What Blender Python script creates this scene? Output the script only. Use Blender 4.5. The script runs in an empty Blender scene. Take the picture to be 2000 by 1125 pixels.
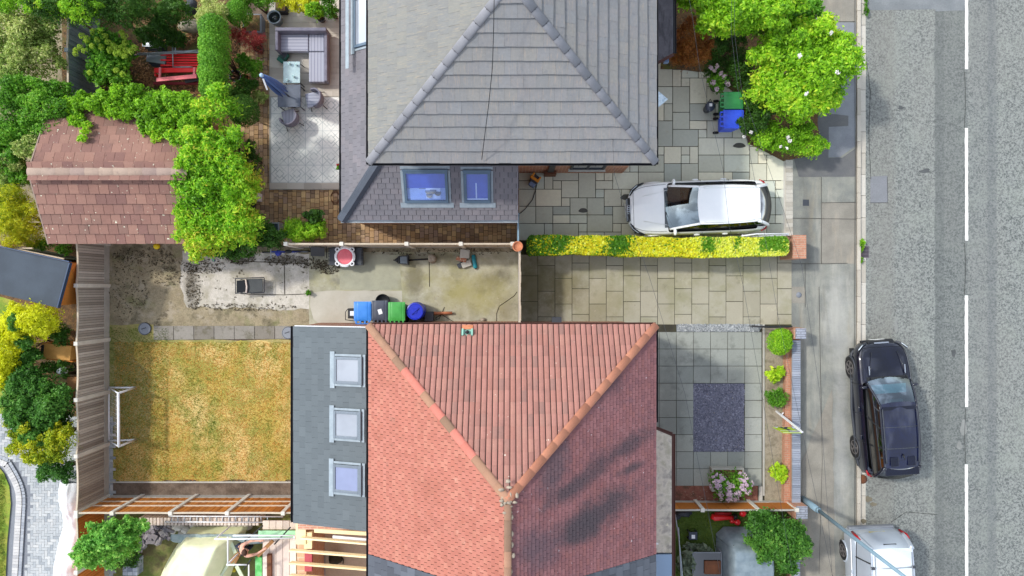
import bpy, bmesh, math, random
import numpy as np
from mathutils import Vector, Matrix, noise as mnoise

# ------------------------------------------------------------------ camera, sky, sun, exposure
R = math.radians
scene = bpy.context.scene
H = 24.0                      # drone height
S = 2000 / 36.0               # photograph pixels per metre on the ground
cam_d = bpy.data.cameras.new('camera'); cam = bpy.data.objects.new('camera', cam_d)
scene.collection.objects.link(cam); scene.camera = cam
cam_d.sensor_width = 36; cam_d.lens = 24; cam_d.clip_end = 400
cam.location = (0, 0, H); cam.rotation_euler = (0, 0, 0)

SUN_DIR = Vector((0.92 * math.cos(R(47)), -0.39 * math.cos(R(47)), -math.sin(R(47)))).normalized()
w = bpy.data.worlds.new("World"); scene.world = w; w.use_nodes = True
wn = w.node_tree.nodes; sky = wn.new('ShaderNodeTexSky'); sky.sky_type = 'NISHITA'; sky.sun_disc = False
sky.sun_elevation = R(47); sky.sun_rotation = R(-67); sky.air_density = 1.0; sky.dust_density = 1.0; sky.ozone_density = 1.0
hsv = wn.new('ShaderNodeHueSaturation'); hsv.inputs['Saturation'].default_value = 0.45; w.node_tree.links.new(sky.outputs[0], hsv.inputs['Color']); tc = wn.new('ShaderNodeTexCoord'); cn = wn.new('ShaderNodeTexNoise'); cn.inputs['Scale'].default_value = 3.2; cn.inputs['Detail'].default_value = 6; w.node_tree.links.new(tc.outputs['Generated'], cn.inputs['Vector'])
cr = wn.new('ShaderNodeMapRange'); cr.interpolation_type = 'SMOOTHSTEP'; cr.inputs[1].default_value = .47; cr.inputs[2].default_value = .64; cr.inputs[4].default_value = .85; w.node_tree.links.new(cn.outputs[0], cr.inputs[0])
cr.inputs[3].default_value = .74; cr.inputs[4].default_value = 1.5
vm_ = wn.new('ShaderNodeVectorMath'); vm_.operation = 'SCALE'; w.node_tree.links.new(hsv.outputs[0], vm_.inputs[0]); w.node_tree.links.new(cr.outputs[0], vm_.inputs['Scale']); w.node_tree.links.new(vm_.outputs[0], wn['Background'].inputs[0])
wn['Background'].inputs[1].default_value = 0.15   # (broken bright cloud above)
sl = bpy.data.lights.new('sun', 'SUN'); sl.energy = 1.2; sl.angle = R(4.0); sl.color = (1.0, 0.96, 0.90)
so = bpy.data.objects.new('sun', sl); scene.collection.objects.link(so)
so.rotation_euler = SUN_DIR.to_track_quat('-Z', 'Y').to_euler(); so.location = (-10, 5, 30)
scene.view_settings.view_transform = 'Standard'; scene.view_settings.look = 'None'
scene.view_settings.exposure = 1.24; scene.view_settings.gamma = 1.0

# ------------------------------------------------------------------ helpers
rng = random.Random(7)
npr = np.random.default_rng(11)

def G(px, py, h=0.0):
    """ground / height-h point seen at photograph pixel (px, py)"""
    k = (H - h) / (H * S)
    return Vector(((px - 1000) * k, -(py - 562.5) * k, h))

def hexc(s):
    s = s.lstrip('#'); o = []
    for i in (0, 2, 4):
        v = int(s[i:i + 2], 16) / 255
        o.append(v / 12.92 if v <= .04045 else ((v + .055) / 1.055) ** 2.4)
    return (o[0], o[1], o[2], 1)

def sc(c, k):
    c = hexc(c) if isinstance(c, str) else c
    return (c[0] * k, c[1] * k, c[2] * k, 1)

class NT:
    def __init__(s, name):
        s.m = bpy.data.materials.new(name); s.m.use_nodes = True
        s.t = s.m.node_tree; s.n = s.t.nodes; s.bsdf = s.n['Principled BSDF']; s.out = s.n['Material Output']
        s.geo = None
    def L(s, a, b): s.t.links.new(a, b)
    def pos(s):
        if not s.geo: s.geo = s.n.new('ShaderNodeNewGeometry')
        return s.geo.outputs['Position']
    def noise(s, scale, detail=3, off=0.0, rough=.6, stretch=None):
        m = s.n.new('ShaderNodeMapping'); s.L(s.pos(), m.inputs[0]); m.inputs[1].default_value = (off, off * 1.7, off * .3)
        if stretch: m.inputs[3].default_value = stretch
        n = s.n.new('ShaderNodeTexNoise'); n.inputs['Scale'].default_value = scale; n.inputs['Detail'].default_value = detail
        n.inputs['Roughness'].default_value = rough; s.L(m.outputs[0], n.inputs['Vector']); return n.outputs[0]
    def math(s, op, a, b=None, c=None, clamp=False):
        n = s.n.new('ShaderNodeMath'); n.operation = op; n.use_clamp = clamp
        for i, x in enumerate((a, b, c)):
            if x is None: continue
            if isinstance(x, (int, float)): n.inputs[i].default_value = x
            else: s.L(x, n.inputs[i])
        return n.outputs[0]
    def sstep(s, x, lo, hi):
        n = s.n.new('ShaderNodeMapRange'); n.interpolation_type = 'SMOOTHSTEP'
        n.inputs[1].default_value = lo; n.inputs[2].default_value = hi; s.L(x, n.inputs[0]); return n.outputs[0]
    def mix(s, f, a, b, mode='MIX'):
        n = s.n.new('ShaderNodeMix'); n.data_type = 'RGBA'; n.blend_type = mode
        for sock, x in ((n.inputs[0], f), (n.inputs[6], a), (n.inputs[7], b)):
            if isinstance(x, (int, float)): sock.default_value = x
            elif isinstance(x, tuple): sock.default_value = x
            else: s.L(x, sock)
        return n.outputs[2]
    def ramp(s, f, cols, pos=None, const=False):
        n = s.n.new('ShaderNodeValToRGB'); e = n.color_ramp.elements
        while len(e) > 1: e.remove(e[-1])
        k = len(cols)
        for i, c in enumerate(cols):
            p = pos[i] if pos else i / max(1, k - 1)
            if i == 0: e[0].position = p; e[0].color = c
            else:
                q = e.new(p); q.color = c
        if const: n.color_ramp.interpolation = 'CONSTANT'
        s.L(f, n.inputs[0]); return n.outputs[0]
    def attr(s, name='tint'):
        a = s.n.new('ShaderNodeAttribute'); a.attribute_name = name; return a.outputs['Fac']
    def bump(s, h, strength=.3, dist=.02):
        b = s.n.new('ShaderNodeBump'); b.inputs['Strength'].default_value = strength; b.inputs['Distance'].default_value = dist
        s.L(h, b.inputs['Height']); s.L(b.outputs[0], s.bsdf.inputs['Normal'])

GAIN = {'grey_concrete_tile': (1.024, 1.035, 0.991), 'grey_concrete_tile_west': (0.822, 0.873, 0.859), 'red_roman_tile': (0.992, 1.033, 0.984), 'salmon_plain_tile': (0.764, 0.838, 0.806), 'weathered_shaded_plain_tile': (0.759, 0.782, 0.933), 'dark_composite_slate': (0.959, 1.01, 0.965), 'tarmac': (0.845, 0.843, 0.809), 'sandstone_flags': (1.954, 1.946, 1.816), 'concrete_slabs': (0.823, 0.816, 0.778), 'old_concrete': (0.939, 0.969, 0.941), 'pale_concrete': (0.692, 0.692, 0.67), 'maroon_garage_tile': (0.824, 0.916, 0.764), 'grey_block_paving': (0.974, 0.986, 0.945), 'front_slabs': (0.78, 0.828, 0.81), 'ext_slate': (1.012, 1.005, 1.019), 'tumbled_pavers': (1.281, 1.219, 1.186), 'slate_chippings': (1.36, 1.319, 1.283), 'mineral_felt': (0.605, 0.684, 0.736), 'weathered_board': (2.369, 2.513, 2.469), 'lead_flat_roof': (1.9, 1.781, 1.455), 'pale_border_soil': (0.94, 0.988, 1.046), 'blue_slate': (1.1, 1.1, 1.1), 'cream_green_tarpaulin': (1.54, 1.54, 1.54), 'grey_green_sheet': (1.4, 1.4, 1.4), 'scaffold_board': (1.5, 1.5, 1.5), 'pale_stone_block': (1.4, 1.4, 1.4), 'grey_rubble': (1.3, 1.3, 1.3), 'grey_brick': (1.3, 1.3, 1.3), 'new_timber': (1.15, 1.15, 1.15), 'broken_concrete': (1.1, 1.1, 1.1), 'site_earth': (1.3, 1.3, 1.3), 'screed_floor': (1.5, 1.5, 1.5), 'orange_timber': (1.3, 1.3, 1.3)}
def gained(c, g): return (min(.92, c[0] * g[0]), min(.92, c[1] * g[1]), min(.92, c[2] * g[2]), 1)

def pm(name, cols, rough=.85, tint=False, n=(1.2, .25), f=(30, .25), bump=None, stain=(), metal=0.0, spec=.4, coat=0.0, k=1.0, warm=0.0, stretch=None, patches=()):
    t = NT(name); gn = GAIN.get(name, (1, 1, 1)); cols = [gained(sc(c, k), gn) for c in ([cols] if isinstance(cols, (str, tuple)) else cols)]
    if len(cols) == 1: col = cols[0]
    elif tint: col = t.ramp(t.attr(), cols)
    else: col = t.ramp(t.sstep(t.noise(n[0] * 1.7, 5, 3.1, stretch=stretch), .3, .7), cols)
    if not isinstance(col, tuple) or True:
        v = t.math('MULTIPLY_ADD', t.noise(n[0], 4, stretch=stretch), n[1] * 2, 1 - n[1])
        if f[1] > 0:
            v2 = t.math('MULTIPLY_ADD', t.noise(f[0], 3, 5.0, .7, stretch=stretch), f[1] * 2, 1 - f[1]); v = t.math('MULTIPLY', v, v2)
        cc = t.n.new('ShaderNodeCombineColor'); [t.L(v, cc.inputs[i]) for i in range(3)]
        col = t.mix(1.0, col, cc.outputs[0], 'MULTIPLY')
    for i, st in enumerate(stain):
        c, scale, lo, hi, amt = st[:5]
        fct = t.math('MULTIPLY', t.sstep(t.noise(scale, 6, 11.3 * (i + 1), .65, stretch=st[5] if len(st) > 5 else None), lo, hi), amt)
        col = t.mix(fct, col, gained(sc(c, k), gn))
    for i, (c, px, py, rx, ry, rot, amt, hz) in enumerate(patches):     # stains and painted shade, each with a place and shape of its own
        g0 = G(px, py, hz); m = t.n.new('ShaderNodeMapping'); m.vector_type = 'TEXTURE'; t.L(t.pos(), m.inputs[0]); kk = (H - hz) / (H * S)
        m.inputs[1].default_value = (g0.x, g0.y, 0); m.inputs[2].default_value = (0, 0, R(rot)); m.inputs[3].default_value = (rx * kk, ry * kk, 1000)
        ln = t.n.new('ShaderNodeVectorMath'); ln.operation = 'LENGTH'; t.L(m.outputs[0], ln.inputs[0])
        d = t.math('ADD', ln.outputs['Value'], t.math('MULTIPLY_ADD', t.noise(1.3, 6, 7.7 * i, .75), 2.4, -1.2))
        fct = t.math('MULTIPLY', t.math('SUBTRACT', 1.0, t.sstep(d, .25, 1.4)), amt); col = t.mix(fct, col, hexc(c))
    t.L(col, t.bsdf.inputs['Base Color'])
    t.bsdf.inputs['Roughness'].default_value = rough; t.bsdf.inputs['Metallic'].default_value = metal
    t.bsdf.inputs['Specular IOR Level'].default_value = spec; t.bsdf.inputs['Coat Weight'].default_value = coat
    t.bsdf.inputs['Coat Roughness'].default_value = .05
    if bump: t.bump(t.noise(bump[0], 4, 2.0), bump[1])
    return t.m

LEAFK = 1.62
def leafm(name, cols, trans=.42, k=1.0, rough=.5):
    t = NT(name); kk = 1.0 if 'petal' in name else LEAFK; cols = [sc(c, k) for c in cols]; cols = [(min(.8, c[0] * kk * 1.2), min(.85, c[1] * kk * .92), min(.8, c[2] * kk * .8), 1) if kk != 1 else c for c in cols]
    col = t.ramp(t.attr(), cols)
    v = t.math('MULTIPLY_ADD', t.noise(9, 2), .6, .7)
    cc = t.n.new('ShaderNodeCombineColor'); [t.L(v, cc.inputs[i]) for i in range(3)]
    col = t.mix(1.0, col, cc.outputs[0], 'MULTIPLY')
    t.L(col, t.bsdf.inputs['Base Color']); t.bsdf.inputs['Roughness'].default_value = rough
    t.bsdf.inputs['Specular IOR Level'].default_value = .35
    tr = t.n.new('ShaderNodeBsdfTranslucent'); t.L(col, tr.inputs[0])
    mx = t.n.new('ShaderNodeMixShader'); mx.inputs[0].default_value = trans
    t.L(t.bsdf.outputs[0], mx.inputs[1]); t.L(tr.outputs[0], mx.inputs[2]); t.L(mx.outputs[0], t.out.inputs[0])
    return t.m

def glassm(name, tintc, refl=.25, gcol=(1, 1, 1, 1)):
    t = NT(name); t.n.remove(t.bsdf)
    a = t.n.new('ShaderNodeBsdfTransparent'); a.inputs[0].default_value = sc(tintc, 1)
    b = t.n.new('ShaderNodeBsdfGlossy'); b.inputs[0].default_value = gcol; b.inputs['Roughness'].default_value = .03
    m = t.n.new('ShaderNodeMixShader'); m.inputs[0].default_value = refl
    t.L(a.outputs[0], m.inputs[1]); t.L(b.outputs[0], m.inputs[2]); t.L(m.outputs[0], t.out.inputs[0]); return t.m

XF = {}
def setp(o, label=None, cat=None, group=None, kind=None):
    if label: o['label'] = label
    if cat: o['category'] = cat
    if group: o['group'] = group
    if kind: o['kind'] = kind
    return o

def thing(name, label, cat, loc=(0, 0, 0), rz=0.0, group=None):
    o = bpy.data.objects.new(name, None); scene.collection.objects.link(o)
    o.empty_display_size = .2
    o.location = loc; o.rotation_euler = (0, 0, rz)
    XF[o.name] = (Matrix.Translation(Vector(loc)) @ Matrix.Rotation(rz, 4, 'Z'))
    return setp(o, label, cat, group)

class MB:
    """collects shapes, then links them as one mesh object"""
    def __init__(s): s.v = []; s.f = []; s.t = []; s.m = []; s.s = []
    def add(s, vs, fs, t=None, m=0, smooth=False):
        b = len(s.v); s.v.extend([tuple(v) for v in vs])
        if t is None: t = rng.random()
        for f in fs:
            s.f.append(tuple(b + i for i in f)); s.t.append(t); s.m.append(m); s.s.append(smooth)
        return s
    def box(s, c, d, rz=0.0, t=None, m=0, taper=1.0, rx=0.0, ry=0.0, mat=None):
        x, y, z = d[0] / 2, d[1] / 2, d[2] / 2; k = taper
        vs = [(-x * k, -y * k, -z), (x * k, -y * k, -z), (x * k, y * k, -z), (-x * k, y * k, -z), (-x, -y, z), (x, -y, z), (x, y, z), (-x, y, z)]
        Mx = mat if mat else (Matrix.Rotation(rz, 4, 'Z') @ Matrix.Rotation(ry, 4, 'Y') @ Matrix.Rotation(rx, 4, 'X'))
        vs = [Vector(c) + (Mx @ Vector(v)) for v in vs]
        return s.add(vs, [(0, 3, 2, 1), (4, 5, 6, 7), (0, 1, 5, 4), (1, 2, 6, 5), (2, 3, 7, 6), (3, 0, 4, 7)], t, m)
    def beam(s, a, b, w_, h_, t=None, m=0, up=(0, 0, 1)):
        a, b = Vector(a), Vector(b); d = (b - a); L = d.length; d.normalize(); up = Vector(up)
        if abs(d.dot(up)) > .98: up = Vector((1, 0, 0))
        sd = up.cross(d).normalized(); u = d.cross(sd)
        vs = []
        for p in (a, b):
            for i, j in ((-1, -1), (1, -1), (1, 1), (-1, 1)): vs.append(p + sd * (w_ / 2 * i) + u * (h_ / 2 * j))
        return s.add(vs, [(3, 2, 1, 0), (4, 5, 6, 7), (0, 1, 5, 4), (1, 2, 6, 5), (2, 3, 7, 6), (3, 0, 4, 7)], t, m)
    def prism(s, pts, z0, z1, t=None, m=0):
        n = len(pts); vs = [(p[0], p[1], z0) for p in pts] + [(p[0], p[1], z1) for p in pts]
        a = sum(pts[i][0] * pts[(i + 1) % n][1] - pts[(i + 1) % n][0] * pts[i][1] for i in range(n))
        top = tuple(range(n, 2 * n)); bot = tuple(reversed(range(n))); sides = [(i, (i + 1) % n, n + (i + 1) % n, n + i) for i in range(n)]
        if a < 0: top = top[::-1]; bot = bot[::-1]; sides = [q[::-1] for q in sides]
        return s.add(vs, [bot, top] + sides, t, m)
    def tube(s, pts, rads, n=8, t=None, m=0, smooth=True, cap=True, flat=1.0):
        pts = [Vector(p) for p in pts]; k = len(pts)
        if isinstance(rads, (int, float)): rads = [rads] * k
        vs = []; prev = None
        for i, p in enumerate(pts):
            d = (pts[min(i + 1, k - 1)] - pts[max(i - 1, 0)])
            d = d.normalized() if d.length > 1e-9 else Vector((0, 0, 1))
            if prev is None:
                up = Vector((0, 0, 1)) if abs(d.z) < .95 else Vector((1, 0, 0)); sd = d.cross(up).normalized()
            else: sd = (prev - d * prev.dot(d)).normalized()
            prev = sd; u = sd.cross(d)
            for j in range(n):
                a = 2 * math.pi * j / n; vs.append(p + (sd * math.cos(a) + u * math.sin(a) * flat) * rads[i])
        fs = [(i * n + j, i * n + (j + 1) % n, (i + 1) * n + (j + 1) % n, (i + 1) * n + j)[::-1] for i in range(k - 1) for j in range(n)]
        if cap: fs += [tuple(range(n)), tuple(range((k - 1) * n, k * n))[::-1]]
        return s.add(vs, fs, t, m, smooth)
    def lathe(s, prof, c=(0, 0, 0), n=20, t=None, m=0, smooth=True, axis='Z', sy=1.0):
        vs = []
        for r, z in prof:
            for j in range(n):
                a = 2 * math.pi * j / n; p = (r * math.cos(a), r * math.sin(a) * sy, z)
                if axis == 'Y': p = (p[0], p[2], p[1])
                if axis == 'X': p = (p[2], p[0], p[1])
                vs.append((c[0] + p[0], c[1] + p[1], c[2] + p[2]))
        k = len(prof); fs = [(i * n + j, i * n + (j + 1) % n, (i + 1) * n + (j + 1) % n, (i + 1) * n + j) for i in range(k - 1) for j in range(n)]
        if prof[0][0] > 1e-6: fs.append(tuple(range(n))[::-1])
        if prof[-1][0] > 1e-6: fs.append(tuple(range((k - 1) * n, k * n)))
        return s.add(vs, fs, t, m, smooth)
    def blob(s, c, r, n=10, t=None, m=0, jit=0.0, seed=0):
        vs = []; k = max(5, n // 2 + 1)
        for i in range(k + 1):
            th = math.pi * i / k
            for j in range(n):
                a = 2 * math.pi * j / n
                d = Vector((math.sin(th) * math.cos(a), math.sin(th) * math.sin(a), math.cos(th)))
                q = 1 + jit * mnoise.noise(d * 1.9 + Vector((seed * 3.1, seed * 1.7, 0)))
                vs.append((c[0] + d.x * r[0] * q, c[1] + d.y * r[1] * q, c[2] + d.z * r[2] * q))
        fs = [(i * n + j, (i + 1) * n + j, (i + 1) * n + (j + 1) % n, i * n + (j + 1) % n) for i in range(k) for j in range(n)]
        return s.add(vs, fs, t, m, True)
    def torus(s, c, R0, r, n=28, k=8, t=None, m=0, ax='Z', sy=1.0):
        vs = []
        for i in range(n):
            a = 2 * math.pi * i / n
            for j in range(k):
                b = 2 * math.pi * j / k; q = R0 + r * math.cos(b); p = (q * math.cos(a), q * math.sin(a) * sy, r * math.sin(b))
                if ax == 'Y': p = (p[0], p[2], p[1])
                if ax == 'X': p = (p[2], p[0], p[1])
                vs.append((c[0] + p[0], c[1] + p[1], c[2] + p[2]))
        fs = [(i * k + j, ((i + 1) % n) * k + j, ((i + 1) % n) * k + (j + 1) % k, i * k + (j + 1) % k) for i in range(n) for j in range(k)]
        return s.add(vs, fs, t, m, True)
    def sheet(s, fn, nu, nv, t=None, m=0, smooth=True):
        vs = [fn(i / nu, j / nv) for j in range(nv + 1) for i in range(nu + 1)]
        fs = [(j * (nu + 1) + i, j * (nu + 1) + i + 1, (j + 1) * (nu + 1) + i + 1, (j + 1) * (nu + 1) + i) for j in range(nv) for i in range(nu)]
        return s.add(vs, fs, t, m, smooth)
    def build(s, name, mats, parent=None, bevel=0, local=False, solid=0, sub=0, clip=(), label=None, cat=None, group=None, kind=None, loc=None, recalc=False):
        if not isinstance(mats, (list, tuple)): mats = [mats]
        me = bpy.data.meshes.new(name)
        vs = s.v
        if parent is not None and not local:
            Mi = world_of(parent).inverted(); vs = [tuple(Mi @ Vector(v)) for v in vs]
        elif loc is not None:
            vs = [(v[0] - loc[0], v[1] - loc[1], v[2] - loc[2]) for v in vs]
        me.from_pydata(vs, [], s.f)
        for m in mats: me.materials.append(m)
        a = me.attributes.new('tint', 'FLOAT', 'FACE'); a.data.foreach_set('value', s.t)
        me.polygons.foreach_set('material_index', s.m); me.polygons.foreach_set('use_smooth', s.s)
        if clip or recalc:
            bm = bmesh.new(); bm.from_mesh(me)
            Mi = world_of(parent).inverted() if parent is not None and not local else Matrix.Identity(4)
            for co, no in clip:
                co = Mi @ Vector(co); no = Mi.to_3x3() @ Vector(no)
                bmesh.ops.bisect_plane(bm, geom=bm.verts[:] + bm.edges[:] + bm.faces[:], plane_co=co, plane_no=no, clear_outer=True)
            if recalc: bmesh.ops.recalc_face_normals(bm, faces=bm.faces[:])
            bm.to_mesh(me); bm.free()
        me.update()
        o = bpy.data.objects.new(name, me); scene.collection.objects.link(o)
        if parent is not None: o.parent = parent
        elif loc is not None: o.location = loc
        if solid: md = o.modifiers.new('solid', 'SOLIDIFY'); md.thickness = solid; md.offset = -1
        if bevel: md = o.modifiers.new('bevel', 'BEVEL'); md.width = bevel; md.segments = 2; md.limit_method = 'ANGLE'; md.angle_limit = R(35)
        if sub: md = o.modifiers.new('sub', 'SUBSURF'); md.levels = sub; md.render_levels = sub
        return setp(o, label, cat, group, kind)

def world_of(o):
    if o is None: return Matrix.Identity(4)
    Mx = Matrix.Translation(o.location) @ o.rotation_euler.to_matrix().to_4x4()
    return world_of(o.parent) @ Mx

def copy_tree(o, parent=None):
    c = o.copy(); scene.collection.objects.link(c); c.parent = parent
    for ch in [x for x in scene.objects if x.parent == o]: copy_tree(ch, c)
    return c

def poly(name, pts, z, m, px=True, kind='structure', label=None):
    P = [G(a, b, z) for a, b in pts] if px else [Vector((a, b, z)) for a, b in pts]
    mb = MB(); n = len(P)
    ar = sum(P[i].x * P[(i + 1) % n].y - P[(i + 1) % n].x * P[i].y for i in range(n))
    idx = tuple(range(n)) if ar > 0 else tuple(range(n))[::-1]
    mb.add(P, [idx]); return mb.build(name, m, kind=kind, label=label)

def wob(pts, step=12, amp=2.0, seed=0):
    """roughen a pixel outline"""
    out = []; r = random.Random(seed); n = len(pts)
    for i in range(n):
        a, b = pts[i], pts[(i + 1) % n]; L = math.hypot(b[0] - a[0], b[1] - a[1]); k = max(1, int(L / step))
        for j in range(k):
            u = j / k; out.append((a[0] + (b[0] - a[0]) * u + (r.uniform(-amp, amp) if j else 0), a[1] + (b[1] - a[1]) * u + (r.uniform(-amp, amp) if j else 0)))
    return out

# ---- foliage
def wnoise(P, freq, seed):
    r = np.random.default_rng(seed); o = np.zeros(len(P))
    for i in range(7):
        k = r.normal(size=3) * freq * (1 + .35 * i); o += np.sin(P @ k + r.uniform(0, 6.28)) / (1 + .3 * i)
    return o / 3.2

def B(px, py, rx, ry, hc, rz):
    c = G(px, py, hc); k = (H - hc) / (H * S); return (c.x, c.y, c.z, rx * k, ry * k, rz)

def leaves(blobs, n, size, seed=0, aspect=.5, upb=.5, inner=.35, lump=.28, tfreq=1.6, tlo=0., thi=1., droop=0.0, rnd=.6, tbias=0.0):
    r = np.random.default_rng(seed + 100)
    b = np.array([q[:6] for q in blobs], float); wgt = b[:, 3] * b[:, 4] + (b[:, 3] + b[:, 4]) * .5 * b[:, 5]; wgt /= wgt.sum()
    k = r.choice(len(b), n, p=wgt); c = b[k, :3]; rad = b[k, 3:6]
    d = r.normal(size=(n, 3)); d[:, 2] += .35; d /= np.linalg.norm(d, axis=1)[:, None]
    low = d[:, 2] < -.45; d[low, 2] *= -1
    rr = np.where(r.random(n) < inner, r.uniform(.45, .9, n), r.uniform(.86, 1.06, n))
    P0 = c + d * rad
    rr = rr * (1 + lump * wnoise(P0, 2.4, seed + 5) + lump * .5 * wnoise(P0, 6.5, seed + 6))
    P = c + d * rad * rr[:, None]
    if lump > .1:      # leafy shoots standing out of the surface
        g = 9; m = int(n * .4) // g; i0 = n - m * g
        j = r.integers(0, i0, m); root = P[j]; od = d[j] * .8 + r.normal(size=(m, 3)) * .55; od[:, 2] += .25; od /= np.linalg.norm(od, axis=1)[:, None]
        ln = np.minimum(.34, rad[j].mean(1) * .6) * r.uniform(.35, 1.15, m)
        tt = (np.arange(g) + .4) / g; Q = root[:, None, :] + od[:, None, :] * (tt[None, :, None] * ln[:, None, None]) + r.normal(size=(m, g, 3)) * size * .28
        Q[:, :, 2] -= (tt[None, :] ** 2) * ln[:, None] * .35; P[i0:] = Q.reshape(-1, 3); d[i0:] = np.repeat(od, g, 0)
    P[:, 2] = np.maximum(P[:, 2], .03)
    nrm = d * .55 + np.array([0, 0, upb]) + r.normal(size=(n, 3)) * rnd; nrm /= np.linalg.norm(nrm, axis=1)[:, None]
    tg = r.normal(size=(n, 3)) + d * .8; tg[:, 2] -= droop; tg -= nrm * (tg * nrm).sum(1)[:, None]; tg /= np.linalg.norm(tg, axis=1)[:, None]
    sd = np.cross(nrm, tg); L = size * .86 * r.uniform(.5, 1.5, n)[:, None]; W = L * aspect
    base = P - tg * L * .5; tip = P + tg * L * .5 - nrm * L * .12
    l = P + sd * W * .5 + nrm * W * .18; rt = P - sd * W * .5 + nrm * W * .18
    V = np.stack([base, rt, tip, l], 1).reshape(-1, 3)
    t = .5 + .3 * wnoise(P, tfreq, seed + 9) + r.normal(size=n) * .17 + tbias
    return V, np.clip(tlo + (thi - tlo) * t, 0, 1)

def tufty(blobs, seed, k=9):
    r = random.Random(seed * 13 + 5); out = []
    for b in blobs:
        out.append((b[0], b[1], b[2] - b[5] * .12, b[3] * .82, b[4] * .82, b[5] * .85))
        for _ in range(k):
            a = r.uniform(0, 6.283); el = r.uniform(-.1, 1.2); q = r.uniform(.16, .4); rad = r.uniform(.75, 1.08)
            out.append((b[0] + b[3] * rad * math.cos(a) * math.cos(el), b[1] + b[4] * rad * math.sin(a) * math.cos(el), b[2] + b[5] * rad * .95 * math.sin(el), b[3] * q, b[4] * q, max(.06, b[5] * q)))
    return out

def leafobj(name, parts, m, parent=None, **kw):
    V = np.concatenate([p[0] for p in parts]); T = np.concatenate([p[1] for p in parts]); n = len(T)
    if parent is not None:
        Mi = np.array(world_of(parent).inverted()); V = V @ Mi[:3, :3].T + Mi[:3, 3]
    me = bpy.data.meshes.new(name); me.vertices.add(4 * n); me.vertices.foreach_set('co', V.astype(np.float32).ravel())
    me.loops.add(4 * n); me.loops.foreach_set('vertex_index', np.arange(4 * n, dtype=np.int32))
    me.polygons.add(n); me.polygons.foreach_set('loop_start', np.arange(0, 4 * n, 4, dtype=np.int32))
    me.polygons.foreach_set('loop_total', np.full(n, 4, np.int32))
    a = me.attributes.new('tint', 'FLOAT', 'FACE'); a.data.foreach_set('value', T.astype(np.float32))
    me.materials.append(m); me.update(calc_edges=True)
    o = bpy.data.objects.new(name, me); scene.collection.objects.link(o)
    if parent is not None: o.parent = parent
    return setp(o, **kw)

def stems(base, blobs, m, parent, r0=.05, seed=0, name='stem'):
    mb = MB(); r = random.Random(seed); bx, by = base
    zt = min(b[2] for b in blobs) * .5
    if name == 'trunk': mb.tube([(bx, by, -.02), (bx + .03, by, zt * .5), (bx, by + .03, zt)], [r0 * 1.3, r0, r0 * .85], 8)
    for b in blobs:
        for q in range(3):
            s0 = Vector((bx + r.uniform(-.04, .04), by + r.uniform(-.04, .04), zt if name == 'trunk' else -.01))
            e = Vector((b[0] + r.uniform(-.5, .5) * b[3], b[1] + r.uniform(-.5, .5) * b[4], b[2] + r.uniform(0, .7) * b[5]))
            mid = s0.lerp(e, .5) + Vector((r.uniform(-.1, .1), r.uniform(-.1, .1), r.uniform(0, .15)))
            mb.tube([s0, mid, e], [r0 * .6, r0 * .4, r0 * .12], 6)
    return mb.build(name, m, parent)

def plant(name, label, cat, blobs, n, size, m, seed=0, base=None, tree=False, group=None, r0=.04, extra=None, **kw):
    if base is None:
        base = (sum(b[0] * b[3] for b in blobs) / sum(b[3] for b in blobs), sum(b[1] * b[3] for b in blobs) / sum(b[3] for b in blobs))
    t = thing(name, label, cat, (base[0], base[1], 0), 0, group)
    n = int(n * 1.25); lp = [leaves(blobs if kw.get('lump', .28) < .1 else tufty(blobs, seed), n, size, seed, **kw)]
    leafobj('crown' if tree else 'foliage', lp, m, t)
    stems(base, blobs, MAT['bark'], t, r0, seed, 'trunk' if tree else 'stem')
    return t

# ---- roofs
def slope(name, P0, U, V, W, L, tw, g, m, parent, stag=.5, lift=.03, gap=.008, prof=None, clip=(), tjit=.0, seed=0, tfun=None, ljit=.004):
    P0, U, V = Vector(P0), Vector(U).normalized(), Vector(V).normalized(); N = U.cross(V)
    mb = MB(); r = random.Random(seed); rows = int(math.ceil(L / g)); colsn = int(math.ceil(W / tw)) + 1
    prof = prof or [(0, 0), (1, 0)]
    for i in range(rows):
        s0, s1 = i * g, (i + 1) * g + .012; off = -tw * stag * (i % 2)
        for j in range(colsn):
            x0 = off + j * tw + gap / 2; x1 = x0 + tw - gap; x0 = max(x0, 0); x1 = min(x1, W)
            if x1 - x0 < .015: continue
            lf = lift + r.uniform(-ljit, ljit); tl = r.uniform(-ljit, ljit)
            ds = r.uniform(-.006, .006)
            vs = []; k = len(prof)
            for q, (u, hh) in enumerate(prof):
                b = P0 + U * (x0 + (x1 - x0) * u)
                vs += [b + V * (s0 + ds) + N * (lf + hh + tl * (u - .5)), b + V * s1 + N * (.004 + hh), b + V * (s0 + ds) + N * (-.006)]
            fs = []; fd = []
            for q in range(k - 1):
                a, c = q * 3, q * 3 + 3
                fs += [(a, c, c + 1, a + 1)]; fd.append((a + 2, c + 2, c, a))
            fs += [(0, 1, 2)[::-1], (3 * k - 3, 3 * k - 2, 3 * k - 1)]
            tt = r.random() if tfun is None else tfun(P0 + U * (x0 + tw / 2) + V * s0, r)
            bi = len(mb.v); mb.add(vs, fs, tt)
            for q in fd: mb.f.append(tuple(bi + i for i in q)); mb.t.append(tt); mb.m.append(1); mb.s.append(False)
    o = mb.build(name, [m, MAT['tile_edge']], parent, clip=clip); return o

def deck(mb, pts, off=-.03):
    a = Vector(pts[1]) - Vector(pts[0]); b = Vector(pts[2]) - Vector(pts[0]); n = a.cross(b).normalized()
    if n.z < 0: pts = list(pts)[::-1]; n = -n
    mb.add([Vector(p) + n * off for p in pts], [tuple(range(len(pts)))], .1)

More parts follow.
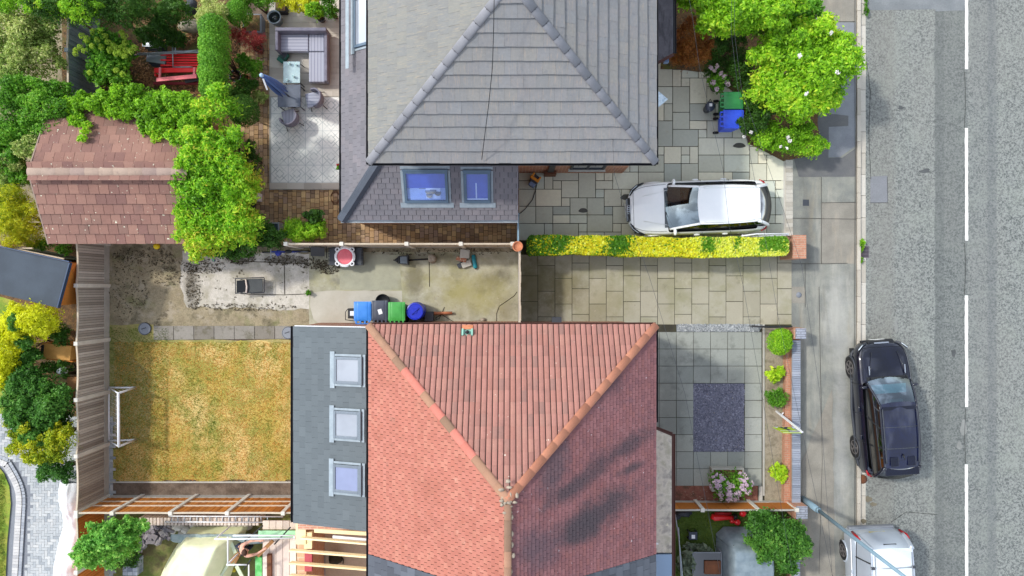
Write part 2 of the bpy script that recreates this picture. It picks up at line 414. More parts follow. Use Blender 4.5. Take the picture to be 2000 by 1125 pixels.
def caps(name, A, Bp, r, seg, m, parent, seed=0, n=8, tf=None, flat=.7, clipr=False, angular=False):
    A, Bp = Vector(A), Vector(Bp); d = Bp - A; L = d.length; d.normalize(); sd = d.cross(Vector((0, 0, 1))).normalized(); u = sd.cross(d)
    mb = MB(); k = max(1, int(round(L / seg))); rr = random.Random(seed); sg = L / k
    for i in range(k):
        a = A + d * (i * sg); b = A + d * ((i + 1) * sg + .03); vs = []
        if angular: ring = [(-1, -.35), (-.45, .42), (.45, .42), (1, -.35)]
        else: ring = [(math.cos(math.pi * (1 - j / n)) , math.sin(math.pi * j / n) * flat - .15) for j in range(n + 1)]
        up = .03 + rr.uniform(-.002, .002)
        for p, q, lf in ((a, r * 1.015, up), (b, r * .985, up - .007)):
            for x, y in ring: vs.append(p + sd * (x * q) + u * (y * q + lf))
        for x, y in ring: vs.append(a + sd * (x * r * .96) + u * (y * r * .96 + up - .03))
        nn = len(ring)
        fs = [(j, j + 1, nn + j + 1, nn + j)[::-1] for j in range(nn - 1)] + [(2 * nn + j, 2 * nn + j + 1, j + 1, j)[::-1] for j in range(nn - 1)]
        tt = tf(i / k, rr) if tf else rr.random()
        mb.add(vs, fs, tt, 0, not angular)
        if clipr:   # black clip at the joint
            mb.box(a + u * (up + .55 * r + .01), (.02, .02, .015), t=0, m=1)
            mb.tube([a + sd * (x * r * 1.05) + u * (y * r * 1.05 + up) for x, y in ring[1:-1]], .003, 4, t=0, m=1)
    return mb.build(name, m, parent)

# ---- pavings
def slabs(name, rects, z, m, gap=.01, th=.03, jz=.0015, label=None, seed=1, jt=None):
    mb = MB(); r = random.Random(seed)
    for (x0, y0, x1, y1) in rects:
        zz = z + r.uniform(-jz, jz); a = (x0 + gap / 2, y0 + gap / 2); b = (x1 - gap / 2, y1 - gap / 2)
        if b[0] - a[0] < .02 or b[1] - a[1] < .02: continue
        j = lambda: r.uniform(-.0025, .0025)
        tx, ty = r.uniform(-.001, .001), r.uniform(-.001, .001)
        top = [(a[0] + j(), a[1] + j(), zz + tx), (b[0] + j(), a[1] + j(), zz + ty), (b[0] + j(), b[1] + j(), zz - tx), (a[0] + j(), b[1] + j(), zz - ty)]
        vs = top + [(p[0], p[1], z - th) for p in top]
        mb.add(vs, [(0, 1, 2, 3), (4, 5, 1, 0), (5, 6, 2, 1), (6, 7, 3, 2), (7, 4, 0, 3)], r.random())
    return mb.build(name, m, kind='structure', label=label)

def opus(x0, y0, nx, ny, u, sizes, seed=2):
    r = random.Random(seed); occ = [[0] * ny for _ in range(nx)]; out = []
    for j in range(ny):
        for i in range(nx):
            if occ[i][j]: continue
            c = sizes[:]; r.shuffle(c); c.append((1, 1))
            for a, b in c:
                if i + a <= nx and j + b <= ny and all(not occ[i + p][j + q] for p in range(a) for q in range(b)): break
            for p in range(a):
                for q in range(b): occ[i + p][j + q] = 1
            out.append((x0 + i * u, y0 + j * u, x0 + (i + a) * u, y0 + (j + b) * u))
    return out
# ------------------------------------------------------------------ materials
MAT = {}
A_ = MAT
A_['tile_edge'] = pm('shade_dark_tile_edge', ['#2f2c2d', '#3c3738'], .95, f=(20, .2))  # dark drop faces: shade under each tile course put into the colour
A_['bark'] = pm('bark', ['#4a3b2c', '#6b5a45'], .9, bump=(20, .4))
A_['soil'] = pm('soil', ['#54463a', '#77685a'], .95, n=(1.5, .3), f=(26, .45), bump=(25, .6), stain=[('#a39784', 40, .66, .72, .8)])
A_['mulch'] = pm('mulch', ['#4e3d2c', '#6f5638', '#3c3327'], .95, n=(2, .3), f=(22, .5), bump=(22, .7), stain=[('#a97a42', 18, .55, .68, .8), ('#55652c', 2.3, .5, .68, .7)])
A_['scrub'] = pm('scrub_earth', ['#6d6550', '#978b70', '#847860'], .95, n=(1.1, .35), f=(20, .45), bump=(20, .5), stain=[('#a59a86', 2.1, .52, .66, .7), ('#5f6a30', 1.3, .52, .72, .5), ('#4a4230', 3.5, .56, .68, .7), ('#b8ae9c', 28, .66, .72, .7)])
A_['tarmac'] = pm('tarmac', ['#7e817e', '#95968e'], .9, n=(.9, .2), f=(30, .3), bump=(60, .25), stain=[('#b5b2a8', 1.6, .48, .7, .55, (1, .18, 1)), ('#5f5e5a', 1.3, .54, .74, .5, (1.5, .2, 1)), ('#a99a80', .9, .56, .76, .4, (1.5, .3, 1))], patches=[('#b9b8b2', 1635, 640, 26, 120, 0, .35, 0), ('#4c4c4a', 1575, 470, 14, 60, 0, .5, 0), ('#c0b8a6', 1590, 1010, 16, 140, 0, .3, 0), ('#58585a', 1640, 1090, 20, 60, 0, .4, 0), ('#b6b6b4', 1640, 860, 18, 140, 0, .3, 0)])
A_['tar_dark'] = pm('tarmac_dark_patch', ['#5c5d5f', '#6a6a68'], .85, n=(.9, .12), f=(45, .25), bump=(60, .25))
A_['tar_blue'] = pm('tarmac_blue_patch', ['#787b80', '#868a8d'], .85, n=(.9, .16), f=(30, .28), bump=(60, .25), stain=[('#5f6368', 1.2, .5, .75, .4, (1.5, .3, 1))])  # repair patch, its bluish tone partly the tree's shadow painted in
A_['tar_warm'] = pm('tarmac_warm_patch', ['#807c72', '#8f8b80'], .88, n=(.9, .16), f=(30, .28), bump=(60, .25), stain=[('#b3a58f', 1.4, .5, .75, .5, (1.2, .2, 1))])
A_['kerb'] = pm('kerb_stone', ['#a9a294', '#bdb6a8'], .9, tint=True, n=(2, .1), f=(30, .14), bump=(30, .2))
A_['channel'] = pm('channel_stone', ['#a6a093', '#c1bdb2', '#b3ada0'], .9, tint=True, n=(3, .14), f=(25, .2), bump=(30, .3), stain=[('#5f5a48', 4, .6, .75, .5)])
A_['paint'] = pm('road_paint', '#e8e8e2', .7, n=(3, .05), f=(40, .08), stain=[('#8f918d', 14, .56, .68, .8), ('#7f817d', 40, .56, .64, .75)])
A_['joint'] = pm('joint_sand', ['#35332a', '#454236'], .95, f=(30, .3), stain=[('#4a5526', 1.2, .5, .65, .6)])
A_['flag'] = pm('sandstone_flags', ['#87887f', '#a09e91', '#90948d', '#aaa595', '#7d817c', '#9b988b'], .8, tint=True, n=(.9, .12), f=(9, .12), bump=(14, .15), stain=[('#7b7563', 2.2, .58, .76, .5), ('#b1ab98', 1.5, .6, .8, .4)])
A_['slab'] = pm('concrete_slabs', ['#a39f8e', '#b2ad9c', '#a8a697', '#b6b09e'], .88, tint=True, n=(.5, .12), f=(24, .1), bump=(40, .2), stain=[('#8c8b62', .9, .45, .68, .5), ('#6f6a52', 2.4, .56, .76, .5), ('#d0cab4', 1.7, .58, .75, .5)], patches=[('#5a5534', 1045, 570, 55, 70, 0, .75, 0), ('#6a6240', 1110, 560, 45, 40, 30, .6, 0), ('#7d7650', 1180, 590, 50, 40, 0, .4, 0)])  # patches near the gate: moss, and its cast shadow painted into the colour
A_['slab2'] = pm('front_slabs', ['#969791', '#a9a79e', '#9c9d97', '#adaba3'], .88, tint=True, n=(.8, .15), f=(22, .16), bump=(40, .2), stain=[('#5f605b', 1.9, .52, .74, .55), ('#c6c2b5', 3.1, .62, .74, .45)], patches=[('#6a6c67', 1385, 725, 35, 16, 0, .35, 0), ('#5c5e5a', 1310, 800, 30, 110, 0, .45, 0)])  # patches: dirt, and the house's shadow painted along the wall
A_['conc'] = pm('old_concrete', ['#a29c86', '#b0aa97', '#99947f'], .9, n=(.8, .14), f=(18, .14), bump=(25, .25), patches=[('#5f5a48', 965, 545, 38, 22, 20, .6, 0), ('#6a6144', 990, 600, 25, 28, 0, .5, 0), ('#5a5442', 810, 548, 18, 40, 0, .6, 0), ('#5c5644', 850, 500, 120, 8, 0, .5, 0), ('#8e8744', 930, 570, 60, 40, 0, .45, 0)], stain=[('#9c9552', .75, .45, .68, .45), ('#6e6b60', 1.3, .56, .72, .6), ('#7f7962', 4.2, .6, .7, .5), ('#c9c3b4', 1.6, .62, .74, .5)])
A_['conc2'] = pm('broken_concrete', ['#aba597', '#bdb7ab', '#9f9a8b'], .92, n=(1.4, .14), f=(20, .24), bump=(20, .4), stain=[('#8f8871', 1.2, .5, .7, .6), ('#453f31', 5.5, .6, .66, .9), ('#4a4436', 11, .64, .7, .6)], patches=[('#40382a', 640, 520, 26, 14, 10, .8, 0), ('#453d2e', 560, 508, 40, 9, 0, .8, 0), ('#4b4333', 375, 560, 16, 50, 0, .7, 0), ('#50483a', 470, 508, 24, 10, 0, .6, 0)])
A_['concl'] = pm('pale_concrete', ['#cfc8b8', '#dad4c6'], .9, n=(1.0, .07), f=(20, .07), bump=(30, .15), stain=[('#b4aa94', 1.3, .58, .8, .5)])
A_['paver'] = pm('tumbled_pavers', ['#7b664e', '#a3875f', '#8a7767', '#b39a6f', '#6f5e4e', '#967d5c'], .9, tint=True, n=(2, .12), f=(20, .18), bump=(30, .3))
A_['herring'] = pm('grey_block_paving', ['#9ca0a6', '#b3b5b8', '#a4a8ad', '#bdbdbe', '#8e939a', '#afb2b6'], .88, tint=True, n=(1.2, .08), f=(30, .08), bump=(40, .15))
A_['herring_d'] = pm('edge_block_paving', ['#8f949b', '#9da2a8', '#a8acb0'], .88, tint=True, f=(30, .1))
A_['herring_l'] = pm('edge_block_paving_light', ['#b5b4b2', '#c8c6c2', '#aaaaaa'], .88, tint=True, f=(30, .1))
A_['slate_chip'] = pm('slate_chippings', ['#4e505f', '#656878', '#3f4150', '#7d808e', '#55586a'], .8, tint=True, f=(60, .2))
A_['pebble'] = pm('grey_pebbles', ['#858a8c', '#a7abab', '#6e7376', '#bfc1bf'], .8, tint=True, f=(60, .15))
A_['brick'] = None

def brickm(name, c1, c2, mortar, bw=.225, bh=.075, ms=.01, hor=False, stainc=None, k=1.0):
    t = NT(name); sx = t.n.new('ShaderNodeSeparateXYZ'); t.L(t.pos(), sx.inputs[0]); cb = t.n.new('ShaderNodeCombineXYZ')
    sn = t.n.new('ShaderNodeSeparateXYZ'); t.L(t.geo.outputs['Normal'], sn.inputs[0]); up = t.math('GREATER_THAN', sn.outputs[2], .6); dn = t.math('SUBTRACT', 1.0, up)
    t.L(t.math('ADD', sx.outputs[0], t.math('MULTIPLY', sx.outputs[1], dn)), cb.inputs[0]); t.L(t.math('ADD', t.math('MULTIPLY', sx.outputs[2], dn), t.math('MULTIPLY', sx.outputs[1], up)), cb.inputs[1])
    b = t.n.new('ShaderNodeTexBrick'); t.L(cb.outputs[0], b.inputs['Vector']); b.inputs['Scale'].default_value = 1
    b.inputs['Brick Width'].default_value = bw; b.inputs['Row Height'].default_value = bh; b.inputs['Mortar Size'].default_value = ms
    b.inputs['Color1'].default_value = sc(c1, k); b.inputs['Color2'].default_value = sc(c2, k); b.inputs['Mortar'].default_value = sc(mortar, k)
    v = t.math('MULTIPLY_ADD', t.noise(12, 4), .7, .65); cc = t.n.new('ShaderNodeCombineColor'); [t.L(v, cc.inputs[i]) for i in range(3)]
    t.L(t.mix(1.0, b.outputs[0], cc.outputs[0], 'MULTIPLY'), t.bsdf.inputs['Base Color']); t.bsdf.inputs['Roughness'].default_value = .9
    t.bump(b.outputs[1], -.3, .01); return t.m
A_['brick'] = brickm('house_brick', '#8f4f38', '#a8623f', '#b7a68f')
A_['brick_or'] = brickm('orange_brick', '#a9735a', '#b68066', '#a8917c')
A_['brick_top'] = brickm('pillar_brick', '#b8735c', '#c98a6f', '#a48c78', .12, .22, .012, True)
A_['render'] = pm('cream_render', '#c9c2b4', .9)

# roof tiles
A_['tile_grey'] = pm('grey_concrete_tile', ['#7b7b7e', '#807e80', '#7d7e82', '#82807f', '#78797d'], .82, tint=True, n=(.8, .1), f=(14, .16), bump=(50, .2), stain=[('#a19080', 7, .52, .7, .45, (5, .5, .5)), ('#6a6c74', 5, .55, .7, .4)])
A_['tile_grey_w'] = pm('grey_concrete_tile_west', ['#807d7b', '#868380', '#82807f', '#89857f', '#7f7d7c'], .82, tint=True, n=(.8, .1), f=(14, .12), bump=(50, .2), stain=[('#ab9a84', 7, .5, .68, .5, (.5, 5, .5)), ('#6f7076', 5, .55, .7, .3)])
A_['slate'] = pm('ext_slate', ['#6c6a6d', '#727074', '#68676b', '#777376'], .8, tint=True, n=(1, .1), f=(25, .12), bump=(40, .2))
A_['slate2'] = pm('blue_slate', ['#43474f', '#4d525b', '#3d4149', '#565b64'], .6, tint=True, n=(1, .12), f=(25, .1))
A_['slate3'] = pm('dark_composite_slate', ['#5b6167', '#5f656b', '#595f65', '#62686e'], .75, tint=True, n=(.6, .08), f=(30, .1), bump=(50, .15), stain=[('#8b9096', 3.2, .68, .8, .5)])
A_['hipgrey'] = pm('grey_hip_cap', ['#808186', '#86878c', '#7b7c81'], .75, tint=True, f=(20, .08))
A_['hipdark'] = pm('dark_hip_cap', ['#3f4650', '#4a515c'], .6, tint=True, f=(20, .08))
A_['tile_n'] = pm('red_roman_tile', ['#9c6a60', '#a5736a', '#a06f66', '#94675f', '#a8776c', '#8d6861'], .85, tint=True, n=(.7, .12), f=(20, .16), bump=(50, .25), stain=[('#7d5c58', 2.2, .56, .74, .5), ('#e0d6c8', 9, .685, .71, .8), ('#6f4a42', 3.2, .58, .75, .4)])
A_['tile_w'] = pm('salmon_plain_tile', ['#bc7060', '#c2786a', '#b96f60', '#c67f6e', '#b56c5e', '#c07566'], .85, tint=True, n=(.6, .08), f=(18, .1), bump=(50, .2), stain=[('#a5604f', 1.4, .5, .72, .45), ('#8f6a5c', 4, .62, .72, .5), ('#e0b09c', 2.2, .62, .76, .4)])  # paler copy for the sun-facing slope, light put into the colour
A_['tile_e'] = pm('weathered_shaded_plain_tile', ['#93615a', '#9c6a62', '#8c5d57', '#976359', '#875b57'], .85, tint=True, n=(.7, .12), f=(18, .16), bump=(50, .25), stain=[('#5c5054', 2.2, .52, .75, .4, (.6, 1.3, .6)), ('#a05a4e', 1.3, .55, .78, .5), ('#e0d6c8', 11, .675, .70, .8)], patches=[('#463e43', 1175, 1000, 95, 36, 18, .9, 6.2), ('#463e43', 1130, 1030, 50, 30, 10, .85, 6.4), ('#463e43', 1120, 945, 75, 20, 24, .85, 6.3), ('#443c42', 1215, 880, 85, 22, 22, .8, 5.8), ('#463e43', 1235, 916, 32, 9, 10, .8, 5.6), ('#4f464c', 1080, 900, 30, 60, -20, .7, 6.5), ('#524850', 1050, 1060, 45, 50, 30, .7, 6.9), ('#4a4248', 1170, 740, 40, 60, -45, .55, 5.8)])  # weathered, with the slope's shade put into the darker base colour
A_['hip_red'] = pm('clay_hip_caps', ['#8a6a58', '#a17a62', '#7a6250', '#b86e60', '#bc7264', '#93705c'], .85, tint=True, n=(3, .15), f=(25, .15))
A_['hip_tan'] = pm('tan_hip_caps', ['#b1765e', '#bb8064', '#aa7058'], .85, tint=True, n=(3, .12), f=(25, .12))
A_['tile_gar'] = pm('maroon_garage_tile', ['#8f6461', '#9c6f6a', '#855d5d', '#a47670', '#8c6663'], .88, tint=True, n=(.8, .12), f=(20, .16), bump=(50, .25), stain=[('#6a5152', 1.3, .55, .75, .4), ('#f6f0e6', 9, .655, .685, 1.0), ('#3a2a2a', 8, .68, .70, .8), ('#b39a8c', 3, .64, .8, .4)])
A_['ridge_gar'] = pm('lichened_ridge', ['#8d7a6d', '#9b8879', '#82706a'], .9, tint=True, n=(3, .16), f=(22, .2), stain=[('#6d5f58', 5, .58, .7, .6)])
A_['mortar'] = pm('mortar', ['#8f8374', '#a39786'], .95, f=(20, .2))
A_['lead'] = pm('lead_flashing', ['#87939b', '#95a1a8'], .6, n=(3, .1), f=(20, .08), metal=.2)
A_['flatroof'] = pm('lead_flat_roof', ['#83837f', '#99989a', '#77767a'], .8, n=(1.6, .15), f=(18, .15), stain=[('#55545a', 2, .55, .7, .6), ('#c6b9a8', 3.1, .66, .74, .6)])
A_['bayroof'] = pm('dark_bay_felt', ['#4a4a50', '#5a5a60'], .7, n=(2, .2), f=(20, .2), stain=[('#37373c', 3, .5, .62, .7, (3, .6, 1))])
A_['blueroof'] = pm('pale_blue_membrane', '#8fa9c4', .6, n=(1, .08), f=(20, .06))
A_['felt'] = pm('mineral_felt', ['#55595f', '#5f646b'], .9, n=(.8, .08), f=(60, .35), bump=(80, .2))
A_['gutter'] = pm('black_gutter', '#1e2024', .45)
A_['gutter_g'] = pm('grey_gutter', '#9aa2a8', .5)
A_['gutter_b'] = pm('brown_gutter', '#5a3b34', .5)
A_['frame_g'] = pm('skylight_frame_grey', '#6d7780', .45, metal=.3)
A_['frame_b'] = pm('skylight_frame_blue', '#56697a', .45, metal=.3)
A_['frame_dk'] = pm('dark_window_frame', '#2b2f36', .5)
A_['white'] = pm('white_plastic', '#e6e8ea', .45, n=(2, .03), f=(20, .03))
A_['black'] = pm('black_plastic', '#1d1f22', .5, f=(20, .05))
A_['dkgrey'] = pm('dark_grey_plastic', '#3b3f45', .55, f=(20, .06))
A_['grey'] = pm('mid_grey_plastic', '#7b8087', .6, f=(20, .06))
A_['steel'] = pm('galvanised_steel', '#a9b1b8', .4, metal=.7, f=(20, .08))
A_['rust'] = pm('rusty_steel', ['#5b3826', '#7b4c30'], .8, f=(20, .2))
def skyglass(name, c, r=.06, cc=1.0):
    t = NT(name); v = t.ramp(t.sstep(t.noise(.9, 3), .35, .65), [sc(c, .92), sc(c, 1.06)]); t.L(v, t.bsdf.inputs['Base Color'])
    t.bsdf.inputs['Roughness'].default_value = r; t.bsdf.inputs['Coat Weight'].default_value = cc; t.bsdf.inputs['Specular IOR Level'].default_value = .9
    return t.m
A_['pane_w'] = skyglass('blind_behind_glass', '#8f969f')
A_['pane_v'] = skyglass('blue_blind_behind_glass', '#7c86a6')
A_['blindblue'] = pm('blue_blind', ['#4257a8', '#5268bd'], .5, n=(1.2, .1), f=(6, .05), spec=.8)
A_['paneclear'] = glassm('clear_pane', '#e8f0ff', .09)
A_['wood_w'] = pm('weathered_board', ['#68605a', '#7a726b', '#5c544e', '#88807a'], .9, tint=True, n=(3, .15), f=(25, .2))
A_['wood_g'] = pm('grey_board', ['#7f8b90', '#8d989b', '#717d83'], .9, tint=True, n=(3, .1), f=(25, .12))
A_['wood_o'] = pm('orange_board', ['#b06a26', '#c27a30', '#9e5c20', '#b8742f'], .8, tint=True, n=(3, .15), f=(25, .18), stretch=(1, 1, .3))
A_['wood_o2'] = pm('orange_timber', ['#b56629', '#c47433'], .75, tint=True, n=(2, .12), f=(25, .15))
A_['conc_post'] = pm('concrete_post', ['#a5a39a', '#b5b2a8'], .9, n=(2, .08), f=(25, .12))
A_['fence_post'] = pm('pale_concrete_post', ['#cbc7bb', '#d8d4c8'], .9, n=(2, .08), f=(25, .12))
A_['cap_pale'] = pm('pale_capping', ['#b9ac97', '#c6b9a4'], .85, n=(2, .1), f=(20, .12))
A_['timber'] = pm('new_timber', ['#e2cda0', '#ead8ae', '#d9c292'], .75, tint=True, n=(2, .06), f=(20, .08))
A_['board'] = pm('scaffold_board', ['#b3a79a', '#c0b2a6', '#a89c92'], .9, tint=True, n=(2, .12), f=(18, .15))
A_['bluegrey'] = pm('painted_blue_grey', '#7e99a8', .6, f=(20, .08))
A_['terra'] = pm('terracotta', ['#b87350', '#c4825f'], .85, n=(3, .1), f=(20, .12))
A_['tyre'] = pm('tyre_rubber', '#1c1c1d', .85)
A_['deckwood'] = pm('wood_look_porcelain', ['#b3aca0', '#c3bdb1', '#a8a196', '#bdb5a8'], .7, tint=True, n=(1.2, .07), f=(10, .1), stretch=(.6, 6, 1))
A_['red'] = pm('red_paint', '#c9282c', .45, n=(2, .06), f=(20, .06))

# leaves
A_['lf_bright'] = leafm('bright_leaf', ['#386a10', '#5b991c', '#80be2c', '#a8d240'])
A_['lf_vine'] = leafm('vine_leaf', ['#386c12', '#57991e', '#78ba2c', '#a0c43c', '#b0a648'])
A_['lf_mid'] = leafm('mid_leaf', ['#285312', '#3f7a1e', '#549628', '#76ad3c'])
A_['lf_dark'] = leafm('dark_leaf', ['#1e3d12', '#2c561b', '#3c6e26', '#578a38'])
A_['lf_cool'] = leafm('cool_leaf', ['#24511c', '#376f28', '#4f8a38', '#76a650'])
A_['lf_fresh'] = leafm('fresh_leaf', ['#3f8430', '#5ba044', '#7cba58', '#a0d078'])
A_['lf_olive'] = leafm('variegated_leaf', ['#3f6220', '#638a40', '#84a85c', '#a6bc84', '#6f9a3c'])
A_['lf_gold'] = leafm('gold_leaf', ['#98a814', '#c8c41c', '#ead024', '#f4e040'])
A_['lf_yelgr'] = leafm('yellow_green_leaf', ['#4c7012', '#769a1c', '#a6b824', '#cccc34'])
A_['lf_hedge'] = leafm('golden_privet_leaf', ['#5f8f12', '#a8a918', '#d8c424', '#ead648', '#f0dc6a'])
A_['lf_hedgeg'] = leafm('green_privet_leaf', ['#2d5c10', '#3f7a18', '#569022'])
A_['lf_hedgeu'] = leafm('clipped_hedge_leaf', ['#2c5c16', '#427f20', '#5a9c2c', '#74b03c'])
A_['lf_lime'] = leafm('lime_leaf', ['#6fa818', '#8fc828', '#b4de40'], k=.85)
A_['lf_brown'] = leafm('bronze_leaf', ['#4a3216', '#6d4a20', '#86602e', '#5b5a22'])
A_['lf_red'] = leafm('red_leaf', ['#5c2026', '#7d3036', '#94504a', '#6d4a3a'])
A_['lf_hyd'] = leafm('lime_flower', ['#6f9c30', '#86b040', '#9cc252'])
A_['lf_white'] = leafm('white_petal', ['#dcd9d4', '#efece8', '#f6f3f0'], .2)
A_['lf_pink'] = leafm('pink_petal', ['#cbb3b3', '#e3d2c6', '#c9a9c6', '#efe2d4'], .2)
A_['grass_y'] = leafm('dry_grass', ['#3f6418', '#5f7a24', '#8a8636', '#a6925a', '#a48a48', '#9a8c3c', '#6a8024'], .4, k=1.0)
A_['grass_g'] = leafm('green_grass', ['#3c5f18', '#52761f', '#6d8a2c'], .3, k=.7)

def lawnm(name, a, b, c, d):
    t = NT(name); n1 = t.sstep(t.noise(.55, 4), .38, .62); n2 = t.sstep(t.noise(1.9, 6, 4.0, .7), .42, .6); n3 = t.noise(38, 3, 9.)
    col = t.mix(n1, sc(a, 1.15), sc(b, 1.15)); col = t.mix(t.math('MULTIPLY', n2, .65), col, sc(c, 1.1)); col = t.mix(t.math('MULTIPLY', t.sstep(t.noise(5.5, 4, 7.), .56, .7), .6), col, sc(d, 1)); col = t.mix(t.math('MULTIPLY', t.sstep(t.noise(13, 3, 3.), .62, .72), .5), col, sc(d, .8))
    v = t.math('MULTIPLY_ADD', n3, .8, .6); cc = t.n.new('ShaderNodeCombineColor'); [t.L(v, cc.inputs[i]) for i in range(3)]
    t.L(t.mix(1.0, col, cc.outputs[0], 'MULTIPLY'), t.bsdf.inputs['Base Color']); t.bsdf.inputs['Roughness'].default_value = .95
    t.bump(n3, .5); return t.m
A_['lawn_y'] = lawnm('dry_lawn', '#a89448', '#c2a96c', '#7f863a', '#4f6a22')
A_['lawn_e'] = lawnm('dull_lawn', '#8b8150', '#a0925e', '#757a3a', '#ab9d72')
A_['lawn_g'] = lawnm('green_lawn', '#4a5f22', '#56702a', '#3f5420', '#6d7a34')
A_['lawn_l'] = lawnm('left_lawn', '#5f7d24', '#7c8f30', '#9a9440', '#4d6d1e')

def roadm():
    t = NT('road_asphalt'); sx = t.n.new('ShaderNodeSeparateXYZ'); t.L(t.pos(), sx.inputs[0]); x = sx.outputs[0]
    speck = t.noise(15, 5, 1.0, .8); sp = t.sstep(speck, .38, .58)
    col = t.mix(sp, hexc('#4b504f'), hexc('#8b8f8a')); col = t.mix(t.math('MULTIPLY', t.sstep(t.noise(26, 3, 6.0, .8), .56, .66), .6), col, hexc('#3f4443')); col = t.mix(t.math('MULTIPLY', t.sstep(t.noise(1.1, 4, 8.0), .45, .7), .35), col, hexc('#8e948a'))
    big = t.sstep(t.noise(.35, 4, 2.0, stretch=(1, .4, 1)), .35, .7)
    col = t.mix(t.math('MULTIPLY', big, .3), col, hexc('#86857e'))
    # worn wheel tracks / machine-laid bands running along the road
    def band(c, hw, soft): return t.math('SUBTRACT', 1.0, t.sstep(t.math('ABSOLUTE', t.math('SUBTRACT', t.math('ADD', x, t.math('MULTIPLY', t.noise(.8, 2), .12)), c)), hw, hw + soft))
    for c, hw, so, am, cl in ((15.1, .13, .05, .24, '#4a4f50'), (15.5, .55, .06, .38, '#4f5453'), (16.55, .3, .3, .22, '#5f6364'), (16.95, .1, .12, .32, '#555a5d'), (13.05, .3, .3, .3, '#77746c')):
        col = t.mix(t.math('MULTIPLY', band(c, hw, so), am), col, hexc(cl))
    t.L(col, t.bsdf.inputs['Base Color']); t.bsdf.inputs['Roughness'].default_value = .9; t.bump(speck, .35, .01); return t.m
A_['road'] = roadm()

def tilepat():
    t = NT('patterned_porcelain'); sx = t.n.new('ShaderNodeSeparateXYZ'); t.L(t.pos(), sx.inputs[0])
    fr = lambda a, o: t.math('FRACT', t.math('DIVIDE', t.math('ADD', a, o), .6))
    u, v = fr(sx.outputs[0], 8.43 + 6), fr(sx.outputs[1], -3.7 + 6)
    cu, cv = t.math('ABSOLUTE', t.math('SUBTRACT', u, .5)), t.math('ABSOLUTE', t.math('SUBTRACT', v, .5))
    s = t.math('ADD', cu, cv); dd = t.math('ABSOLUTE', t.math('SUBTRACT', cu, cv))
    ln = lambda x, c, w_: t.math('LESS_THAN', t.math('ABSOLUTE', t.math('SUBTRACT', x, c)), w_)
    p = t.math('MAXIMUM', ln(s, .48, .035), ln(s, .25, .03)); p = t.math('MAXIMUM', p, t.math('MULTIPLY', ln(dd, 0, .03), t.math('GREATER_THAN', s, .2)))
    wear = t.sstep(t.noise(3, 5), .35, .65); pf = t.math('MULTIPLY', p, t.math('MULTIPLY_ADD', wear, .6, .1))
    col = t.mix(t.sstep(t.noise(1.4, 4, 3.), .35, .7), hexc('#d9dcd6'), hexc('#e3e3dd'))
    col = t.mix(pf, col, hexc('#8f9b9a')); g = t.math('GREATER_THAN', t.math('MAXIMUM', cu, cv), .488); col = t.mix(g, col, hexc('#a2abab'))
    t.L(col, t.bsdf.inputs['Base Color']); t.bsdf.inputs['Roughness'].default_value = .6; return t.m
A_['tilepat'] = tilepat()

# ------------------------------------------------------------------ ground and paving
MB().add([(-60, -60, -.02), (60, -60, -.02), (60, 60, -.02), (-60, 60, -.02)], [(0, 1, 2, 3)]).build('ground', A_['soil'], kind='structure')
def W(px): return (px - 1000) / S
def Y(py): return -(py - 562.5) / S
# road, kerb, channel, pavement
MB().add([(W(1691), -40, -.006), (60, -40, -.006), (60, 40, -.006), (W(1691), 40, -.006)], [(0, 1, 2, 3)]).build('road', A_['road'], kind='structure')
poly('road_patch', [(1692, -30), (1885, -30), (1885, 20), (1828, 22), (1826, 18), (1698, 20)], -.002, pm('road_patch_dark', ['#6f7476', '#7c8081'], .9, f=(20, .25)))
poly('road_repair', [(1700, 345), (1733, 343), (1734, 395), (1700, 396)], -.002, pm('road_patch_blue', ['#7a7c80', '#74777a'], .9, f=(20, .3)))
for i, (a, b) in enumerate(((-40, 135), (250, 470), (577, 795), (907, 1160))):
    poly('road_marking', wob([(1884.5, a), (1890.5, a), (1891, b), (1885, b)], 7, .5, i), .002, A_['paint'])
mb = MB()
for seg in ([(1700, 396), (1734, 396), (1733, 345)], [(1884, 140), (1886, 190), (1884, 250)], [(1884, 474), (1886, 520), (1884, 577)], [(1886, 798), (1884, 850), (1886, 905)], [(1693, 120), (1700, 180), (1697, 260), (1701, 350)], [(1740, 1020), (1770, 1000), (1830, 1005)]):
    q = wob(seg, 14, 1.6, len(seg))[:-1] if len(seg) > 3 else seg; mb.tube([G(a, b, .0) for a, b in seg], .007, 4, t=0)
mb.build('road_cracks', pm('crack_tar', '#2f3130', .95), kind='structure')
tarm = pm('dark_tar_spot', ['#4a4d4d', '#565959'], .8, f=(30, .3))
for px, py, rx, ry in ((1808, 334, 11, 4), (1797, 401, 1.6, 5), (1735, 900, 5, 3), (1862, 690, 4, 9), (1760, 210, 7, 3)):
    poly('tar_spot', [(px + rx * math.cos(a) * (1 + .35 * math.sin(3.1 * a + px)), py + ry * math.sin(a) * (1 + .35 * math.cos(2.3 * a + py))) for a in [i * .39 for i in range(16)]], .0, tarm)
pale = pm('pale_road_scuff', ['#7f817d', '#898b87'], .85, f=(20, .3))
for px, py, rx, ry in ((1882, 835, 6, 16), (1874, 870, 5, 8), (1750, 635, 3, 16)):
    poly('road_scuff', [(px + rx * math.cos(a) * (1 + .3 * math.sin(3 * a)) + (py - 0) * 0, py + ry * math.sin(a)) for a in [i * .39 for i in range(16)]], -.001, pale)
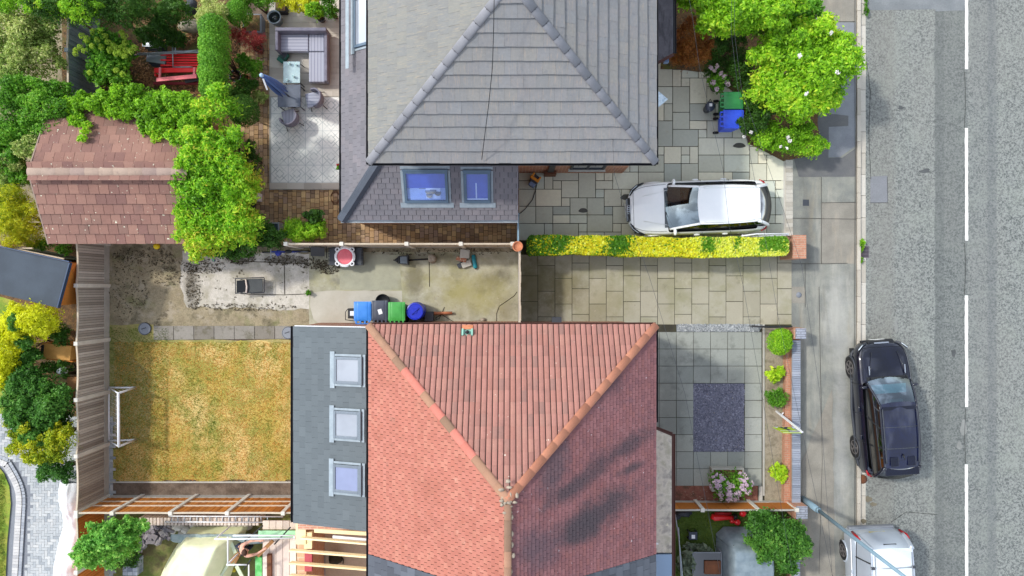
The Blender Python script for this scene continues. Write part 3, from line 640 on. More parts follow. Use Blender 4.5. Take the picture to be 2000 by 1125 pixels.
def strip_blocks(name, x0, x1, y0, y1, L, z0, z1, m, seed=0, gap=.008, tilt=0):
    mb = MB(); r = random.Random(seed); y = y0
    while y > y1:
        l = L * r.uniform(.97, 1.03); j = r.uniform(-.004, .004)
        mb.box(((x0 + x1) / 2 + j, y - l / 2, (z0 + z1) / 2 + r.uniform(-.002, .002)), (x1 - x0, l - gap, z1 - z0)); y -= l
    return mb.build(name, m, kind='structure', bevel=.008)
strip_blocks('kerb', W(1672), W(1679), 11.5, -11.5, .91, -.1, .095, A_['kerb'], 1)
strip_blocks('kerb_channel', W(1680), W(1691), 11.5, -11.5, .75, -.1, .004, A_['channel'], 2, .012)
# pavement base and patches
poly('pavement', [(1546, -60), (1671.5, -60), (1671.5, 1190), (1546, 1190)], .06, A_['tarmac'])
pv = [('pavement_patch', [(1588, -60), (1671, -60), (1671, 42), (1610, 42), (1588, 0)], 'tar_warm'),
      ('pavement_patch', wob([(1610, 44), (1671, 44), (1671, 285), (1640, 307), (1618, 307), (1618, 246), (1600, 225)], 20, 1), 'tar_blue'),
      ('pavement_patch', wob([(1575, 218), (1657, 226), (1657, 246), (1619, 248), (1618, 308), (1645, 308), (1671, 290), (1671, 345), (1560, 345), (1548, 300)], 25, 1.2), 'tar_dark'),
      ('pavement_patch', [(1605, 396), (1671, 396), (1671, 515), (1603, 515)], 'tar_warm'),
      ('pavement_patch', [(1548, 346), (1604, 346), (1604, 426), (1548, 426)], 'tarmac'),
      ('pavement_patch', [(1547, 560), (1573, 560), (1573, 592), (1547, 592)], 'tar_warm'),
      ('pavement_patch', wob([(1566, 900), (1625, 760), (1632, 1190), (1560, 1190)], 25, 2), 'tar_warm'),
      ('pavement_patch', wob([(1608, 560), (1668, 560), (1668, 1190), (1640, 1190), (1625, 700)], 25, 1.5), 'tarmac')]
for i, (n_, p_, m_) in enumerate(pv): poly(n_, p_, .062 + .0022 * i, A_[m_])
mb = MB()      # seams between the pavement repairs
for seg in ([(1669.5, -40), (1670, 300), (1669, 620), (1670, 900), (1669, 1150)], [(1610, 42), (1671, 42)], [(1548, 426), (1604, 427), (1671, 428)], [(1604, 346), (1604, 516)], [(1548, 515), (1604, 515), (1656, 514)], [(1605, 396), (1671, 395)], [(1573, 515), (1573, 560), (1573, 600)], [(1600, 560), (1602, 700), (1606, 900), (1600, 1120)]):
    mb.tube([G(a + rng.uniform(-.6, .6), b, .078) for a, b in seg], .0075, 4, t=0)
mb.build('pavement_seams', pm('seam_dirt', '#55544e', .95), kind='structure')
# property strips
poly('driveway_bed', [(1013, 100), (1547, 100), (1547, 640), (1013, 640)], .03, A_['joint'])
poly('edging_strip', [(1526, 308), (1547, 308), (1547, 462), (1526, 462)], .05, A_['channel'])
slabs('edging_blocks', [(W(1533), Y(313 + 8.2 * i + 8.2), W(1547), Y(313 + 8.2 * i)) for i in range(18)], .075, A_['channel'], .006)
slabs('flagstones', [q for q in opus(W(1013), Y(470), 31, 23, .3, [(2, 2), (3, 2), (2, 3), (2, 1), (1, 2), (2, 2), (3, 2), (1, 1)], 5) if q[2] <= W(1535.5)], .06, A_['flag'], .024, .03)
rects = []
for c in range(16):
    x = W(1017) + c * .6; y = Y(636) - (.45 if c % 2 else 0) - (.14 if c % 3 else .05)
    while y < Y(497):
        y2 = y + .9; rects.append((x, max(y, Y(634)), x + .6, min(y2, Y(497)))); y = y2
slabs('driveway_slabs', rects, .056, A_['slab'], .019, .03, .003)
# front garden
poly('front_garden_bed', [(1215, 640), (1545, 640), (1545, 985), (1215, 985)], .026, A_['joint'])
fr = []
for i in range(-3, 6):
    for j in range(9):
        x0, y0 = W(1287 + i * 33.3), Y(648 + (j + 1) * 33.35)
        if 2 <= i <= 4 and 3 <= j <= 6: continue
        fr.append((x0, y0, x0 + .6, y0 + .6))
slabs('front_slabs', fr, .055, A_['slab2'], .018, .03, .002)
poly('border_soil', wob([(1493, 640), (1541, 640), (1541, 985), (1493, 985)], 20, .8), .06, pm('pale_border_soil', ['#8d8069', '#9c8f78', '#7c705a'], .95, n=(1.8, .2), f=(26, .35), bump=(25, .5), stain=[('#5d6a34', 2, .58, .72, .5), ('#cfc4b0', 36, .7, .74, .7)]))
poly('bark_border', wob([(1285, 949), (1480, 949), (1480, 982), (1285, 982)], 20, 1), .057, pm('red_bark', ['#6f4438', '#86584a', '#5c4436'], .95, n=(2, .2), f=(28, .4), bump=(28, .6), stain=[('#b79a86', 34, .66, .72, .7)]))
mb = MB(); mb.box((W(1490), Y(800), .05), (.05, 6.0, .1)); mb.box((W(1484), Y(966), .055), (.12, .62, .09)); mb.build('edging_kerb', A_['conc_post'], kind='structure')
poly('slate_gravel_bed', [(1353.5, 749), (1453, 749), (1453, 882), (1353.5, 882)], .035, A_['slate_chip'])
poly('pebble_bed', [(1321, 631), (1495, 634), (1480, 648), (1321, 648)], .05, A_['pebble'])
def chips(name, x0, y0, x1, y1, z, n, s, m, seed):
    r = random.Random(seed); mb = MB()
    for _ in range(n):
        x, y = r.uniform(x0, x1), r.uniform(y0, y1); a = r.uniform(0, 3.14); q = s * r.uniform(.5, 1.3)
        mb.box((x, y, z + r.uniform(0, .012)), (q, q * r.uniform(.4, .8), .012), a, rx=r.uniform(-.5, .5))
    return mb.build(name, m, kind='stuff', label='loose ' + m.name.replace('_', ' '), cat='gravel')
chips('slate_gravel', W(1354), Y(881), W(1452.5), Y(750), .04, 5200, .05, A_['slate_chip'], 3)
chips('pebbles', W(1322), Y(647), W(1482), Y(633), .055, 1300, .045, A_['pebble'], 4)

# back garden
poly('back_yard', wob([(196, 470), (1013, 470), (1013, 640), (196, 640)], 40, 0), .004, A_['scrub'])
poly('broken_concrete', wob([(356, 490), (606, 495), (604, 604), (560, 606), (470, 602), (365, 600), (352, 560)], 14, 3, 5), .012, A_['conc2'])
poly('yard_concrete', wob([(604, 492), (1012, 492), (1012, 634), (604, 634)], 30, .7, 6), .016, A_['conc'])
poly('pale_concrete_slab', wob([(607, 572), (640, 568), (785, 568), (785, 600), (780, 634), (625, 634), (612, 622), (606, 600)], 14, .8, 7), .02, A_['concl'])
poly('yard_patch', wob([(662, 494), (780, 498), (785, 566), (664, 566)], 30, .6, 8), .019, pm('greenish_concrete', ['#969683', '#a3a28c'], .9, n=(1.3, .12), f=(20, .1), stain=[('#86805c', 1.4, .5, .7, .4)]))
mb = MB()
for seg in ([(970, 634), (970, 612), (975, 598), (990, 588), (1004, 578), (1010, 570)], [(455, 510), (520, 512), (598, 515)], [(555, 512), (556, 575)], [(470, 574), (555, 576), (600, 574)], [(838, 498), (839, 560)]):
    mb.tube([G(a, b, .0225) for a, b in seg], .011, 4, t=0)
mb.build('concrete_cracks', pm('crack_dirt', '#3f3a2c', .95), kind='structure')
slabs('path_slabs', [(W(300 + i * 39.5), Y(664 - .3 * i), W(300 + (i + 1) * 39.5), Y(636)) for i in range(7)], .02, pm('mossy_slab', ['#7c766b', '#908b82', '#6f695e', '#999690'], .92, tint=True, n=(1.5, .2), f=(15, .2), stain=[('#5a5640', 3, .5, .65, .6)]), .02, .02)
poly('lawn_edge', wob([(205, 634), (300, 634), (300, 664), (573, 664), (573, 700), (320, 760), (300, 940), (205, 940)], 25, 1.5, 2), .008, A_['lawn_e'])  # duller, darker strip of lawn along the long fence
poly('lawn', wob([(262, 668), (600, 668), (600, 940), (215, 940), (216, 880), (290, 860), (306, 740), (262, 700)], 18, 4, 3), .013, A_['lawn_y'])
mb = MB(); mb.box((W(395), Y(941), .03), (6.5, .05, .06)); mb.build('lawn_edging', A_['conc_post'], kind='structure')
poly('flower_bed', [(210, 942), (600, 942), (600, 968), (210, 968)], .016, A_['soil'])

def tufts(name, pts_fn, n, L, m, seed, z=.01, label=None):
    r = np.random.default_rng(seed); P = np.array(pts_fn(r, n)); n = len(P)
    a = r.uniform(0, 6.28, n); ln = L * r.uniform(.5, 1.4, n); lean = r.uniform(.3, 1.2, n)
    d = np.stack([np.cos(a), np.sin(a)], 1); s = np.stack([-d[:, 1], d[:, 0]], 1) * .006
    base = np.column_stack([P, np.full(n, z)]); tip = np.column_stack([P + d * (ln * np.sin(lean))[:, None], z + ln * np.cos(lean)])
    mid = (base + tip) / 2; mid[:, 2] += ln * .12
    s3 = np.column_stack([s, np.zeros(n)])
    V = np.stack([base - s3, mid - s3 * 1.2, tip, mid + s3 * 1.2], 1).reshape(-1, 3)
    T = np.clip(.58 + .42 * wnoise(base, 1.1, seed) + .3 * wnoise(base, 4.5, seed + 3) + r.normal(size=n) * .14, 0, 1)
    leafobj(name, [(V, T)], m, kind='stuff', label=label or name, cat='grass')
def rectf(x0, y0, x1, y1): return lambda r, n: np.column_stack([r.uniform(W(x0), W(x1), n), r.uniform(Y(y1), Y(y0), n)])
tufts('dry_grass', rectf(225, 668, 575, 939), 42000, .05, A_['grass_y'], 1, label='short dried yellow grass of the back lawn')
tufts('edge_grass', rectf(212, 640, 330, 938), 9000, .05, A_['grass_g'], 2, label='short dark green grass beside the long fence')

# brick pavers around the patio
def pavers(name, x0, y0, x1, y1, z, seed):
    r = random.Random(seed); out = []; x = x0
    while x < x1 - .05:
        y = y0 - r.uniform(0, .1)
        while y < y1:
            l = r.choice((.12, .16, .16, .24, .2)); out.append((x, max(y, y0), x + .16, min(y + l, y1))); y += l
        x += .16
    return slabs(name, out, z, A_['paver'], .014, .03, .003, seed=seed)
poly('paver_bed', [(466, 40), (530, 40), (530, 370), (1013, 370), (1013, 482), (500, 482), (466, 440)], .008, A_['joint'])
pavers('brick_pavers', W(500), Y(480), W(1012), Y(368), .04, 3)
pavers('garden_path_pavers', W(470), Y(368), W(528), Y(40), .035, 4)
# patio
mb = MB(); mb.box(((W(528) + W(700)) / 2, (Y(371) + Y(-40)) / 2, .05), (W(700) - W(528), Y(-40) - Y(371), .1)); mb.build('patio_base', A_['conc_post'], kind='structure')
r = random.Random(3); rc = []
y = Y(190)
while y < Y(-40):
    x = W(529) - r.uniform(0, .9)
    while x < W(690): rc.append((max(x, W(529)), y, min(x + 1.2, W(690)), y + .2)); x += 1.2
    y += .2
rc += [(W(529) + i * .6, Y(370), W(529) + i * .6 + .6, Y(358)) for i in range(5)]
slabs('patio_planks', rc, .115, A_['deckwood'], .004, .02, .0008)
poly('patio_tiles', [(529, 190), (690, 190), (690, 357.5), (529, 357.5)], .112, A_['tilepat'])

# upper left garden
poly('garden_soil', wob([(120, -60), (470, -60), (478, 440), (480, 470), (120, 470)], 30, 2), .006, A_['mulch'])
poly('left_garden_ground', [(-60, -60), (205, -60), (205, 470), (-60, 470)], .002, A_['scrub'])
poly('left_lower_ground', [(-60, 470), (205, 470), (205, 880), (-60, 880)], .003, A_['mulch'])
poly('left_lawn_top', wob([(-60, 560), (60, 600), (40, 830), (-60, 830)], 20, 3), .006, A_['lawn_l'])
# left herringbone drive
poly('block_paving_bed', [(-60, 826), (205, 826), (205, 1190), (-60, 1190)], .008, pm('block_joint', '#7e8288', .95))
def in_edge(x, y):   # curved lawn edge of the drive
    px = 1000 + x * S; py = 562.5 - y * S
    if py < 905: return False
    ex = 12 + (28 * math.sin(min(1, (py - 905) / 70) * math.pi / 2)) - max(0, py - 985) * .06
    return px < ex
def herring(x0, y0, x1, y1, u):
    out = []; nx = int((x1 - x0) / u) + 4; ny = int((y1 - y0) / u) + 4
    for i in range(-4, nx):
        for j in range(-4, ny):
            k = (i - j) % 4
            if k == 0: out.append((x0 + i * u, y0 + j * u, x0 + (i + 2) * u, y0 + (j + 1) * u))
            elif k == 3: out.append((x0 + i * u, y0 + j * u, x0 + (i + 1) * u, y0 + (j + 2) * u))
    return out
hb = [q for q in herring(W(-45), Y(1180), W(200), Y(832), .1) if not in_edge(q[0] - .3, q[1])]
slabs('block_paving', hb, .04, A_['herring'], .007, .03, .0015)
mbd, mbl = MB(), MB()
pts = []
for i in range(120):
    py = 905 + i * 2.6
    ex = 12 + (28 * math.sin(min(1, (py - 905) / 70) * math.pi / 2)) - max(0, py - 985) * .06
    pts.append(Vector((W(ex), Y(py), .045)))
pts = [Vector((W(-40), Y(897), .045)), Vector((W(0), Y(900), .045))] + pts
acc = 0.0
for a, b in zip(pts[:-1], pts[1:]):
    L_ = (b - a).length; d = (b - a).normalized(); nn = Vector((-d.y, d.x, 0)); ang = math.atan2(d.y, d.x)
    while acc < L_:
        p_ = a + d * acc; mbd.box(p_ + nn * .16, (.1, .1, .03), ang); mbl.box(p_ - nn * .02, (.1, .2, .035), ang); acc += .106
    acc -= L_
mbd.build('drive_edge_course', A_['herring_d'], kind='structure'); mbl.build('drive_border_course', A_['herring_l'], kind='structure')
poly('left_lawn', [(-60, 912), (-6, 908), (8, 925), (18, 950), (21, 985), (14, 1060), (8, 1190), (-60, 1190)], .05, A_['lawn_l'])
tufts('left_lawn_grass', lambda r, n: np.column_stack([r.uniform(W(-30), W(12), n), r.uniform(Y(1150), Y(925), n)]), 5000, .06, A_['grass_g'], 5, .05, 'green grass inside the curved block border')
# bottom gardens
poly('building_site_ground', [(205, 969), (720, 969), (720, 1190), (150, 1190), (150, 990)], .005, pm('site_earth', ['#55602c', '#6a6a3c', '#5c5138'], .95, n=(1.5, .3), f=(22, .4), bump=(22, .5)))
poly('neighbour_lawn', [(1215, 985), (1545, 985), (1545, 1190), (1215, 1190)], .02, A_['lawn_g'])
tufts('neighbour_grass', rectf(1318, 995, 1540, 1125), 9000, .06, A_['grass_g'], 6, .02, 'damp green grass of the small front lawn')
poly('right_shrub_soil', wob([(1290, -60), (1590, -60), (1600, 300), (1530, 315), (1460, 280), (1445, 190), (1385, 140), (1290, 135)], 20, 2), .068, A_['mulch'])
# ------------------------------------------------------------------ houses
def wallbox(name, x0, y0, x1, y1, z, m, parent, t=.25):
    mb = MB(); mb.prism([(x0, y0), (x1, y0), (x1, y1), (x0, y1)], 0, z); return mb.build(name, m, parent)
def gut(name, a, b, m, parent, r=.055):
    a, b = Vector(a), Vector(b); d = (b - a).normalized(); s = d.cross(Vector((0, 0, 1))); mb = MB(); n = 6
    ring = [(math.cos(math.pi * (1 + j / n)) * r, math.sin(math.pi * (1 + j / n)) * r) for j in range(n + 1)] + [(math.cos(math.pi * (2 - j / n)) * r * .82, math.sin(math.pi * (2 - j / n)) * r * .82) for j in range(n + 1)]
    vs = []
    for p in (a, b): vs += [p + s * x + Vector((0, 0, z)) for x, z in ring]
    k = len(ring); mb.add(vs, [(j, (j + 1) % k, k + (j + 1) % k, k + j) for j in range(k)] + [tuple(range(k)), tuple(range(k, 2 * k))[::-1]])
    return mb.build(name, m, parent, recalc=True)
def skylight(px0, py0, px1, py1, zc, V, U, parent, fm, pm_, label=None, interior=None, deep=.09):
    """roof window lying in a slope; U along the eave, V up the slope"""
    U, V = Vector(U).normalized(), Vector(V).normalized(); N = U.cross(V)
    c = G((px0 + px1) / 2, (py0 + py1) / 2, zc)
    k = (H - zc) / (H * S); wx, wy = (px1 - px0) * k, (py1 - py0) * k
    if abs(U.x) > .5: hu, hv = wx / 2, wy / 2 / abs(V.y)
    else: hu, hv = wy / 2, wx / 2 / abs(V.x)
    Mx = Matrix((U, V, N)).transposed().to_4x4(); f = .085
    mb = MB()
    mb.box(c + V * (hv - f / 2), (2 * hu, f, deep), mat=Mx, t=.5); mb.box(c - V * (hv - f / 2), (2 * hu, f, deep), mat=Mx, t=.5)
    mb.box(c + U * (hu - f / 2), (f, 2 * hv - 2 * f, deep * .96), mat=Mx, t=.5); mb.box(c - U * (hu - f / 2), (f, 2 * hv - 2 * f, deep * .96), mat=Mx, t=.5)
    mb.box(c + V * (hv + .02) + N * .02, (2 * hu + .04, .06, deep * .9), mat=Mx, t=.5)
    fo = mb.build('roof_window', fm, parent, bevel=.006, label=label)
    pn = MB(); pn.box(c + N * (.012), (2 * hu - 2 * f, 2 * hv - 2 * f, .02), mat=Mx, t=.5)
    if interior: interior(c, U, V, N, hu - f, hv - f, fo, Mx)
    pn.build('pane', pm_, fo)
    fl = MB(); q = .1
    fl.box(c - V * (hv + .09) - N * .022, (2 * hu + .3, .16, .014), mat=Mx, t=.5)
    for s in (-1, 1): fl.box(c + U * (s * (hu + .045)) - N * .022, (.07, 2 * hv, .013), mat=Mx, t=.5)
    fl.box(c + V * (hv + .09) - N * .022, (2 * hu + .16, .09, .013), mat=Mx, t=.5)
    fl.build('flashing', A_['lead'], fo)
    return fo
def vplane(a, b, keep):
    """vertical clip plane through plan points a,b keeping the side of `keep`"""
    a, b = Vector((a[0], a[1], 0)), Vector((b[0], b[1], 0)); d = b - a; n = Vector((d.y, -d.x, 0)).normalized()
    if (Vector((keep[0], keep[1], 0)) - a).dot(n) > 0: n = -n
    return (tuple(a), tuple(n))

# ---- upper house
hu = thing('house', 'grey tiled detached house with hipped roof and slate lean-to wrapped round its left side', 'house', (0, 6, 0))
ex0, ex1, ey, ez = -3.99, 4.0, 3.49, 5.0; ap = Vector((-.03, 7.5, 7.35)); nb = 13.0
wallbox('wall', -3.85, 4.03, 3.87, 13, 4.95, A_['brick'], hu)
mb = MB()
deck(mb, [(ex0, ey, ez), (ex1, ey, ez), tuple(ap)]); deck(mb, [(ex0, ey, ez), tuple(ap), (ap.x, nb, ap.z), (ex0, nb, ez)]); deck(mb, [(ex1, ey, ez), (ex1, nb, ez), (ap.x, nb, ap.z), tuple(ap)])
mb.build('roof_deck', A_['black'], hu)
tw, g = .33, .345
hl = ((ex0, ey), (ap.x, ap.y)); hr = ((ex1, ey), (ap.x, ap.y))
slope('roof', (ex0, ey, ez), (1, 0, 0), (0, ap.y - ey, ap.z - ez), ex1 - ex0, 4.75, tw, g, A_['tile_grey'], hu, stag=.5, lift=.05, gap=.003, seed=1, clip=[vplane(*hl, (0, 4)), vplane(*hr, (0, 4))])
slope('roof', (ex0, nb, ez), (0, -1, 0), (ap.x - ex0, 0, ap.z - ez), nb - ey, 4.6, tw, g, A_['tile_grey_w'], hu, stag=.5, lift=.03, gap=.004, seed=2, clip=[vplane(*hl, (-3.9, 9)), vplane((ap.x, 0), (ap.x, 9), (-3, 9))])
slope('roof', (ex1, ey, ez), (0, 1, 0), (ap.x - ex1, 0, ap.z - ez), nb - ey, 4.75, tw, g, A_['tile_grey'], hu, stag=.5, lift=.05, gap=.003, seed=3, clip=[vplane(*hr, (3.9, 9)), vplane((ap.x, 0), (ap.x, 9), (3, 9))])
for e in ((ex0, ey, ez + .01), (ex1, ey, ez + .01)):
    caps('hip_tiles', e, tuple(ap), .118, .44, [A_['hipgrey'], A_['black']], hu, seed=int(e[0]), clipr=True, flat=.55)
caps('ridge_tiles', tuple(ap), (ap.x, nb, ap.z), .15, .44, [A_['hipgrey'], A_['black']], hu, clipr=True)
mb = MB()
mb.box(((ex0 + ex1) / 2, ey + .06, ez - .12), (ex1 - ex0 - .06, .03, .2)); mb.box((ex0 + .06, (ey + nb) / 2, ez - .12), (.03, nb - ey, .2)); mb.box((ex1 - .06, (ey + nb) / 2, ez - .12), (.03, nb - ey, .2))
mb.box(((ex0 + ex1) / 2, ey + .3, ez - .2), (ex1 - ex0 - .1, .5, .03))
mb.build('fascia', A_['rust'], hu)
gut('gutter', (ex0 - .02, ey - .02, ez - .06), (ex1 + .02, ey - .02, ez - .06), A_['gutter'], hu); gut('gutter', (ex1 + .03, ey - .04, ez - .05), (ex1 + .03, nb, ez - .05), A_['gutter'], hu)
gut('gutter', (ex0 - .03, nb, ez - .05), (ex0 - .03, ey - .04, ez - .05), A_['gutter'], hu)
# ground floor window and door recess on the south wall
wf = MB(); yw = 4.02
for (x0, x1, z0, z1) in ((1.95, 3.1, 1.0, 1.08), (1.95, 3.1, 2.1, 2.18), (1.95, 2.03, 1.08, 2.1), (3.02, 3.1, 1.08, 2.1), (2.5, 2.56, 1.08, 2.1)): wf.box(((x0 + x1) / 2, yw, (z0 + z1) / 2), (x1 - x0, .08, z1 - z0))
wo = wf.build('window', A_['frame_dk'], hu); MB().box((2.525, yw + .0, 1.59), (1.0, .02, 1.02)).build('pane', skyglass('dark_window_glass', '#39424c'), wo)
MB().box((2.525, yw - .03, .96), (1.25, .14, .05)).build('sill', A_['conc_post'], wo)
MB().box((2.525, yw - .035, 2.27), (.62, .12, .16)).build('lintel_box', A_['white'], hu)
mb = MB(); mb.box((1.32, 4.0, 2.3), (.2, .1, 4.2)); mb.build('downpipe', A_['gutter'], hu)
MB().box((1.32, yw - .06, .35), (.4, .12, .6)).build('wall_planter', A_['rust'], hu)
# east bay with felt roof
mb = MB(); bx = G(1315, 60, 2.7).x; mb.prism([(3.8, 7.0), (4.35, 7.0), (bx - .12, 7.5), (bx - .12, 12), (3.8, 12)], 0, 2.55); mb.build('bay_wall', A_['brick'], hu)
p1, p2 = G(1283, 120, 2.7), G(1315, 103, 2.7)
bay = MB(); bay.prism([(3.7, p1.y), (p1.x, p1.y), (p2.x, p2.y), (p2.x, 12), (3.7, 12)], 2.58, 2.7); bo = bay.build('bay_roof', A_['bayroof'], hu, bevel=.02)
gut('gutter', (p2.x + .05, p2.y, 2.68), (p2.x + .05, 12, 2.68), A_['gutter'], hu); gut('gutter', (p1.x, p1.y - .04, 2.68), (p2.x + .02, p2.y - .04, 2.68), A_['gutter_b'], hu)
# lean-to wrapping west and south
lx, ly, lz = -5.37, 2.14, 2.5; ux, uy, uz = -3.86, 4.02, 3.52; lr = G(1012, 430, 2.5).x
mb = MB(); mb.prism([(lx + .12, ly + .1), (lr - .05, ly + .1), (lr - .05, 4.0), (-3.9, 4.0), (-3.9, 13), (lx + .12, 13)], 0, 2.42); mb.build('extension_wall', A_['brick'], hu)
mb = MB(); mb.prism([(lr - .06, ly + .1), (lr - .05, ly + .1), (lr - .05, uy), (lr - .06, uy)], 2.42, 2.45)
mb.add([(lr - .06, ly + .12, 2.42), (lr - .06, uy, 2.42), (lr - .06, uy, 3.45)], [(0, 1, 2)])
mb.build('gable_end', A_['brick'], hu)
mb = MB(); deck(mb, [(lx, ly, lz), (lr, ly, lz), (lr, uy, uz), (ux, uy, uz)], -.02); deck(mb, [(lx, ly, lz), (ux, uy, uz), (ux, 13, uz), (lx, 13, lz)], -.02); mb.build('roof_deck', A_['black'], hu)
hip = ((lx, ly), (ux, uy))
slope('lean_to_roof', (lx, ly, lz), (1, 0, 0), (0, uy - ly, uz - lz), lr - lx, 2.14, .25, .175, A_['slate'], hu, lift=.026, gap=.014, seed=4, clip=[vplane(*hip, (-1, 2.5))])
slope('lean_to_roof', (lx, 13, lz), (0, -1, 0), (ux - lx, 0, uz - lz), 13 - ly, 1.82, .25, .175, A_['slate'], hu, lift=.018, gap=.006, seed=5, clip=[vplane(*hip, (-5.2, 6))])
caps('hip_tiles', (lx, ly, lz + .02), (ux, uy, uz + .02), .17, .34, A_['hipdark'], hu, angular=True)
mb = MB(); mb.box(((ux + lr) / 2 + .1, uy - .10, uz - .0), (lr - ux, .2, .02), rx=R(28)); mb.box((ux - .1, 8.5, uz - .01), (.2, 9, .02), ry=R(-33)); mb.build('flashing', A_['lead'], hu)
gut('gutter', (lx - .03, ly - .03, lz - .03), (lr, ly - .03, lz - .03), A_['gutter_g'], hu); gut('gutter', (lx - .03, 13, lz - .03), (lx - .03, ly - .03, lz - .03), A_['gutter'], hu)
Vs = (0, uy - ly, uz - lz); Vw = (ux - lx, 0, uz - lz)
def int1(c, U, V, N, a, b, fo, Mx):
    m = MB(); m.box(c - N * .02 + V * b * .45, (2 * a, b * 1.1, .01), mat=Mx); m.build('blind', A_['blindblue'], fo)
    m = MB(); m.box(c - N * .03 - V * b * .55, (2 * a, b * .9, .01), mat=Mx); m.build('reveal', pm('pale_room', ['#a9b8d8', '#b9c8dc'], .7), fo)
    m = MB(); m.box(c - N * .022 - V * b * .5 + U * a * .35, (a * .75, b * .8, .01), mat=Mx)
    m.build('worktop', A_['white'], fo); m = MB()
    for dx, dy, q in ((.1, -.35, .09), (.35, -.3, .1), (.6, -.45, .1), (.15, -.6, .1)): m.lathe([(q, 0), (q, .015), (0, .015)], c - N * .015 + U * a * dx + V * b * dy, 12, smooth=False)
    m.build('hob_rings', A_['grey'], fo)
def int2(c, U, V, N, a, b, fo, Mx):
    m = MB(); m.box(c - N * .02, (2 * a, 2 * b, .01), mat=Mx); m.build('blind', A_['blindblue'], fo)
    m = MB(); m.box(c - N * .01 - U * a * .1 - V * b * .3, (.04, b * 1.2, .012), mat=Mx); m.box(c - N * .01 - V * b * .93, (2 * a, .05, .012), mat=Mx); m.build('window_bar', A_['white'], fo)
skylight(789, 336, 875, 394, 3.08, Vs, (1, 0, 0), hu, A_['frame_b'], A_['paneclear'], 'wide blue-blind roof window showing round hob rings', int1)
skylight(906, 337, 958, 394, 3.08, Vs, (1, 0, 0), hu, A_['frame_b'], A_['paneclear'], 'narrow blue roof window with a white bar', int2)
skylight(689, -8, 727, 90, 3.1, Vw, (0, -1, 0), hu, A_['frame_b'], A_['pane_w'], 'white roof window half hidden by the upper eaves')
mb = MB(); v = [G(690, 12, 3.1) , G(690, 100, 3.1)]
mb.box((v[0] + v[1]) / 2 + Vector((-.2, 0, -.06)), (.14, 2.4, .012), ry=R(-33)); mb.build('flashing', A_['lead'], hu)
# overhead drop cable lying over the roof
mb = MB(); mb.tube([G(966, -40, 8.0), G(964, 60, 7.3), G(962, 130, 7.0), G(955, 200, 6.4), G(948, 255, 5.9), G(941, 312, 5.15)], .011, 5); mb.build('cable', A_['black'], label='thin black cable sagging over the grey hipped roof', cat='cable')

# ---- lower house
hw = thing('house', 'red tiled semi-detached house with hipped roof and dark slate rear extension', 'house', (0, -4, 0))
ey = -1.04; ap = Vector((-.1, -5.05, 7.72)); pl = -7.40
wallbox('wall', -3.85, pl, 3.85, -1.17, 4.95, A_['brick'], hw)
mb = MB(); z7 = 4.97
deck(mb, [(ex1, ey, ez), (ex0, ey, ez), tuple(ap)]); deck(mb, [(ex0, ey, ez), (ex0, pl, ez), (ap.x, pl, ap.z), tuple(ap)]); deck(mb, [(ex1, ey, ez), tuple(ap), (ap.x, pl, ap.z), (ex1, pl, ez)])
mb.build('roof_deck', A_['black'], hw)
roman = [(0, .022), (.06, .03), (.13, .016), (.2, 0), (.46, 0), (.5, .02), (.56, .028), (.62, .016), (.68, 0), (.93, 0), (1, .012)]
hl = ((ex0, ey), (ap.x, ap.y)); hr = ((ex1, ey), (ap.x, ap.y)); rise = ap.z - ez
slope('roof', (ex1, ey, ez), (-1, 0, 0), (0, ap.y - ey, rise), ex1 - ex0, 4.9, .15, .335, A_['tile_n'], hw, stag=0, lift=.055, gap=.02, prof=[(0, 0), (.15, .014), (.5, .018), (.85, .014), (1, 0)], seed=6, clip=[vplane(*hl, (0, -2)), vplane(*hr, (0, -2))])
slope('roof', (ex0, ey, ez), (0, -1, 0), (ap.x - ex0, 0, rise), ey - pl, 4.75, .165, .115, A_['tile_w'], hw, lift=.014, gap=.014, seed=7, ljit=.003, clip=[vplane(*hl, (-3.9, -5)), vplane((ap.x, 0), (ap.x, -9), (-3, -6))])
slope('roof', (ex1, pl, ez), (0, 1, 0), (ap.x - ex1, 0, rise), ey - pl, 4.95, .165, .115, A_['tile_e'], hw, lift=.026, gap=.006, seed=8, ljit=.003, clip=[vplane(*hr, (3.9, -5)), vplane((ap.x, 0), (ap.x, -9), (3, -6))])
def tf(u, rr): return rr.choice((0, .15, .3, .45)) if (u < .24 or rr.random() < .42) else rr.choice((.62, .7, .8))
def tfw(u, rr): return .1 + .3 * rr.random() if (u < .23 or .37 < u < .45 or .52 < u < .58 or u > .74) else .68 + .14 * rr.random()
caps('hip_tiles', (ex0, ey, ez + .02), tuple(ap), .108, .45, A_['hip_red'], hw, seed=3, tf=tfw, flat=.6)
caps('hip_tiles', (ex1, ey, ez + .02), tuple(ap), .11, .45, A_['hip_tan'], hw, seed=4, flat=.6)
caps('ridge_tiles', (ap.x, ap.y - .1, ap.z + .0), (ap.x, pl, ap.z), .09, .4, A_['hip_red'], hw, seed=5, tf=lambda u, r: .1 + .3 * r.random(), flat=.5)
mb = MB(); r = random.Random(8)
for i in range(30): mb.blob((ap.x + r.gauss(0, .1), ap.y - .02 + r.gauss(0, .12), ap.z + .02 + r.uniform(-.06, .02)), (r.uniform(.03, .08), r.uniform(.03, .07), .03), 7, jit=.6, seed=i)
for i in range(16): mb.blob((ap.x + .05 + r.gauss(0, .03), ap.y - .3 - i * .13, ap.z - .02), (.05, .07, .03), 6, jit=.5, seed=i + 50)
mb.build('mortar', A_['mortar'], hw)
gut('gutter', (ex0 - .02, ey + .03, ez - .05), (ex1 + .02, ey + .03, ez - .05), A_['gutter_b'], hw, .05); gut('gutter', (ex1 + .03, ey + .02, ez - .05), (ex1 + .03, -3.75, ez - .05), A_['gutter'], hw, .05)
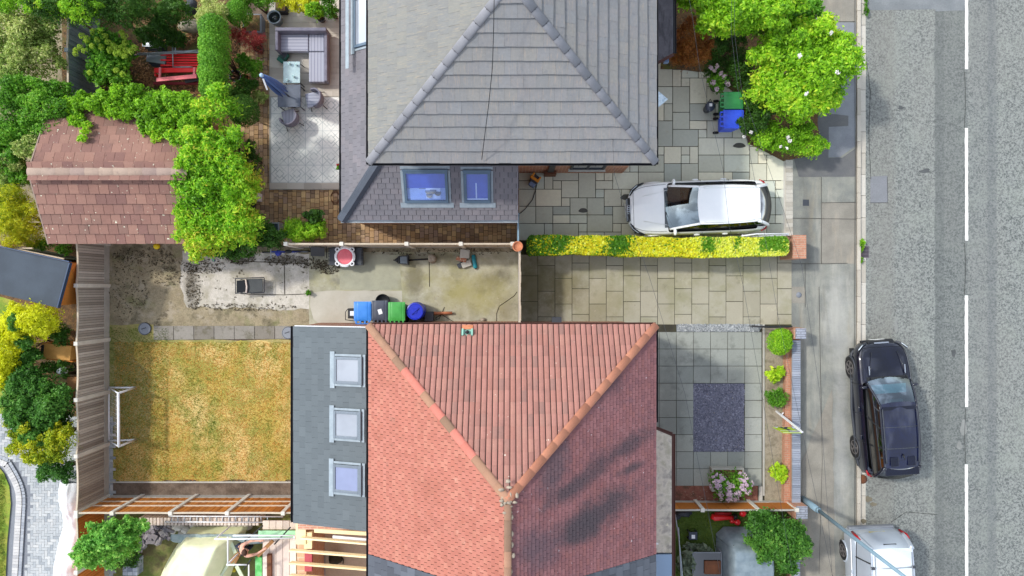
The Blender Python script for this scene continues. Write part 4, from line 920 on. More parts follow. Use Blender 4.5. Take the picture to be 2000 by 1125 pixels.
gut('gutter', (ex0 - .03, pl, ez - .05), (ex0 - .03, ey, ez - .05), A_['gutter'], hw, .05)
# soil vent terminal on a green patch
p = G(913, 646, 5.15); mb = MB(); mb.box(p + Vector((0, -.05, .03)), (.3, .22, .02), rx=R(-30)); mb.box(p + Vector((-.13, -.04, .07)), (.05, .2, .08), rx=R(-30)); mb.box(p + Vector((.13, -.04, .07)), (.05, .2, .08), rx=R(-30)); v_ = mb.build('vent', pm('verdigris_lead', ['#7fae9c', '#93bfae'], .7), hw)
mb = MB(); mb.tube([p + Vector((0, -.03, 0)), p + Vector((0, -.03, .16))], .05, 12, t=0); mb.build('vent_pipe', A_['black'], v_)
MB().box(p + Vector((0, .1, -.03)), (.3, .14, .012), rx=R(-34)).build('mortar_patch', A_['terra'], hw)
# rear (west) extension
qx, qn, qs = G(573, 637, 2.5).x, G(573, 637, 2.5).y, pl
qz, tz, tx = 2.5, 3.42, -3.84
mb = MB(); mb.prism([(qx + .12, qs), (tx, qs), (tx, qn - .02), (qx + .12, qn - .02)], 0, 2.42); mb.build('extension_wall', A_['brick'], hw)
MB().add([(qx + .12, qn - .03, 2.42), (tx, qn - .03, 2.42), (tx, qn - .03, 3.38)], [(0, 1, 2)]).add([(qx + .12, qs + .01, 2.42), (tx, qs + .01, 3.38), (tx, qs + .01, 2.42)], [(0, 1, 2)]).build('gable_end', A_['brick'], hw)
mb = MB(); deck(mb, [(qx, qn, qz), (qx, qs, qz), (tx, qs, tz), (tx, qn, tz)], -.02); mb.build('roof_deck', A_['black'], hw)
slope('extension_roof', (qx, qn, qz), (0, -1, 0), (tx - qx, 0, tz - qz), qn - qs, 3.17, .33, .22, A_['slate3'], hw, lift=.01, gap=.005, seed=9, ljit=.002)
Vx = (tx - qx, 0, tz - qz); q = (tz - qz) / (tx - qx)
for (a, b, c, d, lb, pn) in ((651, 697, 707, 750, 'pale roof window of the slate extension nearest the bins', 'pane_w'), (650, 803, 705, 857, 'pale roof window in the middle of the slate extension', 'pane_w'), (649, 908, 706, 963, 'bluish roof window nearest the timber joists', 'pane_v')):
    zc = 3.13; skylight(a, b, c, d, zc, Vx, (0, -1, 0), hw, A_['frame_g'], A_[pn], lb)
mb = MB()
mb.box(((qx + tx) / 2, qn + .012, (qz + tz) / 2 - .05), (tx - qx, .02, .14), ry=-math.atan(q)); mb.build('verge_board', A_['white'], hw)
gut('gutter', (qx - .04, qs, qz - .03), (qx - .04, qn, qz - .03), A_['gutter'], hw, .06)
mb = MB(); mb.box((tx - .0, (qn + qs) / 2, tz + .01), (.2, qn - qs, .02)); mb.build('flashing', A_['lead'], hw)
# front (east) flat roof over bay and porch
a1, a2, a3 = G(1278, 838, 2.75), G(1312, 852, 2.75), G(1316, 1080, 2.75)
mb = MB(); mb.prism([(3.8, a1.y - .1), (a1.x - .05, a1.y - .1), (a2.x - .15, a2.y - .1), (a2.x - .15, -9.0), (3.8, -9.0)], 0, 2.6); mb.build('bay_wall', A_['brick'], hw)
mb = MB(); mb.prism([(3.75, a1.y), (a1.x, a1.y), (a2.x, a2.y), (a2.x, G(0, 1080, 2.75).y), (3.75, G(0, 1080, 2.75).y)], 2.62, 2.75); mb.build('flat_roof', A_['flatroof'], hw, bevel=.02)
gut('gutter', (a1.x - .02, a1.y + .05, 2.72), (a2.x + .03, a2.y + .05, 2.72), A_['gutter_b'], hw, .06); gut('gutter', (a2.x + .06, a2.y + .06, 2.72), (a2.x + .06, -9, 2.72), A_['gutter_b'], hw, .06)
mb = MB(); mb.box((3.95, -7.95, 2.77), (1.2, .05, .02)); mb.build('sealant', A_['white'], hw)
MB().box(G(1276, 824, 4.2), (.1, .25, .2)).build('soil_pipe_boss', A_['white'], hw)
mb = MB(); mb.box((G(1087, 620, 2.2).x, -1.05, 2.2), (.3, .25, .3)); mb.build('alarm_box', A_['dkgrey'], hw)
mb = MB(); mb.prism([(3.84, -1.2), (4.02, -1.2), (4.02, -4.3), (3.84, -4.3)], .05, .35); mb.build('plinth', A_['conc_post'], hw)

# ---- neighbouring half: dark slate roof south of the party line
hn = thing('house', 'neighbouring house with dark slate roof beyond the diagonal party line', 'house', (0, -10, 0))
mb = MB(); mb.prism([(-3.85, -14), (3.85, -14), (3.85, pl - .01), (-3.85, pl - .01)], 0, 4.95); mb.build('wall', A_['brick'], hn)
mb = MB(); deck(mb, [(ex0, pl, ez), (ex0, -14, ez), (ap.x, -14, ap.z), (ap.x, pl, ap.z)]); deck(mb, [(ex1, pl, ez), (ap.x, pl, ap.z), (ap.x, -14, ap.z), (ex1, -14, ez)]); mb.build('roof_deck', A_['black'], hn)
slope('roof', (ex0, pl - .01, ez), (0, -1, 0), (ap.x - ex0, 0, rise), 6.5, 4.75, .3, .25, A_['slate2'], hn, lift=.02, gap=.006, seed=10, clip=[vplane((ap.x, 0), (ap.x, -19), (-3, -9))])
slope('roof', (ex1, -13.9, ez), (0, 1, 0), (ap.x - ex1, 0, rise), 6.49, 4.95, .3, .25, A_['slate2'], hn, lift=.02, gap=.006, seed=11, clip=[vplane((ap.x, 0), (ap.x, -19), (3, -9))])
gut('gutter', (ex0 - .03, -14, ez - .05), (ex0 - .03, pl, ez - .05), A_['gutter'], hn, .05)
mb = MB(); yy = G(0, 1083, 2.75).y; mb.prism([(3.75, yy), (a2.x, yy), (a2.x, -14), (3.75, -14)], 2.62, 2.76); mb.build('flat_roof', A_['blueroof'], hn)

# ---- garage
gx0, gx1 = -14.72, -9.9; gz, grz = 2.3, 3.2; gy0, gy1, gry = 1.42, 5.67, 3.54
gh = thing('garage', 'pitched maroon tiled garage half overgrown by a green climber', 'garage', ((gx0 + gx1) / 2, gry, 0))
mb = MB(); mb.prism([(gx0 + .15, gy0 + .15), (gx1 - .1, gy0 + .15), (gx1 - .1, gy1 - .15), (gx0 + .15, gy1 - .15)], 0, 2.2); mb.build('wall', A_['brick'], gh)
mb = MB()
for x in (gx0 + .16, gx1 - .11): mb.add([(x, gy0 + .15, 2.2), (x, gy1 - .15, 2.2), (x, gry, 3.1)], [(0, 1, 2)])
mb.build('gable_end', A_['brick'], gh)
mb = MB(); deck(mb, [(gx0, gy0, gz), (gx1, gy0, gz), (gx1, gry, grz), (gx0, gry, grz)]); deck(mb, [(gx0, gy1, gz), (gx0, gry, grz), (gx1, gry, grz), (gx1, gy1, gz)]); mb.build('roof_deck', A_['black'], gh)
slope('roof', (gx0, gy0, gz), (1, 0, 0), (0, gry - gy0, grz - gz), gx1 - gx0, 2.3, .31, .325, A_['tile_gar'], gh, lift=.042, gap=.012, seed=12)
slope('roof', (gx1, gy1, gz), (-1, 0, 0), (0, gry - gy1, grz - gz), gx1 - gx0, 2.3, .31, .325, A_['tile_gar'], gh, lift=.03, gap=.008, seed=13)
caps('ridge_tiles', (gx0, gry, grz + .02), (gx1, gry, grz + .02), .14, .45, A_['ridge_gar'], gh, seed=3, flat=.6)
mb = MB()
mb.box((gx0 - .02, (gy0 + gry) / 2, (gz + grz) / 2 - .05), (.04, 2.32, .14), rx=math.atan((grz - gz) / (gry - gy0))); mb.box((gx0 - .02, (gy1 + gry) / 2, (gz + grz) / 2 - .05), (.04, 2.32, .14), rx=-math.atan((grz - gz) / (gry - gy0))); mb.build('verge_board', A_['ridge_gar'], gh)

# ---- left felt-roofed shed (rotated)
sa, sb, sc_, sd = G(-60, 470, 2.3), G(136, 513, 2.3), G(112, 601, 2.3), G(-60, 560, 2.3)
shd = thing('shed', 'timber shed with dark grey mineral felt roof behind the long fence', 'shed', (sb.x - 1.5, (sb.y + sc_.y) / 2, 0))
cx = [(p.x, p.y) for p in (sa, sb, sc_, sd)]
mb = MB(); mb.prism(cx, 2.25, 2.3); so_ = mb.build('roof', A_['felt'], shd)
d_ = (sb - sa).normalized(); n_ = Vector((-d_.y, d_.x, 0)); ctr = (sa + sb + sc_ + sd) / 4
mb = MB(); mb.prism([(ctr.x + (p[0] - ctr.x) * .9, ctr.y + (p[1] - ctr.y) * .9) for p in cx], 0, 2.24); mb.build('wall', A_['wood_o2'], shd)
mb = MB(); mb.beam(sa + n_ * .03 + Vector((0, 0, -.02)), sb + n_ * .03 + Vector((0, 0, -.02)), .03, .14); mb.beam(sb + d_ * .02 + Vector((0, 0, -.02)), sc_ + d_ * .02 + Vector((0, 0, -.02)), .03, .14); mb.build('trim', pm('navy_trim', '#27405f', .5), shd)
mb = MB(); e1, e2 = G(137, 520, 2.0), G(117, 597, 2.0); f1, f2 = G(147, 527, 1.2), G(150, 592, 1.2)
mb.add([e1, e2, f2 + Vector((0, 0, -.4)), f1 + Vector((0, 0, -.4))], [(0, 1, 2, 3)]); mb.build('end_boards', A_['wood_o'], shd, solid=.03)
# ------------------------------------------------------------------ fences and walls
def fence(label, P, h, m, postm, boardm, bow=.0, group=None, rails=None, slat=.085, capm=None, gb=.3, side=1, posth=.06, name='fence', post_tint=.5, noposts=()):
    """P: list of plan post positions (x, y). side: +1 puts the rails on the left of the direction"""
    a0 = Vector((P[0][0], P[0][1], 0)); t = thing(name, label, 'fence', tuple((a0 + Vector((P[-1][0], P[-1][1], 0))) / 2), 0, group)
    r = random.Random(len(P) * 7 + int(h * 10))
    for i, p in enumerate(P):
        if i in noposts: continue
        MB().box((p[0], p[1], (h + posth) / 2), (.13, .13, h + posth)).build('post', A_['fence_post'] if postm is A_['conc_post'] else postm, t, bevel=.01)
    for p, q in zip(P[:-1], P[1:]):
        a, b = Vector((p[0], p[1], 0)), Vector((q[0], q[1], 0)); d = (b - a); L = d.length; d.normalize(); n = Vector((-d.y, d.x, 0)) * side; a = a + d * .05; L -= .1
        ang = math.atan2(d.y, d.x)
        if gb: MB().box(a + d * L / 2 + Vector((0, 0, gb / 2)), (L, .05, gb), ang).build('gravel_board', boardm, t)
        k = max(2, int(L / slat)); mb = MB(); top = lambda u: h - bow * (4 * u * (1 - u)) * (1 if bow > 0 else 1)
        for j in range(k):
            u = (j + .5) / k; zt = top(u) - .01; off = .003 * (1 if j % 2 else -1) + r.uniform(-.002, .002)
            mb.box(a + d * (L * u) + n * off + Vector((0, 0, (gb + zt) / 2)), (L / k - .010, .032, zt - gb), ang, ry=0)
        mb.box(a + d * (L / 2) + Vector((0, 0, (gb + h - bow) / 2 - .01)), (L, .006, h - bow - gb - .02), ang, t=.5, m=1)
        pn = mb.build('panel', [m, A_['tile_edge']], t)
        mb = MB(); N = 10
        for j in range(N):
            u, v = j / N, (j + 1) / N
            mb.beam(a + d * (L * u) + Vector((0, 0, top(u) + .005)), a + d * (L * v) + Vector((0, 0, top(v) + .005)), .055, .03)
        mb.build('capping', capm or m, t)
        if rails:
            mb = MB()
            for z in rails: mb.box(a + d * L / 2 + n * .03 + Vector((0, 0, z)), (L, .04, .05), ang)
            mb.build('rail', capm or m, t)
    return t
FX = -14.17
fence('long weathered brown panel fence with grey concrete posts and bowed tops beside the yellow lawn', [(FX, y) for y in (1.55, .08, -1.81, -3.64, -5.47, -7.3)], 1.78, A_['wood_w'], A_['conc_post'], A_['conc_post'], bow=.07, capm=A_['cap_pale'], side=1)
fence('blue-grey panel fence showing between the shrubs behind the garage', [(-14.5, 5.9), (-14.5, 7.75), (-14.5, 9.6)], 1.75, A_['wood_g'], A_['wood_g'], A_['wood_g'], bow=.05, capm=A_['cap_pale'], gb=.1)
fence('orange timber fence with pale rails between the soil bed and the building site', [(-14.1, -7.3), (-12.96, -7.3), (-11.07, -7.3), (-9.23, -7.3), (-7.42, -7.3), (-6.95, -7.3)], 1.85, A_['wood_o'], A_['conc_post'], A_['conc_post'], bow=.03, rails=(.75, 1.2), capm=A_['cap_pale'], side=-1 * -1, slat=.11, noposts=(0, 5))
fence('rough brown and orange fence running down beside the white tarpaulin', [(FX, -7.42), (FX, -9.25), (FX, -11.1)], 1.78, A_['wood_o2'], A_['conc_post'], A_['conc_post'], bow=.05, capm=A_['cap_pale'])
fence('low orange front fence with pale bowed capping behind the flower planter', [(4.95, -7.48), (6.42, -7.48), (8.28, -7.48), (9.6, -7.48)], .98, A_['wood_o'], A_['conc_post'], A_['conc_post'], bow=-.03, capm=A_['conc_post'], gb=.25, slat=.6, noposts=(0,))
# dividing fence between the paved yard and the patio side
yb = 1.44
fence('thin pale-capped fence between the brick pavers and the concrete yard', [(G(x, 0, 1.75).x, yb + .0) for x in (558, 667, 794, 900, 1001)], 1.72, A_['cap_pale'], A_['conc_post'], A_['conc_post'], capm=A_['cap_pale'], bow=.0, slat=.2)
# gate and post between drive and yard
gt = thing('gate', 'tall closed timber gate seen edge-on between the concrete yard and the slab driveway', 'gate', (.27, 0, 0))
mb = MB()
for i in range(24): mb.box((.27 + .006 * (i % 2), 1.2 - i * .1, .95), (.025, .095, 1.72), t=rng.random())
mb.build('boards', A_['wood_w'], gt)
mb = MB()
for z in (.3, 1.0, 1.65): mb.box((.235, 0.05, z), (.04, 2.4, .09))
mb.build('rail', A_['wood_w'], gt)
mb = MB(); r = random.Random(4)
for i in range(20): mb.box((.262 + r.uniform(-.012, .012), 1.2 - i * .122, 1.83), (.05, .125, .03))
mb.build('capping', A_['cap_pale'], gt)
for y in (1.28, -1.2): MB().box((.265, y, .93), (.09, .09, 1.86)).build('post', A_['conc_post'], gt)
gt2 = thing('gate', 'narrow pale blue side gate at the corner of the slate lean-to', 'gate', (.23, 1.95, 0))
MB().box((.2, 1.93, 1.0), (.05, .88, 1.95)).build('boards', A_['bluegrey'], gt2); MB().box((.2, 2.38, 1.03), (.09, .07, 2.1)).build('post', A_['bluegrey'], gt2)
# pot on the post
tp = thing('plant_pot', 'round terracotta pot standing on the post at the end of the thin fence', 'pot', tuple(G(1011, 482, 1.8)))
MB().box(G(1011, 482, .9) * 1.0, (.14, .14, 1.78)).build('plinth', A_['conc_post'], tp)
MB().lathe([(.1, 0), (.155, .2), (.17, .21), (.17, .25), (.14, .25), (.13, .2), (0, .19)], G(1011, 482, 1.8), 20).build('bowl', A_['terra'], tp)

def pillar(label, px0, py0, px1, py1, h, m, cap=None):
    a, b = G(px0, py0, h), G(px1, py1, h); c = (a + b) / 2; t = thing('gate_pillar', label, 'pillar', (c.x, c.y, 0))
    w_, d_ = abs(b.x - a.x), abs(b.y - a.y)
    MB().box((c.x, c.y, h / 2), (w_, d_, h)).build('shaft', m, t, bevel=.008)
    if cap: MB().box((c.x + .02, c.y, h + .03), (w_ * .92, d_ * .98, .06)).build('coping', cap, t, bevel=.01)
    return t
pillar('thick orange brick pillar at the street end of the golden hedge', 1548, 459, 1575, 505, 1.15, A_['brick_or'])
BT = brickm('blue_brick_coping', '#8b919c', '#9aa0aa', '#6f7078', .3, .078, .012, True)
pillar('brick pillar with grey coping at the driveway end of the front wall', 1551, 641, 1573, 662, .9, A_['brick_or'], BT)
pillar('brick pillar with grey coping beside the foot of the street lamp', 1552, 988, 1576, 1013, .9, A_['brick_or'], BT)
fwl = thing('garden_wall', 'low orange brick front wall with blue-grey brick coping along the pavement', 'wall', (9.78, -4.6, 0))
xa, xb = G(1547, 0, .5).x, G(1562, 0, .5).x
MB().prism([(xa, Y(655)), (xb, Y(655)), (xb, Y(986)), (xa, Y(986))], 0, .48).build('brickwork', A_['brick_or'], fwl)
mb = MB(); y = Y(662)
while y > Y(978): mb.box(((xa + xb) / 2 + .0, y - .038, .515), (xb - xa + .02, .07, .07)); y -= .078
mb.build('coping', pm('blue_grey_coping_brick', ['#848b97', '#969ca8', '#7a818d', '#a1a6b0'], .8, tint=True, f=(25, .1)), fwl, bevel=.006)
MB().prism([(xa - .12, Y(655)), (xa + .01, Y(655)), (xa + .01, Y(986)), (xa - .2, Y(986))], 0, .3).build('footing', A_['brick_or'], fwl)
fw2 = thing('garden_wall', 'low brick wall of the neighbouring garden under the dark green shrub', 'wall', (9.8, -9.6, 0))
MB().prism([(xa, Y(1008)), (xb, Y(1008)), (xb, -12), (xa, -12)], 0, .45).build('brickwork', A_['brick_or'], fw2)
MB().prism([(xa - .01, Y(1014)), (xb + .01, Y(1014)), (xb + .01, -12), (xa - .01, -12)], .452, .52).build('coping', BT, fw2)
# black estate-fence rail lying by the drive, white rail on the hedge
mb = MB(); mb.tube([G(1468, 637, .9), G(1500, 639, .9), G(1547, 638, .9)], .03, 6); mb.tube([G(1470, 637, .5), G(1545, 638, .5)], .02, 6)
for i in range(8): mb.tube([G(1470 + i * 11, 637.5, .9), G(1470 + i * 11 - 6, 637, .05)], .012, 5)
mb.build('iron_gate', A_['black'], label='black iron gate folded back across the pebble strip', cat='gate')
mb = MB(); mb.tube([G(1448, 461, 1.3), G(1478, 457, 1.3), G(1540, 457, 1.3)], .025, 6); mb.tube([G(1455, 462, .5), G(1540, 460, .5)], .02, 6); mb.tube([G(1538, 457, 1.3), G(1536, 462, 0)], .03, 6)
for i in range(6): mb.tube([G(1450 + i * 16, 458, 1.3), G(1450 + i * 15, 463, .1)], .012, 5)
mb.build('iron_gate', A_['white'], label='white iron gate folded back along the golden hedge', cat='gate')
fb = thing('fence', 'low leaning timber fence with pale capping above the grey felt shed roof', 'fence', tuple(G(60, 492, 0)))
mb = MB(); a, b = G(-10, 478, 1.7), G(125, 506, 1.7); mb.beam(a, b, .06, .05); a2_, b2 = G(15, 484, 1.6), G(60, 487, 1.6); mb.beam(G(15, 484, 1.65), G(64, 485, 1.65), .05, .05); mb.build('capping', A_['cap_pale'], fb)
mb = MB(); d = b - a
for i in range(24): p = a + d * ((i + .5) / 24); mb.box((p.x, p.y, .82), (.1, .02, 1.62), math.atan2(d.y, d.x))
mb.build('panel', pm('green_black_board', ['#35412a', '#2c3524'], .9, tint=True), fb)

# ------------------------------------------------------------------ plants
# golden privet hedge
hx0, hx1, hyc, hw_, hh = G(1030, 0, 1.35).x, G(1539, 0, 1.35).x, G(0, 480, 1.35).y, .31, 1.38
hd = thing('hedge', 'long clipped golden privet hedge with green patches between the two driveways', 'hedge', ((hx0 + hx1) / 2, hyc, 0))
def hedge_leaves(n, seed, mask):
    r = np.random.default_rng(seed); u = r.random(n); x = hx0 + (hx1 - hx0) * u
    wv = hw_ * (1 + .06 * np.sin(x * 2.1) + .05 * np.sin(x * 5.3)) * np.clip(np.minimum((x - hx0) * 5, (hx1 - x) * 6) + .55, 0, 1)
    f = r.random(n); z = np.where(f < .55, hh + r.normal(size=n) * .025, r.uniform(.08, hh, n)); s = r.choice([-1, 1], n)
    yy = np.where(f < .55, r.uniform(-1, 1, n) * wv, s * wv * r.uniform(.86, 1.0, n) * (1 - .12 * (1 - z / hh)))
    y = hyc + .03 * np.sin(x * .8) - (x - hx0) * .004 + yy
    P = np.column_stack([x, y, z]); nrm = np.where((f < .55)[:, None], np.array([[0, 0, 1.]]), np.column_stack([np.zeros(n), s, np.full(n, .3)])) + r.normal(size=(n, 3)) * .55
    nrm /= np.linalg.norm(nrm, axis=1)[:, None]; tg = r.normal(size=(n, 3)); tg -= nrm * (tg * nrm).sum(1)[:, None]; tg /= np.linalg.norm(tg, axis=1)[:, None]
    sd = np.cross(nrm, tg); L = .045 * r.uniform(.7, 1.4, n)[:, None]; Wd = L * .55
    V = np.stack([P - tg * L, P - sd * Wd, P + tg * L, P + sd * Wd], 1)
    g = wnoise(np.column_stack([x * 1.0, y * 1.2, np.full(n, .3)]), 1.6, 33); px = 1000 + x * S * H / (H - hh)
    px = px + 9 * wnoise(P, 3.0, 77) + r.normal(size=n) * 2.5; yy = yy + .1 * wnoise(P, 3.5, 78)
    sm = lambda v, lo, hi: np.clip((v - lo) / (hi - lo), 0, 1)
    pg = np.maximum.reduce([sm(g, .25, .8) * .9, sm(px, 1175, 1195) * sm(-px, -1245, -1225) * sm(g, -.35, .35), sm(px, 1370, 1380) * sm(-px, -1405, -1395) * sm(yy, -.22, -.05) * .95, sm(px, 1438, 1444) * sm(-px, -1452, -1446) * sm(yy, -.1, .1) * .9, sm(px, 1482, 1496) * sm(-px, -1545, -1535) * sm(yy, -.24, -.1) * .95, np.clip((1150 - px) / 130, 0, .7), np.full(n, .05)])
    green = np.random.default_rng(99).random(n) < pg
    k = green if mask else ~green
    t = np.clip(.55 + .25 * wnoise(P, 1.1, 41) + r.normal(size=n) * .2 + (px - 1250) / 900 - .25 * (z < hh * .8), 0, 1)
    return V[k].reshape(-1, 3), t[k]
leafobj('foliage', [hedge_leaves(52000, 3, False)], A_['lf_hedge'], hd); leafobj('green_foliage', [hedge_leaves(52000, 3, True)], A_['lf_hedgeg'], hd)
mb = MB(); r = random.Random(3)
for i in range(34):
    x = hx0 + .15 + (hx1 - hx0 - .3) * i / 33; mb.tube([(x, hyc, 0), (x + r.uniform(-.05, .05), hyc + r.uniform(-.08, .08), .6), (x + r.uniform(-.1, .1), hyc + r.uniform(-.2, .2), 1.2)], [.025, .018, .008], 5)
mb.build('stem', A_['bark'], hd)
mb = MB(); mb.box(((hx0 + hx1) / 2, hyc, .68), (hx1 - hx0 - .25, .4, 1.1)); mb.build('inner_twigs', A_['bark'], hd)

P_ = plant
# climber over garage (wisteria)
P_('climbing_vine', 'big bright green climber spilling over the east end of the maroon garage', 'climber',
   [B(425, 210, 45, 35, 2.9, .5), B(395, 290, 42, 45, 3.1, .45), B(440, 300, 45, 50, 2.9, .6), B(388, 350, 52, 45, 2.9, .45), B(440, 365, 52, 50, 2.8, .6), B(400, 410, 48, 40, 2.7, .5), B(455, 425, 50, 45, 2.4, .7), B(390, 470, 28, 35, 2.3, .4), B(405, 462, 45, 40, 2.3, .5), B(480, 350, 25, 45, 2.4, .5), B(372, 320, 25, 25, 3.2, .3), B(478, 460, 35, 28, 2.0, .5), B(360, 440, 18, 30, 2.6, .3)],
   34000, .125, A_['lf_vine'], 1, base=(-9.3, 2.2), tree=False, r0=.08, aspect=.36, droop=.5, lump=.3)
P_('climbing_vine', 'bright climber trailing along the north slope of the garage roof', 'climber',
   [B(155, 205, 35, 22, 2.4, .4), B(205, 198, 35, 26, 2.5, .4), B(255, 195, 40, 28, 2.6, .45), B(310, 205, 40, 30, 2.7, .45), B(355, 215, 35, 30, 2.8, .45), B(318, 245, 26, 25, 2.8, .25), B(345, 270, 16, 14, 3.1, .2), B(290, 240, 22, 26, 2.75, .25), B(385, 240, 30, 30, 2.9, .4), B(150, 235, 18, 12, 2.55, .12), B(166, 255, 7, 8, 2.85, .06), B(160, 270, 8, 6, 2.9, .05), B(172, 243, 8, 6, 2.7, .08), B(240, 220, 30, 14, 2.7, .2)],
   24000, .11, A_['lf_bright'], 2, base=(-13, 6.3), r0=.06, aspect=.4, lump=.32)
P_('shrub', 'loose dark shrub with dusky tips overhanging the yard fence below the climber', 'shrub',
   [B(500, 455, 32, 28, 1.7, .5), B(475, 485, 32, 20, 1.6, .4), B(530, 468, 25, 20, 1.6, .4), B(430, 492, 26, 14, 1.8, .3)], 9000, .085, A_['lf_dark'], 3, base=(-8.2, 1.75), lump=.4)
P_('hedge', 'tall clipped round-topped green hedge between the red trestles and the patio path', 'hedge',
   [B(419, 60, 27, 32, 2.1, .6), B(419, 90, 28, 32, 2.1, .6), B(419, 120, 28, 32, 2.1, .6), B(419, 150, 28, 32, 2.1, .6), B(419, 172, 26, 28, 2.0, .6), B(424, 90, 22, 60, 1.3, .9)], 26000, .055, A_['lf_hedgeu'], 4, aspect=.62, lump=.08, rnd=.5)
P_('hydrangea', 'lime-flowered hydrangea next to the blue-grey fence', 'hydrangea',
   [B(200, 88, 32, 30, 1.3, .45), B(232, 100, 30, 28, 1.2, .4), B(203, 135, 34, 35, 1.2, .5), B(228, 150, 25, 25, 1.2, .4)], 9000, .12, A_['lf_mid'], 5, aspect=.6)
hyd = scene.objects['hydrangea']; fl = []; r = random.Random(5)
for (a, b) in [(160, 70), (182, 62), (197, 62), (238, 64), (243, 70), (150, 98), (165, 100), (157, 92), (180, 90), (198, 92), (211, 82), (222, 88), (218, 96), (228, 94), (238, 92), (247, 98), (256, 100), (263, 93), (226, 104), (234, 103), (244, 110), (148, 105), (169, 80), (190, 78), (214, 98), (176, 142), (228, 138), (240, 145), (170, 74), (205, 70), (245, 84)]:
    fl.append(leaves([B(a, b, r.uniform(4.5, 6.5), r.uniform(4.5, 6.5), 1.75, .09)], 130, .045, a, aspect=.8, lump=.05, inner=.1))
leafobj('flower_heads', fl, A_['lf_hyd'], hyd)
# left mass
P_('shrub', 'big pale variegated shrub at the left edge above the garage', 'shrub', [B(30, 60, 60, 50, 2.0, .8), B(75, 100, 50, 50, 1.8, .7), B(20, 120, 50, 50, 1.8, .7), B(90, 60, 30, 35, 1.7, .5)], 20000, .1, A_['lf_olive'], 6, lump=.35)
P_('shrub', 'rough green shrub creeping over the upper left corner of the garage roof', 'shrub', [B(60, 185, 50, 35, 2.2, .7), B(25, 230, 55, 45, 2.2, .7), B(100, 220, 40, 38, 2.3, .6), B(50, 270, 45, 35, 2.2, .5), B(20, 300, 35, 40, 1.8, .5), B(120, 185, 28, 22, 2.1, .4), B(95, 258, 35, 20, 2.4, .4)], 24000, .09, A_['lf_mid'], 7, lump=.38)
P_('shrub', 'olive straggly shrub between the garage verge and the left edge', 'shrub', [B(30, 325, 40, 35, 1.6, .5), B(70, 290, 30, 22, 2.3, .4), B(10, 360, 30, 30, 1.4, .4)], 9000, .08, A_['lf_olive'], 8, lump=.4)
P_('shrub', 'small rounded green shrub tucked against the garage verge', 'shrub', [B(42, 345, 24, 18, 1.6, .45)], 3500, .06, A_['lf_mid'], 9)
P_('conifer', 'golden feathery conifer left of the garage', 'conifer', [B(30, 400, 42, 38, 1.7, .8), B(40, 440, 42, 38, 1.6, .8), B(15, 430, 40, 45, 1.7, .8), B(60, 462, 25, 20, 1.2, .5)], 22000, .12, A_['lf_yelgr'], 10, aspect=.16, droop=.3, lump=.25)
P_('tree', 'dark feathery evergreen tree along the top edge left of the patio', 'tree', [B(120, 15, 60, 35, 2.8, .8), B(190, 10, 50, 40, 2.6, .8), B(240, 18, 48, 36, 2.3, .8), B(285, 24, 42, 28, 1.8, .6)], 26000, .1, A_['lf_dark'], 11, tree=True, aspect=.25, lump=.35)
P_('tree', 'light green branch-tipped tree at the top left corner', 'tree', [B(100, 5, 45, 28, 3.0, .6), B(160, 20, 35, 25, 3.1, .5), B(40, -5, 50, 25, 2.7, .6)], 9000, .11, A_['lf_bright'], 12, tree=True, aspect=.3, lump=.4)
P_('shrub', 'dark round evergreen above the stone slab by the trestles', 'shrub', [B(335, 25, 38, 32, 1.3, .6), B(310, 70, 40, 22, .7, .35), B(345, 80, 20, 14, .5, .25)], 13000, .075, A_['lf_dark'], 13)
P_('shrub', 'cream flowering shrub at the top of the clipped hedge', 'shrub', [B(420, 22, 28, 24, 1.6, .4), B(400, 30, 18, 20, 1.5, .3)], 4500, .06, A_['lf_olive'], 14, tbias=.25)
P_('topiary', 'round clipped bush beside the grey square planter', 'bush', [B(466, 26, 24, 24, 1.3, .5)], 7000, .05, A_['lf_hedgeu'], 15, lump=.06)
P_('topiary', 'dark round clipped ball at the corner of the climber', 'bush', [B(476, 216, 29, 29, 1.4, .55)], 9000, .05, A_['lf_dark'], 16, lump=.08, tbias=.1)
P_('acer', 'dark red feathery maple beside its purple pot', 'maple', [B(492, 84, 26, 24, 1.0, .35), B(472, 70, 18, 16, .9, .3)], 4200, .06, A_['lf_red'], 17, aspect=.25, lump=.4)
P_('shrub', 'low green bush left of the green watering can', 'shrub', [B(490, 132, 24, 20, .7, .3), B(478, 120, 14, 14, .6, .25)], 4500, .06, A_['lf_mid'], 18)
P_('shrub', 'dark leafy plant below the black pot', 'shrub', [B(478, 170, 24, 22, .6, .3), B(450, 190, 20, 18, .9, .3)], 4000, .075, A_['lf_dark'], 19)
P_('hosta', 'cream-edged hosta growing among the path pavers', 'hosta', [B(508, 190, 13, 13, .3, .14)], 260, .17, A_['lf_olive'], 20, aspect=.42, lump=.1, upb=1.0)
P_('shrub', 'orange-tinged flowering plants along the top of the patio', 'shrub', [B(585, 12, 26, 14, .8, .3), B(610, 6, 20, 18, .9, .3), B(560, 2, 22, 14, .8, .3)], 5000, .07, A_['lf_yelgr'], 21, tbias=.1)
P_('shrub', 'bright green potted plant at the top edge of the patio', 'shrub', [B(617, 22, 20, 12, .9, .3)], 2500, .07, A_['lf_bright'], 22)
P_('shrub', 'dull green bush beside the slate lean-to at the top of the patio', 'shrub', [B(643, 14, 14, 20, .9, .3), B(650, 25, 10, 10, .7, .25)], 2500, .06, A_['lf_mid'], 23)
P_('shrub', 'green bush hiding the top of the patio path', 'shrub', [B(515, 5, 24, 12, 1.0, .35), B(480, -2, 22, 12, 1.2, .35)], 3500, .07, A_['lf_mid'], 24)
